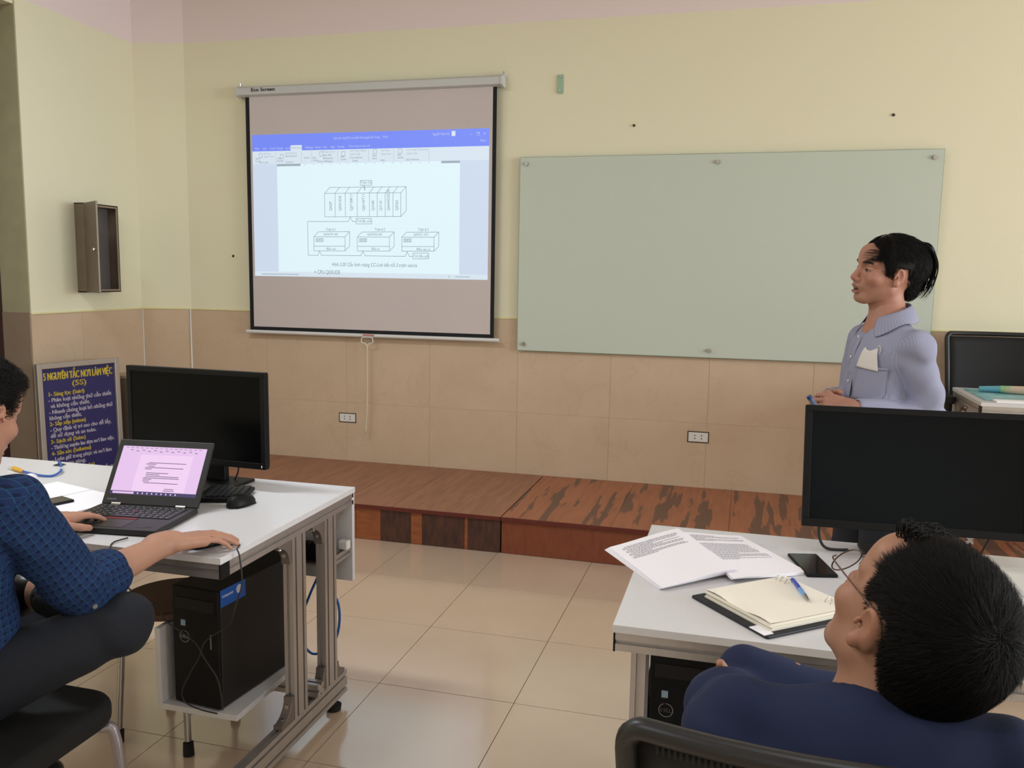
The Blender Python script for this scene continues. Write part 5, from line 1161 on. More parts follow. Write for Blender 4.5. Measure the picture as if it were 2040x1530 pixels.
class Head:
    """local frame: +x person's right, +y forward, +z up; origin between the eyes depth-centred in the skull"""
    def __init__(s, c, fwd, up, sc=1.0, neck_to=None, neck_r=0.056):
        f = nrm(fwd); u = nrm(np.asarray(up) - f * (np.asarray(up) @ f)); r = np.cross(f, u)
        s.M = np.stack([r, f, u], 1); s.c = np.asarray(c, float); s.sc = sc; s.neck_to = neck_to; s.neck_r = neck_r
    def w(s, x, y, z): return s.c + s.M @ (np.array([x, y, z]) * s.sc)
    def loc(s, P): return ((P - s.c) @ s.M) / s.sc
    def e(s, x, y, z, a, b, c, rot=None):
        M = s.M if rot is None else s.M @ rot; return ell(s.w(x, y, z), np.array([a, b, c]) * s.sc, M)
    def k(s, a, b, ra, rb=None): return cone(s.w(*a), s.w(*b), ra * s.sc, (ra if rb is None else rb) * s.sc)
    def build(s, F, mouth=0.004, nose=1.0, face=1.0, ears=True):
        F.u(s.e(0, -0.020, 0.035, 0.075, 0.096, 0.082), 0.0)
        F.u(s.e(0, -0.045, 0.01, 0.068, 0.068, 0.075), 0.03)
        F.u(s.e(0, 0.022, -0.012, 0.066 * face, 0.068, 0.082), 0.03)
        F.u(s.e(0, 0.030, -0.062, 0.052 * face, 0.052, 0.044), 0.03)
        F.u(s.e(0, 0.068, -0.098, 0.024, 0.020, 0.017), 0.022)               # chin
        for g in (-1, 1):
            F.u(s.k((g * 0.052, 0.0, -0.055), (g * 0.022, 0.060, -0.096), 0.020, 0.014), 0.022)   # jaw line
            F.u(s.e(g * 0.045, 0.060, -0.024, 0.021, 0.020, 0.018), 0.022)   # cheek bone
            F.u(s.k((g * 0.012, 0.086, 0.026), (g * 0.050, 0.066, 0.024), 0.010, 0.008), 0.014)   # brow ridge
        F.u(s.e(0, 0.068, 0.055, 0.050, 0.028, 0.034), 0.03)                 # forehead
        F.u(s.k((0, 0.084, 0.018), (0, 0.105 * 1.0, -0.026), 0.0085 * nose, 0.0120 * nose), 0.010)
        F.u(s.e(0, 0.108, -0.031, 0.0125 * nose, 0.011, 0.010), 0.006)
        for g in (-1, 1): F.u(s.e(g * 0.0145, 0.098, -0.035, 0.0085, 0.010, 0.0075), 0.005); F.sub(s.e(g * 0.0075, 0.103, -0.0445, 0.0040, 0.006, 0.004), 0.002)
        F.u(s.e(0, 0.086, -0.055, 0.026, 0.014, 0.020), 0.014)               # muzzle
        F.u(s.e(0, 0.0985, -0.0575, 0.020, 0.0070, 0.0055), 0.005)           # upper lip
        F.u(s.e(0, 0.0955, -0.0715 - mouth, 0.018, 0.0070, 0.0060), 0.005)   # lower lip
        F.sub(s.e(0, 0.100, -0.0645 - mouth * 0.5, 0.0200, 0.014, 0.0012 + mouth * 0.75), 0.002)
        for g in (-1, 1):
            F.sub(s.e(g * 0.032, 0.093, 0.003, 0.017, 0.012, 0.0105), 0.010)  # eye socket
            F.u(s.e(g * 0.032, 0.0725, 0.0055, 0.0165, 0.0125, 0.0108), 0.004)  # upper lid mass
            F.sub(s.e(g * 0.032, 0.0880, -0.0005, 0.0125, 0.0080, 0.0026, rotz_(g * 0.12)), 0.0015)  # opening
        if ears:
            for g in (-1, 1):
                F.u(s.e(g * 0.078, -0.012, -0.006, 0.0085, 0.018, 0.031, rotx_(-0.2) @ roty_(g * 0.22)), 0.008)
                F.u(s.e(g * 0.080, -0.005, -0.031, 0.0075, 0.010, 0.011), 0.006)
                F.sub(s.e(g * 0.0875, -0.008, -0.003, 0.0060, 0.0105, 0.020, rotx_(-0.2)), 0.003)
                F.sub(s.e(g * 0.0820, 0.001, -0.010, 0.0080, 0.0050, 0.0060), 0.002)
                F.u(s.e(g * 0.0825, 0.006, -0.009, 0.0035, 0.0040, 0.0065), 0.002)
        if s.neck_to is not None:
            F.u(cone(s.w(0, -0.022, -0.055), s.neck_to, s.neck_r * s.sc, s.neck_r * s.sc * 1.12), 0.02)
            F.u(s.k((0, 0.022, -0.100), (0, 0.0, -0.135), 0.014, 0.012), 0.016)
    def tint(s, P, base=(0.42, 0.205, 0.125), stubble=0.0, flush=1.0):
        q = s.loc(P); C = np.tile(np.array(base), (len(P), 1)); x, y, z = np.abs(q[:, 0]), q[:, 1], q[:, 2]
        def blend(m, col, a): C[:] = C * (1 - (m * a)[:, None]) + np.array(col) * (m * a)[:, None]
        g = lambda cx, cy, cz, r: np.exp(-(((x - cx) ** 2 + (y - cy) ** 2 + (z - cz) ** 2) / r ** 2))
        blend(g(0, 0.112, -0.03, 0.018), (0.48, 0.16, 0.12), 0.5 * flush); blend(g(0.045, 0.07, -0.03, 0.026), (0.46, 0.18, 0.12), 0.25 * flush)
        lip = ((x / 0.021) ** 2 + ((z + 0.066) / 0.016) ** 2 < 1) & (y > 0.092); blend(lip.astype(float), (0.36, 0.12, 0.10), 0.75)
        inner = ((x / 0.019) ** 2 + ((z + 0.066) / 0.008) ** 2 < 1) & (y < 0.0945) & (y > 0.07); blend(inner.astype(float), (0.06, 0.02, 0.02), 0.9)
        if stubble: st_ = ((z < -0.04) & (y > 0.03) & (z > -0.12)).astype(float); blend(st_, (0.30, 0.17, 0.12), stubble)
        ear = (x > 0.0815) & (np.abs(y + 0.01) < 0.03); blend(ear.astype(float), (0.44, 0.17, 0.11), 0.3)
        return C
def rotx_(a): c, s_ = math.cos(a), math.sin(a); return np.array([[1, 0, 0], [0, c, -s_], [0, s_, c]])
def roty_(a): c, s_ = math.cos(a), math.sin(a); return np.array([[c, 0, s_], [0, 1, 0], [-s_, 0, c]])
def rotz_(a): c, s_ = math.cos(a), math.sin(a); return np.array([[c, -s_, 0], [s_, c, 0], [0, 0, 1]])
def eyes(H, parent, gaze=(0, 1, 0)):
    for g in (-1, 1):
        c = H.w(g * 0.032, 0.0735, 0.0005); b = MB().sphere((0, 0, 0), 0.0118 * H.sc, n=20)
        b.v = [tuple(c + np.array(v)) for v in b.v]; e = b.build('eye', M_eye, parent, smooth=True, world=True)
        d = H.M @ nrm(gaze); p = c + d * 0.0092 * H.sc; MB().cyl(p, p + d * 0.003 * H.sc, 0.0062 * H.sc, 0.0045 * H.sc, n=18).build('iris', M_iris, e, smooth='auto', world=True)
def hand(F, w, f, n, s, L=1.0, curl=(0.3, 0.3, 0.3, 0.3), spread=0.06, thumb=((0.62, 0.55, -0.25), (0.85, 0.25, -0.25)), bendbase=None, k=0.004):
    """w wrist point; f towards the fingers; n back of the hand; s towards the thumb. Records finger tips."""
    f = nrm(f); n = nrm(np.asarray(n) - f * (np.asarray(n) @ f)); s = nrm(np.asarray(s) - f * (np.asarray(s) @ f) - n * (np.asarray(s) @ n)); w = np.asarray(w, float)
    F.u(cone(w - f * 0.03 * L, w + f * 0.02 * L, 0.027 * L, 0.026 * L), 0.02)
    offs = (0.030, 0.010, -0.010, -0.029); mc = (0.092, 0.096, 0.091, 0.083); ln = ((0.042, 0.026, 0.020), (0.047, 0.030, 0.021), (0.043, 0.028, 0.020), (0.033, 0.021, 0.018)); rr = (0.0092, 0.0095, 0.0090, 0.0078)
    tips = []
    for i in range(4):
        kn = w + (f * mc[i] + s * offs[i] - n * 0.004 * abs(i - 1.2) * 0.6) * L
        F.u(cone(w + (f * 0.015 + s * offs[i] * 0.62) * L, kn, 0.0155 * L, 0.0118 * L), 0.012)
    F.u(rbox(w + (f * 0.050 - n * 0.004) * L, V(0.034, 0.040, 0.011) * L, 0.010 * L, np.stack([s, f, n], 1)), 0.010)
    for i in range(4):
        p = w + (f * mc[i] + s * offs[i]) * L; a = (bendbase[i] if bendbase else curl[i] * 0.6); sp = (1.2 - i) * spread
        d0 = nrm(f + s * sp); ang = a
        for j in range(3):
            d = d0 * math.cos(ang) - n * math.sin(ang); q = p + d * ln[i][j] * L
            F.u(cone(p, q, (rr[i] - 0.0009 * j) * L, (rr[i] - 0.0009 * (j + 1)) * L), k if j == 0 else 0.002); p = q; ang += curl[i] * (1.0 if j == 0 else 0.75)
        tips.append(p)
    t0 = w + (f * 0.018 + s * 0.022 - n * 0.006) * L; p = t0; rr_ = (0.0150, 0.0115, 0.0105, 0.0088); ll = (0.042, 0.032, 0.026)
    dirs = [thumb[0], ((thumb[0][0] + thumb[1][0]) / 2, (thumb[0][1] + thumb[1][1]) / 2, (thumb[0][2] + thumb[1][2]) / 2), thumb[1]]
    for j in range(3):
        d = nrm(f * dirs[j][0] + s * dirs[j][1] + n * dirs[j][2]); q = p + d * ll[j] * L; F.u(cone(p, q, rr_[j] * L, rr_[j + 1] * L), 0.010 if j == 0 else 0.003); p = q
    tips.append(p); return tips
def limb(F, pts, rs, k=0.02):
    for a, b, ra, rb in zip(pts[:-1], pts[1:], rs[:-1], rs[1:]): F.u(cone(a, b, ra, rb), k)

# ---- hair strands as thin ribbons following the scalp
def strands(name, parent, field, seeds, dirf, length, n_seg=6, width=0.0007, lift=0.002, flick=0.0, gravity=0.0, jitter=0.15, seed=1, mat_=None, rise=0.0):
    """field: function P->distance ; seeds: (N,3) near the surface ; dirf(P)->tangent direction"""
    r = np.random.default_rng(seed); P = seeds.copy(); N = len(P); e = 0.0015
    def grad(P):
        g = np.stack([field(P + V(*d)) - field(P - V(*d)) for d in ((e, 0, 0), (0, e, 0), (0, 0, e))], -1); return g / (np.linalg.norm(g, axis=-1, keepdims=True) + 1e-9)
    off = lift * (0.35 + r.random(N)); g = grad(P); P = P - g * (field(P) - off)[:, None]
    Lh_ = length * (0.55 + 0.6 * r.random(N)) if np.isscalar(length) else length * (0.7 + 0.45 * r.random(N))
    jit = r.normal(size=(N, 3)) * jitter; pts = [P.copy()]; nors = [g]
    for k_ in range(n_seg):
        g = grad(P); d = dirf(P) + jit; d = d - g * (d * g).sum(-1, keepdims=True); d = d / (np.linalg.norm(d, axis=-1, keepdims=True) + 1e-9)
        d[:, 2] -= gravity; P = P + d * (Lh_ / n_seg)[:, None]; dd = field(P); o_ = off * (1 + rise * (k_ + 1) / n_seg) + flick * ((k_ + 1) / n_seg) ** 2
        P = P - g * (np.clip(dd - o_, -0.02, 0.02))[:, None]; pts.append(P.copy()); nors.append(g)
    Vs = np.zeros((N, n_seg + 1, 2, 3)); ps = np.stack(pts, 1); ns = np.stack(nors, 1)
    for k_ in range(n_seg + 1):
        t = ps[:, min(k_ + 1, n_seg)] - ps[:, max(k_ - 1, 0)]; b = np.cross(t, ns[:, k_]); b /= (np.linalg.norm(b, axis=-1, keepdims=True) + 1e-9); tw = (r.normal(size=(N, 1)) * 0.5) if k_ == 0 else tw
        b = b * np.cos(tw) + ns[:, k_] * np.sin(tw); w_ = width * (1 - 0.85 * (k_ / n_seg) ** 2) * 0.5; Vs[:, k_, 0] = ps[:, k_] - b * w_; Vs[:, k_, 1] = ps[:, k_] + b * w_
    Vf = Vs.reshape(-1, 3); base = (np.arange(N) * (n_seg + 1) * 2)[:, None] + (np.arange(n_seg) * 2)[None, :]; base = base.ravel()
    F = np.stack([base, base + 1, base + 3, base + 2], 1)
    o = mkmesh(name, Vf, F, [mat_ or M_hairs], parent); o['kind'] = 'stuff'; return o
def _mop(s, fn): s.ops.append(('m', fn, 0)); return s
Fig.m = _mop
_of = Fig.field
def _field(s, lo, hi, h):
    ms = [o for o in s.ops if o[0] == 'm']
    if not ms: return _of(s, lo, hi, h)
    keep = s.ops; s.ops = [o for o in keep if o[0] != 'm']; D, ax = _of(s, lo, hi, h); s.ops = keep
    for _, fn, _k in ms:
        m = D < 0.02; idx = np.argwhere(m); D[m] = np.maximum(D[m], fn(lo + idx * h).astype(np.float32))
    return D, ax
Fig.field = _field
def hairline(q, top=0.062, nape=-0.085, side=-0.015):
    return np.interp(q[..., 1], [-0.13, -0.075, -0.050, -0.038, 0.006, 0.012, 0.030, 0.050, 0.072], [nape, nape, -0.045, 0.020, 0.026, side, side + 0.005, 0.045, top]) - q[..., 2]
def scalp_seeds(field, H, n, mask, r0=0.11, seed=3):
    r = np.random.default_rng(seed); d = r.normal(size=(n * 3, 3)); d /= np.linalg.norm(d, axis=1, keepdims=True)
    P = H.c + (H.M @ (d * 0.13 + np.array([0, -0.02, 0.03])).T).T * H.sc; e = 0.0015
    for _ in range(8):
        g = np.stack([field(P + V(*k)) - field(P - V(*k)) for k in ((e, 0, 0), (0, e, 0), (0, 0, e))], -1) / (2 * e); dd = field(P); P = P - g * dd[:, None] / (np.linalg.norm(g, axis=1, keepdims=True) ** 2 + 1e-6) * 0.9
    q = H.loc(P); keep = mask(q) < 0; return P[keep][:n]
def drape(fig, o, ux, uy, poly_or_size, d, nx=10, ny=10, off=0.0025, shape=None):
    """project a small rectangle onto the garment surface along direction d; returns V,F"""
    ux, uy, d = nrm(ux), nrm(uy), nrm(d); W_, H_ = poly_or_size; g = []
    for j in range(ny + 1):
        for i in range(nx + 1):
            a, b = i / nx, j / ny
            if shape: a, b = shape(a, b)
            g.append(np.asarray(o, float) + ux * (a - 0.5) * W_ + uy * (b - 0.5) * H_ - d * 0.08)
    P = np.array(g); T_ = np.zeros(len(P))
    for _ in range(40):
        dd = fig.at(P + d * T_[:, None]); T_ += np.clip(dd - off, -0.02, 0.02) * 0.8
    P = P + d * T_[:, None]
    F = np.array([(j * (nx + 1) + i, j * (nx + 1) + i + 1, (j + 1) * (nx + 1) + i + 1, (j + 1) * (nx + 1) + i) for j in range(ny) for i in range(nx)])
    return P, F
def cloth_patch(name, P, F, m, parent, th=0.0015):
    o = mkmesh(name, P, F, [m], parent, attrs={'cloth': ('FLOAT_VECTOR', np.stack([(P - P[0]) @ nrm(P[1] - P[0]) if len(P) > 1 else P[:, 0], P[:, 2], P[:, 1]], 1))}); s_ = o.modifiers.new('thick', 'SOLIDIFY'); s_.thickness = th; s_.offset = 0; return o

# ================================================================ STANDING TEACHER
tp_ = thing('person', 'standing man in a pale blue striped shirt with a white mask in his pocket', 'person', (0.48, 3.26, 0))
H1 = Head((0.459, 3.249, 1.509), (-0.93, -0.36, 0.10), (0.13, -0.10, 0.98), sc=1.0, neck_to=(0.474, 3.258, 1.33), neck_r=0.053)
t_ = nrm((-0.925, -0.38, 0)); l_ = nrm((0.38, -0.925, 0)); z_ = V(0, 0, 1)
MT = np.stack([-l_, t_, z_], 1)   # columns: right, forward, up
O1 = V(0.474, 3.246, 0)
def tw(r, f, z): return O1 + MT @ V(r, f, 0) + V(0, 0, z)
shL, shR = tw(-0.150, -0.018, 1.255), tw(0.148, -0.01, 1.262)
elL, wrL = V(0.608, 3.130, 1.020), V(0.365, 3.035, 1.052)
elR, wrR = V(0.40, 3.47, 1.02), V(0.300, 3.235, 1.062)
B = Fig(); H1.build(B, mouth=0.006)
B.u(cone(tw(0, -0.02, 1.33), tw(0, -0.01, 1.26), 0.06, 0.09), 0.04)
B.u(ell(tw(0, 0, 1.20), (0.150, 0.090, 0.15), MT), 0.04).u(ell(tw(0, 0.005, 1.02), (0.135, 0.095, 0.16), MT), 0.05).u(ell(tw(0, 0, 0.90), (0.150, 0.10, 0.11), MT), 0.04)
for s_, e_, w_ in ((shL, elL, wrL), (shR, elR, wrR)):
    B.u(cone(tw(0, -0.015, 1.275), s_, 0.040, 0.042), 0.03); limb(B, [s_, e_, w_], [0.044, 0.038, 0.025], 0.02)
for g in (-1, 1):
    limb(B, [tw(g * 0.085, 0, 0.88), tw(g * 0.095, 0.015, 0.48), tw(g * 0.10, -0.01, 0.09)], [0.078, 0.052, 0.036], 0.03)
    B.u(cone(tw(g * 0.10, -0.02, 0.045), tw(g * 0.12, 0.15, 0.035), 0.035, 0.028), 0.02)
hcen = V(0.262, 3.060, 1.078)
hand(B, wrL, nrm(hcen - wrL + V(-0.02, 0.0, -0.002)), V(0.1, -0.75, 0.6), V(-0.1, 0.25, 0.9), L=0.98, curl=(0.75, 0.8, 0.85, 0.9), thumb=((0.75, 0.35, -0.35), (0.9, 0.05, -0.45)))
hand(B, wrR, nrm(V(0.255, 3.075, 1.072) - wrR), V(-0.85, 0.2, 0.45), V(0.4, 0.1, 0.9), L=0.98, curl=(0.55, 0.75, 0.8, 0.85), thumb=((0.75, 0.40, -0.3), (0.95, 0.1, -0.3)))
hd_ = B.mesh(0.0024, H1.w(-0.12, -0.15, -0.17) * 0 + np.minimum.reduce([H1.c - 0.155, H1.c - 0.155]) + V(0, 0, 0.0), H1.c + 0.165)
top = H1.c[2] - 0.155
bd_ = B.mesh(0.008, None, V(9, 9, top + 0.01) if False else np.array([1.2, 4.0, top + 0.012]), smooth=0)
hn_ = B.mesh(0.003, V(0.12, 2.98, 0.98), V(0.37, 3.30, 1.18))
Vb, Fb = joinVF([hd_, bd_, hn_])
body1 = mkmesh('body', Vb, Fb, [M_skin], tp_, attrs={'tint': ('FLOAT_COLOR', np.c_[H1.tint(Vb, base=(0.47, 0.225, 0.155), stubble=0.3), np.ones(len(Vb))])})
eyes(H1, body1, gaze=(0.0, 1, 0.05))
# brows
for g in (-1, 1):
    pts = [H1.w(g * 0.014, 0.0945, 0.022), H1.w(g * 0.028, 0.0925, 0.028), H1.w(g * 0.044, 0.082, 0.028), H1.w(g * 0.056, 0.070, 0.022)]
    MB().tube([tuple(p) for p in pts], 0.003, radii=[0.0030, 0.0050, 0.0044, 0.0014], n=8).build('eyebrow', M_brow, body1, smooth=True, world=True)
    pts = [H1.w(g * 0.0195, 0.0835, 0.0005), H1.w(g * 0.026, 0.0865, 0.0040), H1.w(g * 0.035, 0.0855, 0.0042), H1.w(g * 0.0455, 0.0775, -0.0005)]
    MB().tube([tuple(p) for p in pts], 0.0011, n=6).build('lash_line', M_brow, body1, smooth=True, world=True)
MB().tube([tuple(H1.w(x, 0.0925, -0.0635)) for x in (-0.009, 0, 0.009)], 0.0028, n=6).build('teeth', M_eye, body1, smooth=True, world=True)
# hair
HC = Fig(); HC.u(H1.e(0, -0.022, 0.043, 0.0825, 0.106, 0.088), 0).u(H1.e(0, -0.062, 0.032, 0.080, 0.088, 0.082), 0.02).u(H1.e(0, -0.085, -0.045, 0.050, 0.040, 0.045), 0.02)
for g in (-1, 1): HC.u(H1.e(g * 0.058, 0.0, 0.035, 0.024, 0.05, 0.045), 0.02)
capf = HC.at
HC.m(lambda P: hairline(H1.loc(P), top=0.066, nape=-0.090, side=-0.016) * 0.8 + 0.006 * vnoise(P, 160))
v_, f_ = HC.mesh(0.003); v_ = v_ + 0.0015 * vnoise(v_ @ np.diag([1, 1, 0.4]), 300)[:, None]
hair1 = mkmesh('hair', v_, f_, [M_hair], tp_)
sd = scalp_seeds(capf, H1, 9000, lambda q: np.maximum(hairline(q, 0.064, -0.088, -0.02) + 0.004, np.where((np.abs(q[:, 0]) > 0.05) & (q[:, 1] > -0.05) & (q[:, 1] < 0.012), 0.050 - q[:, 2], -1)))
def dir1(P):
    q = H1.loc(P); d = np.stack([q[:, 0] * 4, -0.6 + 0 * q[:, 1], -0.55 - 2.5 * np.abs(q[:, 0])], 1)
    fr = (q[:, 1] > 0.02)[:, None]; d = np.where(fr, np.stack([np.sign(q[:, 0]) * 0.5, 0.25 + 0 * q[:, 1], -0.25 - 4 * np.abs(q[:, 0])], 1), d); return d @ H1.M.T
strands('hair_strands', hair1, capf, sd, dir1, np.where((np.abs(H1.loc(sd)[:, 0]) > 0.055) & (H1.loc(sd)[:, 2] < 0.075), 0.020, 0.042), 7, 0.0011, lift=0.004, flick=0.004, seed=5, jitter=0.22)
# long locks swept back from the crown and hanging behind the neck, and the fringe across the forehead
r_ = np.random.default_rng(4); lk = MB()
for k in range(150):
    x0 = r_.uniform(-0.06, 0.06); a = r_.uniform(0, 1); o_ = r_.uniform(0, 1); j = r_.normal(size=3) * 0.004
    pts = [H1.w(x0 * 0.8, -0.045 + j[0], 0.112 + j[1]), H1.w(x0 * 0.9, -0.100 - 0.006 * o_, 0.112 - 0.010 * a + j[2]), H1.w(x0, -0.128 - 0.012 * o_, 0.078 - 0.01 * a), H1.w(x0, -0.142 - 0.014 * o_ + j[0], 0.030), H1.w(x0 * 0.95, -0.140 - 0.012 * o_ + j[1], -0.020 - 0.02 * a), H1.w(x0 * 0.9, -0.124 - 0.010 * o_ + j[2], -0.050 - 0.03 * a)]
    if k % 3 == 0: pts = pts[:5]
    lk.tube([tuple(p) for p in pts], 0.0012, n=4, radii=[0.0016, 0.0018, 0.0016, 0.0014, 0.0010, 0.0003][:len(pts)])
o = lk.build('hair_locks', M_hairs, hair1, smooth=True, world=True); o['kind'] = 'stuff'
fs_ = np.array([H1.w(-0.060 + r_.normal() * 0.004, 0.050 + r_.normal() * 0.004, 0.058 + r_.normal() * 0.009) for _ in range(110)])
strands('fringe', hair1, B.at, fs_, lambda P: np.stack([np.full(len(P), 1.0), np.full(len(P), 0.35), -0.30 - 0.5 * np.clip(H1.loc(P)[:, 0] + 0.04, 0, 1) * 8], 1) @ H1.M.T, 0.074, 10, 0.0008, lift=0.002, seed=21, jitter=0.06)
# shirt
def shirt_mat(name, c1, c2, scale, ax=0):
    m = bpy.data.materials.new(name); m.use_nodes = True; nt = m.node_tree; N = nt.nodes; L = nt.links; b = N['Principled BSDF']; b.inputs['Roughness'].default_value = 0.85; b.inputs['Specular IOR Level'].default_value = 0.2
    at = N.new('ShaderNodeAttribute'); at.attribute_name = 'cloth'; sp = N.new('ShaderNodeSeparateXYZ'); L.new(at.outputs['Vector'], sp.inputs[0])
    def stripe(out, per, wdt):
        d = N.new('ShaderNodeMath'); d.operation = 'DIVIDE'; d.inputs[1].default_value = per; L.new(out, d.inputs[0]); f = N.new('ShaderNodeMath'); f.operation = 'FRACT'; L.new(d.outputs[0], f.inputs[0]); g = N.new('ShaderNodeMath'); g.operation = 'LESS_THAN'; g.inputs[1].default_value = wdt; L.new(f.outputs[0], g.inputs[0]); return g
    mx = N.new('ShaderNodeMix'); mx.data_type = 'RGBA'; mx.inputs[6].default_value = lin(c1); mx.inputs[7].default_value = lin(c2)
    return m, N, L, b, sp, stripe, mx
m, N, L, b, sp, stripe, mx = shirt_mat('striped_shirt', (160, 160, 180), (148, 150, 176), 0.003)
g_ = stripe(sp.outputs['X'], 0.0065, 0.45); L.new(g_.outputs[0], mx.inputs[0]); L.new(mx.outputs[2], b.inputs['Base Color']); M_shirt1 = m
def torso_uv(P, MT_, O_):
    q = (P - O_) @ MT_; return q
S1 = Fig()
S1.u(ell(tw(0, 0, 1.205), (0.158, 0.108, 0.150), MT), 0).u(ell(tw(0, 0.012, 1.03), (0.160, 0.118, 0.19), MT), 0.06).u(ell(tw(0, 0.005, 0.90), (0.168, 0.118, 0.12), MT), 0.05)
S1.u(cone(tw(0, -0.018, 1.288), tw(0, -0.01, 1.225), 0.058, 0.105), 0.05)
for s_, e_, w_ in ((shL, elL, wrL), (shR, elR, wrR)):
    S1.u(cone(tw(0, -0.02, 1.283), s_ + V(0, 0, 0.002), 0.052, 0.056), 0.03); limb(S1, [s_, e_, e_ + (w_ - e_) * 0.93], [0.061, 0.056, 0.040], 0.007)
def wr1(P):
    q = (P - O1) @ MT
    a = 0.0065 * np.sin(52 * q[:, 2] + 14 * q[:, 0] + 9 * vnoise(P, 9)) * np.clip((1.12 - q[:, 2]) / 0.15, 0, 1)
    d = np.linalg.norm(P - shL, axis=1); a += 0.0065 * np.sin(62 * (q[:, 0] * 0.7 - q[:, 2] * 0.7) + 5 * vnoise(P, 12)) * np.exp(-(d / 0.11) ** 2)
    de = np.linalg.norm(P - elL, axis=1); a += 0.007 * np.sin(62 * ((P - elL) @ nrm(shL - elL)) + 6 * vnoise(P, 12)) * np.exp(-(de / 0.16) ** 2)
    return a + 0.010 * vnoise(P, 11) + 0.006 * vnoise(P, 24)
S1.disp(wr1)
S1.sub(cone(tw(0, -0.02, 1.335), tw(0, 0.02, 1.48), 0.060, 0.075), 0.008)
S1.sub(cone(tw(0, 0.06, 1.325), tw(0, 0.16, 1.37), 0.030, 0.05), 0.02)
for e_, w_ in ((elL, wrL), (elR, wrR)): S1.sub(cone(e_ + (w_ - e_) * 0.88, w_ + (w_ - e_) * 0.3, 0.031, 0.033), 0.003); S1.cut(w_ + 0 * w_, nrm(w_ - e_)) if False else None
S1.cut(tw(0, 0, 0.885), (0, 0, -1))
v_, f_ = S1.mesh(0.0045)
def cloth_uv(P, MT_, O_, arms):
    q = (P - O_) @ MT_; U = np.stack([np.arctan2(q[:, 1], q[:, 0]) * 0.15, q[:, 2], q[:, 1]], 1)
    best = np.full(len(P), 0.02)
    for a, b_, r in arms:
        a = np.asarray(a); b_ = np.asarray(b_); ab = b_ - a; L_ = np.linalg.norm(ab); d = ab / L_; t = (P - a) @ d; rad = P - a - t[:, None] * d; rr = np.linalg.norm(rad, axis=1)
        s = np.where((t < -0.02) | (t > L_ + 0.06), 9, rr - r - 0.012); m = s < np.minimum(best, 0.012)
        e1 = nrm(np.cross(d, V(0.3, 0.2, 0.9))); e2 = np.cross(d, e1); an = np.arctan2(rad @ e2, rad @ e1)
        U[m] = np.stack([an * r, t, rr], 1)[m]; best = np.where(m, s, best)
    return U
mkmesh('shirt', v_, f_, [M_shirt1], tp_, attrs={'cloth': ('FLOAT_VECTOR', cloth_uv(v_, MT, O1, [(shL, elL, 0.058), (elL, wrL, 0.045), (shR, elR, 0.058), (elR, wrR, 0.045)]))})
# collar: stand + folded leaf
def collar(parent, c, axis, fdir, r0, m, hgt=0.034, point=0.034, span=2.62, zf=0.030, flare=0.016, name='collar', fig=None):
    ax = nrm(axis); f = nrm(np.asarray(fdir) - ax * (np.asarray(fdir) @ ax)); r = np.cross(f, ax); n = 40; rows = []
    for i in range(n + 1):
        th = -span + 2 * span * i / n; k = abs(th) / span; dirv = -f * math.cos(th) + r * math.sin(th)
        sx = 1.0 + 0.10 * math.cos(th) ** 2; drop = zf * k ** 1.6; pt = max(0, (k - 0.62) / 0.38) ** 1.3
        b0 = c + dirv * r0 * sx * 1.04 - ax * (0.004 + drop); t0 = c + dirv * r0 * sx + ax * (hgt - drop * 1.05)
        t1 = c + dirv * (r0 * sx + 0.005) + ax * (hgt + 0.002 - drop * 1.05); md = c + dirv * (r0 * sx + flare * 0.75 * (0.5 + 0.5 * abs(math.sin(th)))) + ax * (hgt * 0.35 - drop * 1.1 - 0.008 * pt)
        lw = c + dirv * (r0 * sx + flare * (0.5 + 0.5 * abs(math.sin(th))) * (1 + 0.3 * pt)) - ax * (0.012 + drop * 1.25 + point * pt) - f * 0.006 * pt + r * math.sin(th) * 0.026 * pt
        rows += [b0, t0, t1, md, lw]
    P = np.array(rows)
    if fig is not None:
        P = P.reshape(n + 1, 5, 3); Q = P[:, 3:].reshape(-1, 3); e = 0.002
        for _ in range(6):
            g = np.stack([fig.at(Q + V(*d)) - fig.at(Q - V(*d)) for d in ((e, 0, 0), (0, e, 0), (0, 0, e))], -1); g /= (np.linalg.norm(g, axis=1, keepdims=True) + 1e-9)
            Q = Q + g * np.clip(0.0085 - fig.at(Q), 0, 0.02)[:, None]
        P[:, 3:] = Q.reshape(n + 1, 2, 3); P = P.reshape(-1, 3)
    F = np.array([(i * 5 + j, i * 5 + j + 1, (i + 1) * 5 + j + 1, (i + 1) * 5 + j) for i in range(n) for j in range(4)])
    o = mkmesh(name, P, F, [m], parent, attrs={'cloth': ('FLOAT_VECTOR', np.stack([np.repeat(np.arange(n + 1), 5) * 0.008, P[:, 2], P[:, 0]], 1))}); s_ = o.modifiers.new('thick', 'SOLIDIFY'); s_.thickness = 0.0022
    sb = o.modifiers.new('sub', 'SUBSURF'); sb.levels = 1; sb.render_levels = 1; return o
collar(tp_, tw(0, -0.010, 1.350), (0.02, -0.02, 1.0) + t_ * 0.16, t_, 0.062, M_shirt1, hgt=0.044, point=0.020, zf=0.028, flare=0.036, fig=S1)
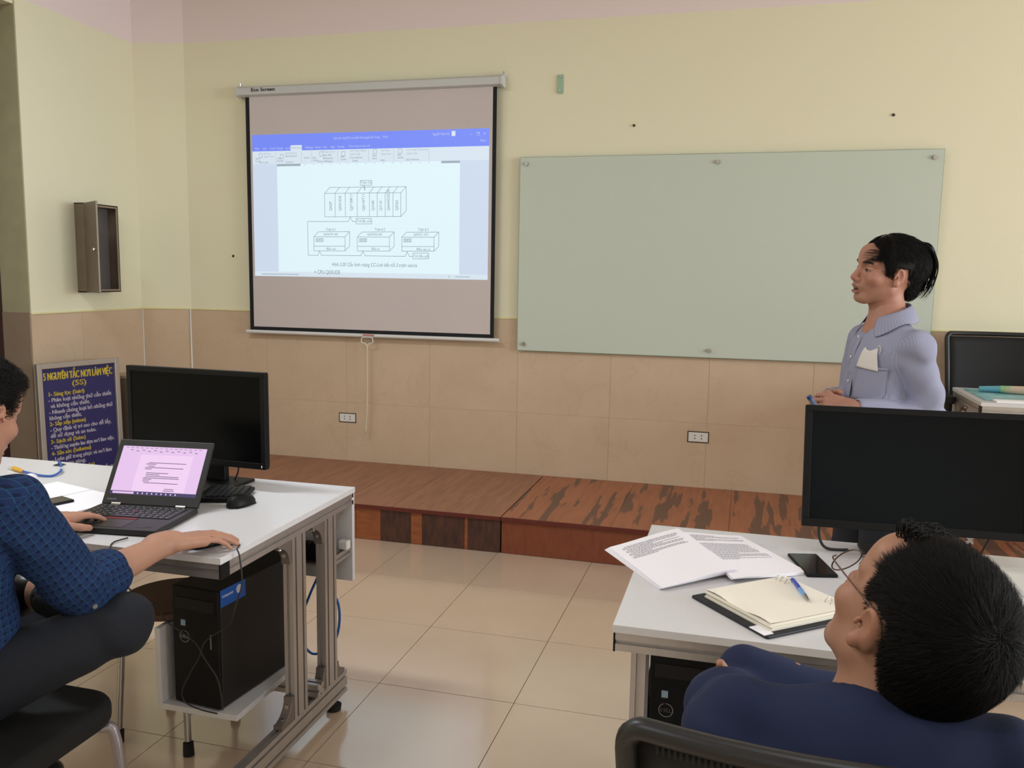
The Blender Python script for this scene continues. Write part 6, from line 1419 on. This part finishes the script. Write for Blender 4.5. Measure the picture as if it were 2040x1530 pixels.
# placket, buttons, pocket
P_, F_ = drape(S1, tw(0.0, 0, 1.13), -l_, z_, (0.030, 0.36), -t_, nx=4, ny=40, off=0.003); cloth_patch('placket', P_, F_, M_shirt1, tp_)
for zz in (1.285, 1.215, 1.13, 1.05, 0.97):
    P_, _f = drape(S1, tw(0.002, 0, zz), -l_, z_, (0.001, 0.001), -t_, nx=1, ny=1, off=0.0055); p = P_.mean(0); MB().cyl(p, p + t_ * 0.002, 0.0052, n=14).build('button', M_white, tp_, world=True, smooth='auto')
P_, F_ = drape(S1, tw(-0.083, 0, 1.130), -l_, z_, (0.105, 0.115), -t_, nx=10, ny=10, off=0.0032); cloth_patch('pocket', P_, F_, M_shirt1, tp_)
P_, F_ = drape(S1, tw(-0.083, 0, 1.184), -l_, z_, (0.108, 0.008), -t_, nx=10, ny=2, off=0.0055); cloth_patch('pocket_hem', P_, F_, M_shirt1, tp_)
# trousers, belt, shoes
M_trous = mat('dark_trousers', (34, 36, 44), 0.85, bump=(300, 0.2, 0.0004))
TR = Fig(); TR.u(ell(tw(0, 0, 0.86), (0.172, 0.122, 0.13), MT), 0)
for g in (-1, 1): limb(TR, [tw(g * 0.088, 0, 0.84), tw(g * 0.096, 0.015, 0.48), tw(g * 0.10, -0.01, 0.065)], [0.094, 0.072, 0.062], 0.03)
TR.disp(lambda P: 0.008 * vnoise(P, 9)).cut(tw(0, 0, 0.915), (0, 0, 1)).cut(V(0, 0, 0.04), (0, 0, -1))
v_, f_ = TR.mesh(0.008); mkmesh('trousers', v_, f_, [M_trous], tp_)
M_shoe = mat('black_shoe', (20, 18, 18), 0.3)
for g in (-1, 1):
    SH = Fig(); SH.u(cone(tw(g * 0.10, -0.045, 0.045), tw(g * 0.125, 0.175, 0.034), 0.044, 0.036), 0).u(cone(tw(g * 0.10, -0.02, 0.05), tw(g * 0.10, -0.01, 0.10), 0.044, 0.042), 0.02).cut(V(0, 0, 0.0), (0, 0, -1))
    v_, f_ = SH.mesh(0.006); mkmesh('shoe', v_, f_, [M_shoe], tp_)
# mask tucked in pocket, marker in hands
mk = thing('face_mask', 'white folded face mask sticking out of the blue shirt pocket', 'mask', tuple(tw(-0.083, 0.12, 1.19)))
def mshape(a, b):  # narrower at the top, two peaks
    w_ = 1.0 - 0.42 * b; return 0.5 + (a - 0.5) * w_ + 0.06 * b, b + 0.12 * b * (math.exp(-((a - 0.10) / 0.16) ** 2) - 0.5 * math.exp(-((a - 0.55) / 0.25) ** 2) + 0.5 * math.exp(-((a - 0.95) / 0.12) ** 2))
P_, F_ = drape(S1, tw(-0.080, 0, 1.213), nrm(-l_ + 0.13 * z_), nrm(z_ - 0.13 * -l_), (0.080, 0.066), -t_, nx=16, ny=12, off=0.0065, shape=mshape)
M_mask = mat('mask_white', (226, 220, 214), 0.85, bump=(120, 0.3, 0.0006)); cloth_patch('mask_fabric', P_, F_, M_mask, mk, 0.003)
P_, _f = drape(S1, tw(-0.107, 0, 1.248), -l_, z_, (0.018, 0.024), -t_, nx=1, ny=1, off=0.008); c_ = P_.mean(0)
MB().tube([tuple(c_ + (-l_) * 0.009 * math.cos(a) + z_ * 0.014 * math.sin(a)) for a in [2 * PI * k / 16 - 1.6 for k in range(16)]], 0.0014, n=6).build('ear_loop', M_mask, mk, smooth=True, world=True)
mr_ = thing('marker_pen', 'blue capped marker held in the hands of the standing man', 'marker', (0.215, 3.035, 1.085))
a_, b_ = V(0.216, 3.036, 1.090), V(0.246, 3.040, 1.050)
MB().cyl(a_, a_ + (b_ - a_) * 0.22, 0.0085, 0.009, n=16).build('cap', mat('marker_blue', (30, 60, 120), 0.4), mr_, smooth='auto', world=True)
MB().cyl(a_ + (b_ - a_) * 0.22, b_ + (b_ - a_) * 1.0, 0.0085, n=16).build('barrel', mat('marker_barrel', (96, 108, 140), 0.4), mr_, smooth='auto', world=True)

# ================================================================ SEATED MAN AT THE LAPTOP
lp_ = thing('person', 'seated man in a blue checked shirt working at the open laptop', 'person', (-1.66, 1.42, 0))
H2 = Head((-1.642, 1.502, 1.156), (-0.03, 0.94, -0.33), (0.0, 0.33, 0.94), sc=1.02, neck_to=(-1.655, 1.43, 1.01), neck_r=0.056)
tf = nrm((-0.06, 0.998, 0)); tr = nrm((0.998, 0.06, 0)); M2 = np.stack([tr, tf, z_], 1); O2 = V(-1.665, 1.40, 0)
def t2(r, f, z): return O2 + M2 @ V(r, f, 0) + V(0, 0, z)
sR, sL = V(-1.497, 1.455, 0.968), V(-1.83, 1.455, 0.965)
eR, wR = V(-1.428, 1.560, 0.762), V(-1.386, 1.812, 0.792)
eL, wL = V(-1.93, 1.60, 0.775), V(-1.808, 1.845, 0.800)
hipR, kR, aR = V(-1.590, 1.38, 0.572), V(-1.350, 1.600, 0.668), V(-1.650, 1.672, 0.688)
hipL, kL, aL = V(-1.755, 1.38, 0.565), V(-1.82, 1.770, 0.53), V(-1.86, 1.72, 0.09)
B = Fig(); H2.build(B, mouth=0.002)
B.u(cone(t2(0, 0.03, 1.02), t2(0, 0.01, 0.95), 0.058, 0.09), 0.04).u(ell(t2(0, 0.0, 0.86), (0.150, 0.095, 0.16), M2), 0.04).u(ell(t2(0, 0, 0.68), (0.14, 0.10, 0.16), M2), 0.05).u(ell(t2(0, -0.01, 0.58), (0.16, 0.115, 0.10), M2), 0.04)
for s_, e_, w_ in ((sR, eR, wR), (sL, eL, wL)):
    B.u(cone(t2(0, 0.03, 0.99), s_, 0.045, 0.048), 0.03); limb(B, [s_, e_], [0.047, 0.040], 0.02); mid = e_ + (w_ - e_) * 0.32; limb(B, [e_, mid, w_], [0.040, 0.041, 0.0265], 0.012)
limb(B, [hipR, kR, aR], [0.075, 0.052, 0.034], 0.02); limb(B, [hipL, kL, aL], [0.075, 0.055, 0.036], 0.02)
B.u(cone(aR, aR + V(-0.03, 0.0, -0.012), 0.036, 0.034), 0.01).u(cone(aR + V(-0.02, 0.0, -0.01), aR + V(-0.13, 0.02, 0.04), 0.033, 0.024), 0.02)
B.u(cone(aL + V(0, -0.01, -0.04), aL + V(0, 0.16, -0.055), 0.034, 0.026), 0.02)
hand(B, wR, (0.50, 0.86, -0.03), (0.05, 0.12, 0.99), (-0.86, 0.5, 0), L=1.04, curl=(0.22, 0.25, 0.28, 0.34), bendbase=(0.12, 0.14, 0.16, 0.2), spread=0.10, thumb=((0.70, 0.62, -0.30), (0.92, 0.20, -0.32)))
hand(B, wL, (0.16, 0.98, -0.06), (0.02, 0.1, 0.99), (0.98, -0.16, 0.0), L=1.0, curl=(0.25, 0.28, 0.32, 0.36), bendbase=(0.10, 0.14, 0.16, 0.2), spread=0.08, thumb=((0.72, 0.66, -0.22), (0.95, 0.12, -0.22)))
hd_ = B.mesh(0.003, H2.c - 0.15, H2.c + 0.15)
bd_ = B.mesh(0.009, None, np.array([0, 3.0, H2.c[2] - 0.14]), smooth=0)
ar_ = B.mesh(0.003, V(-1.50, 1.53, 0.70), V(-1.18, 2.05, 0.86)); al_ = B.mesh(0.003, V(-1.90, 1.72, 0.73), V(-1.68, 2.08, 0.86)); an_ = B.mesh(0.004, V(-1.82, 1.6, 0.62), V(-1.54, 1.76, 0.76))
Vb, Fb = joinVF([hd_, bd_, ar_, al_, an_])
Cc = H2.tint(Vb, base=(0.47, 0.235, 0.155)); body2 = mkmesh('body', Vb, Fb, [M_skin], lp_, attrs={'tint': ('FLOAT_COLOR', np.c_[Cc, np.ones(len(Vb))])}); eyes(H2, body2, gaze=(0, 1, -0.3))
for g in (-1, 1): MB().tube([tuple(H2.w(g * 0.014, 0.0935, 0.023)), tuple(H2.w(g * 0.03, 0.0915, 0.029)), tuple(H2.w(g * 0.053, 0.074, 0.025))], 0.0028, n=8).build('eyebrow', M_brow, body2, smooth=True, world=True)
HC = Fig(); HC.u(H2.e(0, -0.022, 0.045, 0.084, 0.106, 0.092), 0).u(H2.e(0, -0.060, 0.02, 0.080, 0.078, 0.085), 0.02).u(H2.e(0, 0.06, 0.085, 0.05, 0.04, 0.03), 0.03); cap2 = HC.at
HC.m(lambda P: hairline(H2.loc(P), top=0.072, nape=-0.09, side=-0.01) * 0.8 + 0.008 * vnoise(P, 120)); HC.disp(lambda P: 0.004 * vnoise(P, 30))
v_, f_ = HC.mesh(0.004); hair2 = mkmesh('hair', v_, f_, [M_hair], lp_)
sd = scalp_seeds(cap2, H2, 6000, lambda q: hairline(q, 0.068, -0.088, -0.008) + 0.002)
strands('hair_strands', hair2, cap2, sd, lambda P: (H2.loc(P) * 3 + np.array([0.1, 0.5, -0.1])) @ H2.M.T, 0.032, 5, 0.0012, lift=0.005, flick=0.006, seed=8, jitter=0.22)
m, N, L, b, sp, stripe, mx = shirt_mat('checked_shirt', (30, 46, 84), (20, 30, 58), 0.02)
g1 = stripe(sp.outputs['X'], 0.017, 0.5); g2 = stripe(sp.outputs['Y'], 0.017, 0.5); ad = N.new('ShaderNodeMath'); ad.operation = 'MULTIPLY'; L.new(g1.outputs[0], ad.inputs[0]); L.new(g2.outputs[0], ad.inputs[1]); L.new(ad.outputs[0], mx.inputs[0])
h1 = stripe(sp.outputs['X'], 0.017, 0.07); h2 = stripe(sp.outputs['Y'], 0.017, 0.07); mm = N.new('ShaderNodeMath'); mm.operation = 'MAXIMUM'; L.new(h1.outputs[0], mm.inputs[0]); L.new(h2.outputs[0], mm.inputs[1])
m2_ = N.new('ShaderNodeMix'); m2_.data_type = 'RGBA'; L.new(mx.outputs[2], m2_.inputs[6]); m2_.inputs[7].default_value = lin((38, 92, 122)); ms_ = N.new('ShaderNodeMath'); ms_.operation = 'MULTIPLY'; ms_.inputs[1].default_value = 0.6; L.new(mm.outputs[0], ms_.inputs[0]); L.new(ms_.outputs[0], m2_.inputs[0]); L.new(m2_.outputs[2], b.inputs['Base Color']); M_check = m
S2 = Fig(); S2.u(ell(t2(0, 0.0, 0.87), (0.182, 0.125, 0.165), M2), 0).u(ell(t2(0, 0.01, 0.68), (0.172, 0.135, 0.19), M2), 0.06).u(cone(t2(0, 0.02, 0.985), t2(0, 0.0, 0.93), 0.078, 0.12), 0.05)
cR, cL = eR + (wR - eR) * 0.20, eL + (wL - eL) * 0.20
for s_, e_, c_ in ((sR, eR, cR), (sL, eL, cL)):
    S2.u(cone(t2(0, 0.02, 0.985), s_, 0.062, 0.066), 0.03); limb(S2, [s_, e_, c_], [0.070, 0.064, 0.060], 0.015)
    for q in (0.62, 0.98): S2.u(cone(e_ + (c_ - e_) * q, e_ + (c_ - e_) * (q + 0.14), 0.0640, 0.0645), 0.004)
def wr2(P):
    de = np.linalg.norm(P - eR, axis=1); dn = nrm(eR - sR)
    a = 0.0055 * np.sin(78 * ((P - eR) @ dn) + 6 * vnoise(P, 12)) * np.exp(-(de / 0.11) ** 2)
    ds = np.linalg.norm(P - sR, axis=1); a += 0.006 * np.sin(60 * ((P - sR) @ nrm((0.5, -0.2, 0.8))) + 5 * vnoise(P, 10)) * np.exp(-(ds / 0.12) ** 2)
    return a + 0.008 * vnoise(P, 9) + 0.003 * vnoise(P, 24)
S2.disp(wr2)
for e_, c_, w_ in ((eR, cR, wR), (eL, cL, wL)): S2.cut if False else None; S2.sub(cone(c_ - (w_ - e_) * 0.03, c_ + (w_ - e_) * 0.6, 0.0445, 0.047), 0.004)
S2.sub(cone(t2(0, 0.03, 1.00), t2(0, 0.09, 1.16), 0.058, 0.075), 0.01).cut(t2(0, 0, 0.60), (0, 0, -1))
v_, f_ = S2.mesh(0.005)
mkmesh('shirt', v_, f_, [M_check], lp_, attrs={'cloth': ('FLOAT_VECTOR', cloth_uv(v_, M2, O2, [(sR, eR, 0.064), (eR, cR, 0.062), (sL, eL, 0.064), (eL, cL, 0.062)]))})
MB().cyl(tuple(eR + V(0.055, -0.02, -0.03)), tuple(eR + V(0.060, -0.022, -0.031)), 0.0055, n=12).build('cuff_button', M_grayp, lp_, world=True)
collar(lp_, t2(0, 0.03, 1.005), (0, 0.25, 1.0), tf, 0.062, M_check)
TR = Fig(); TR.u(ell(t2(0, -0.01, 0.575), (0.178, 0.135, 0.095), M2), 0)
limb(TR, [hipR, kR, kR + (aR - kR) * 0.84], [0.096, 0.063, 0.052], 0.025); limb(TR, [hipL, kL, aL + V(0, 0, 0.02)], [0.095, 0.072, 0.058], 0.03)
TR.disp(lambda P: 0.009 * vnoise(P, 9) + 0.004 * np.sin(55 * ((P - kR) @ nrm((0.3, 0.5, 0.8))) + 6 * vnoise(P, 8)) * np.exp(-(np.linalg.norm(P - kR, axis=1) / 0.13) ** 2)).sub(cone(kR + (aR - kR) * 0.80, aR + (aR - kR) * 0.2, 0.044, 0.046), 0.004).cut(V(0, 0, 0.055), (0, 0, -1)).cut(V(0, 0, 0.4775), (0, 0, -1)) if False else None
TR.disp(lambda P: 0.009 * vnoise(P, 9) + 0.004 * np.sin(55 * ((P - kR) @ nrm((0.3, 0.5, 0.8))) + 6 * vnoise(P, 8)) * np.exp(-(np.linalg.norm(P - kR, axis=1) / 0.13) ** 2))
TR.sub(cone(kR + (aR - kR) * 0.80, aR + (aR - kR) * 0.2, 0.044, 0.046), 0.004).cut(V(0, 0, 0.055), (0, 0, -1))
v_, f_ = TR.mesh(0.007); mkmesh('trousers', v_, f_, [mat('navy_trousers', (19, 22, 31), 0.85, bump=(320, 0.25, 0.0004))], lp_)
for c_, d_, up_ in ((aR + V(-0.035, 0.0, -0.006), V(-0.15, 0.02, 0.045), V(-0.03, 0, -0.03)), (aL + V(0, -0.03, -0.045), V(0, 0.20, 0.0), V(0, 0, 0.06))):
    SH = Fig(); SH.u(cone(c_, c_ + d_, 0.043, 0.034), 0).u(cone(c_, c_ + up_, 0.043, 0.040), 0.02).cut(V(0, 0, 0.0), (0, 0, -1)); v_, f_ = SH.mesh(0.006); mkmesh('shoe', v_, f_, [M_shoe], lp_)

# ================================================================ SEATED MAN IN THE FOREGROUND
rp_ = thing('person', 'seated man in a navy sweater and glasses seen from behind in the foreground', 'person', (0.17, 1.10, 0))
H3 = Head((0.232, 1.190, 1.030), (-0.42, 0.79, 0.45), (0.42, -0.28, 0.87), sc=1.03, neck_to=(0.180, 1.165, 0.855), neck_r=0.062)
f3 = nrm((-0.02, 1.0, 0)); r3 = nrm((1.0, 0.02, 0)); M3 = np.stack([r3, f3, z_], 1); O3 = V(0.170, 1.10, 0)
def t3(r, f, z): return O3 + M3 @ V(r, f, 0) + V(0, 0, z)
sL3, sR3 = V(0.022, 1.135, 0.868), V(0.345, 1.13, 0.872)
eL3, wL3 = V(-0.002, 1.330, 0.815), V(0.230, 1.410, 0.815)
eR3, wR3 = V(0.330, 1.385, 0.775), V(0.070, 1.375, 0.838)
B = Fig(); H3.build(B, mouth=0.001)
B.u(ell(t3(0, 0.02, 0.76), (0.16, 0.105, 0.17), M3), 0.03).u(ell(t3(0, 0.05, 0.60), (0.155, 0.12, 0.15), M3), 0.04)
for s_, e_, w_ in ((sL3, eL3, wL3), (sR3, eR3, wR3)): B.u(cone(t3(0.005, 0.03, 0.86), s_, 0.055, 0.05), 0.03); limb(B, [s_, e_, w_], [0.048, 0.040, 0.027], 0.02)
for g in (-1, 1): limb(B, [t3(g * 0.09, 0.05, 0.56), t3(g * 0.11, 0.46, 0.54), t3(g * 0.11, 0.50, 0.09)], [0.075, 0.055, 0.038], 0.03); B.u(cone(t3(g * 0.11, 0.49, 0.045), t3(g * 0.12, 0.66, 0.035), 0.034, 0.026), 0.02)
hand(B, wR3, nrm(V(-0.05, 1.365, 0.800) - wR3), (-0.15, 0.55, 0.8), (0.1, -0.8, 0.6), L=1.0, curl=(0.8, 0.9, 0.95, 1.0), spread=0.05, thumb=((0.8, 0.35, 0.1), (0.95, 0.1, -0.1)))
B.u(cone(V(0.012, 1.350, 0.835), V(-0.012, 1.318, 0.8845), 0.0095, 0.0078), 0.004)
hand(B, wL3, nrm(V(0.34, 1.36, 0.79) - wL3), (0.0, 0.9, 0.3), (0, 0, 1), L=1.0, curl=(0.3, 0.35, 0.4, 0.45))
lo3 = H3.c - 0.19; hd_ = B.mesh(0.0028, lo3, H3.c + 0.17)
bd_ = B.mesh(0.009, None, np.array([0.8, 2.0, lo3[2] + 0.015]), smooth=0); hn_ = B.mesh(0.0035, V(-0.12, 1.28, 0.74), V(0.17, 1.46, 0.93))
Vb, Fb = joinVF([hd_, bd_, hn_]); body3 = mkmesh('body', Vb, Fb, [M_skin], rp_, attrs={'tint': ('FLOAT_COLOR', np.c_[H3.tint(Vb, base=(0.41, 0.20, 0.125)), np.ones(len(Vb))])}); eyes(H3, body3, gaze=(0, 1, 0.1))
for g in (-1, 1): MB().tube([tuple(H3.w(g * 0.014, 0.0935, 0.023)), tuple(H3.w(g * 0.03, 0.0915, 0.029)), tuple(H3.w(g * 0.053, 0.074, 0.025))], 0.0026, n=8).build('eyebrow', M_brow, body3, smooth=True, world=True)
HC = Fig(); HC.u(H3.e(0, -0.021, 0.037, 0.0785, 0.100, 0.086), 0).u(H3.e(0, -0.047, 0.008, 0.0715, 0.0730, 0.082), 0.03).u(H3.e(0, -0.07, -0.055, 0.048, 0.030, 0.04), 0.03); cap3 = HC.at
def temple(q): return np.where((np.abs(q[..., 0] + 0.0) > 0.026) & (q[..., 1] > 0.030), 0.108 - 0.35 * (np.abs(q[..., 0]) - 0.026) - (0.6 * np.clip(0.060 - q[..., 1], 0, 1)) - q[..., 2], -1.0)
HC.m(lambda P: np.maximum(hairline(H3.loc(P), top=0.088, nape=-0.095, side=-0.012), temple(H3.loc(P)) ) * 0.8 + 0.008 * vnoise(P, 200)); v_, f_ = HC.mesh(0.003); hair3 = mkmesh('hair', v_, f_, [mat('scalp_hair_base', (22, 19, 17), 0.7, bump=(420, 0.6, 0.0008))], rp_)
sd = scalp_seeds(cap3, H3, 36000, lambda q: np.maximum(hairline(q, 0.086, -0.094, -0.012), temple(q)) + 0.001, seed=12)
wh = np.array([-0.012, -0.078, 0.085])
def dir3(P):
    q = H3.loc(P); d = q - wh; sw = np.cross(d, np.array([0, -0.5, 0.8])); d = d / (np.linalg.norm(d, axis=1, keepdims=True) + 1e-4) + 3.5 * sw; d[:, 2] -= 0.25 * (np.abs(q[:, 0]) > 0.05); return d @ H3.M.T
strands('hair_strands', hair3, cap3, sd, dir3, np.clip(-np.maximum(hairline(H3.loc(sd), 0.086, -0.094, -0.012), temple(H3.loc(sd))) * 0.55, 0.004, np.where(H3.loc(sd)[:, 1] > 0.02, 0.014, 0.024)), 5, 0.0006, lift=0.003, flick=0.0015, seed=9, jitter=0.12, rise=0.4)
sd2 = sd[(H3.loc(sd)[:, 2] > 0.055) & (H3.loc(sd)[:, 1] < 0.03)]
strands('top_hair_strands', hair3, cap3, sd2, lambda P: dir3(P) + np.array([0.0, 0.2, 0.3]), 0.030, 6, 0.0006, lift=0.004, flick=0.003, seed=10, jitter=0.15, rise=0.8)
r_ = np.random.default_rng(14); lk = MB()
for k in range(260):   # raised front quiff
    x0, y0 = r_.uniform(-0.036, 0.022), r_.uniform(0.030, 0.074); a = r_.uniform(0.5, 1.0); j = r_.normal(size=3) * 0.006
    p0 = H3.w(x0, y0, 0.098 - 0.45 * max(0, y0 - 0.03)); p1 = H3.w(x0 + 0.002 + j[0], y0 + 0.008, 0.106 + 0.004 * a - 0.3 * max(0, y0 - 0.03)); p2 = H3.w(x0 + 0.014 + j[1], y0 + 0.010 + j[2], 0.104 + 0.008 * a - 0.3 * max(0, y0 - 0.03)); p3 = H3.w(x0 + 0.032 + j[2] * 1.5, y0 + 0.006 + j[0], 0.096 + 0.007 * a - 0.2 * max(0, y0 - 0.03))
    lk.tube([tuple(p0), tuple(p1), tuple(p2), tuple(p3)], 0.0006, n=4, radii=[0.0008, 0.0007, 0.0005, 0.0002])
o = lk.build('front_tuft', M_hairs, hair3, smooth=True, world=True); o['kind'] = 'stuff'
M_sweat = mat('navy_sweater', (27, 38, 72), 0.9, bump=(420, 0.35, 0.0006), noise=(5, (22, 31, 60), 0.6))
S3 = Fig(); S3.u(ell(t3(0, 0.02, 0.775), (0.195, 0.135, 0.165), M3), 0).u(ell(t3(0, 0.06, 0.60), (0.19, 0.155, 0.19), M3), 0.06).u(cone(t3(0.008, 0.045, 0.875), t3(0, 0.03, 0.80), 0.085, 0.13), 0.05)
for s_, e_, w_ in ((sL3, eL3, wL3), (sR3, eR3, wR3)):
    S3.u(cone(t3(0.005, 0.025, 0.855), s_ + V(0, 0, 0.002), 0.072, 0.068), 0.04); limb(S3, [s_, e_, e_ + (w_ - e_) * 1.16], [0.068, 0.058, 0.046], 0.010)
def wr3(P):
    a = 0
    for c0, ax in ((eL3, nrm(eL3 - sL3)), (eR3, nrm(eR3 - sR3))):
        d = np.linalg.norm(P - c0, axis=1); a = a + 0.006 * np.sin(62 * ((P - c0) @ ax) + 6 * vnoise(P, 9)) * np.exp(-(d / 0.12) ** 2)
    for c0, ax, fr in ((sL3, nrm((0.8, 0.3, 0.5)), 58), (sR3, nrm((-0.8, 0.3, 0.5)), 58)):
        d = np.linalg.norm(P - c0, axis=1); a = a + 0.0055 * np.sin(fr * ((P - c0) @ ax) + 7 * vnoise(P, 8)) * np.exp(-(d / 0.13) ** 2)
    return a + 0.016 * vnoise(P, 7) + 0.008 * vnoise(P, 15) + 0.006 * np.sin(44 * (P[:, 0] * 0.5 + P[:, 2]) + 8 * vnoise(P, 6)) * np.clip((0.90 - P[:, 2]) / 0.1, 0, 1)
S3.disp(wr3)
nk = H3.w(0, -0.035, -0.115); S3.sub(cone(V(0.180, 1.165, 0.86), nk + (nk - V(0.180, 1.165, 0.86)) * 1.6, 0.068, 0.082), 0.01)
S3.cut(V(0, 0, 0.50), (0, 0, -1))
v_, f_ = S3.mesh(0.0048); mkmesh('sweater', v_, f_, [M_sweat], rp_)
ax3 = nrm(nk - V(0.180, 1.165, 0.855)); e1 = nrm(np.cross(ax3, V(1, 0, 0))); e2 = np.cross(ax3, e1); rc = V(0.180, 1.165, 0.857) + ax3 * 0.018
for q, rr_ in ((0.0, 0.0745), (-0.012, 0.081)):
    MB().tube([tuple(rc + ax3 * q + (e1 * math.cos(a) + e2 * math.sin(a)) * rr_) for a in [2 * PI * k / 40 for k in range(41)]], 0.0075, n=10, smooth=False).build('neck_rib', M_sweat, rp_, smooth=True, world=True)
TR = Fig(); TR.u(ell(t3(0, 0.04, 0.575), (0.185, 0.15, 0.09), M3), 0)
for g in (-1, 1): limb(TR, [t3(g * 0.09, 0.05, 0.575), t3(g * 0.11, 0.46, 0.545), t3(g * 0.11, 0.50, 0.08)], [0.09, 0.072, 0.060], 0.03)
TR.disp(lambda P: 0.008 * vnoise(P, 9)).cut(V(0, 0, 0.05), (0, 0, -1)); v_, f_ = TR.mesh(0.009); mkmesh('trousers', v_, f_, [M_trous], rp_)
for g in (-1, 1):
    SH = Fig(); SH.u(cone(t3(g * 0.11, 0.465, 0.045), t3(g * 0.12, 0.68, 0.034), 0.043, 0.035), 0).u(cone(t3(g * 0.11, 0.49, 0.05), t3(g * 0.11, 0.50, 0.10), 0.043, 0.041), 0.02).cut(V(0, 0, 0.0), (0, 0, -1)); v_, f_ = SH.mesh(0.007); mkmesh('shoe', v_, f_, [M_shoe], rp_)
# glasses
gl = thing('eyeglasses', 'thin metal rimmed glasses on the face of the man in the navy sweater', 'glasses', tuple(H3.w(0, 0.11, 0.0)))
M_rim = mat('rim_metal', (92, 72, 64), 0.3, 0.8); M_lens = mat('lens_glass', (235, 235, 245), 0.05, spec=0.6); M_lens.node_tree.nodes['Principled BSDF'].inputs['Alpha'].default_value = 0.22
for g in (-1, 1):
    c0 = (g * 0.034, 0.113, -0.002); ring = []
    for k in range(29):
        a = 2 * PI * k / 28; ring.append(H3.w(c0[0] + 0.0265 * math.cos(a), c0[1] - 0.006 * (math.cos(a) * g + 0.2) , c0[2] + 0.0195 * math.sin(a) * (1 - 0.06 * math.cos(a))))
    rm = MB().tube([tuple(p) for p in ring], 0.0010, n=8, smooth=False).build('rim', M_rim, gl, smooth=True, world=True)
    MB().add([tuple(p) for p in ring[:-1]], [tuple(range(28))]).build('lens', M_lens, gl, world=True)
    MB().tube([tuple(H3.w(*q)) for q in ((g * 0.0605, 0.1085, 0.006), (g * 0.0725, 0.100, 0.008), (g * 0.0755, 0.080, 0.010), (g * 0.0790, 0.030, 0.016), (g * 0.0815, -0.012, 0.021), (g * 0.0805, -0.034, 0.008), (g * 0.0780, -0.042, -0.012))], 0.0012, n=8).build('temple', M_rim, gl, smooth=True, world=True)
MB().tube([tuple(H3.w(x, 0.1175 + 0.002 * (1 - abs(x) / 0.008), 0.004)) for x in (-0.008, 0, 0.008)], 0.0011, n=8).build('bridge', M_rim, gl, smooth=True, world=True)

# ================================================================ GROUP PHRASES for repeated things
GR = {'computer_desk': 'aluminium-legged computer desks', 'computer_tower': 'black computer towers', 'monitor': 'black desk monitors', 'wall_socket': 'wall sockets', 'wall_screw': 'screws in the green wall', 'smartphone': 'phones on the desks', 'computer_mouse': 'computer mice', 'office_chair': 'black mesh chairs', 'monitor_cable': 'monitor cables', 'platform_section': 'wooden platform sections'}
for o in COL.objects:
    if o.parent is None and o.get('label') and 'group' not in o:
        k = o.name.split('.')[0]
        if k in GR: o['group'] = GR[k]
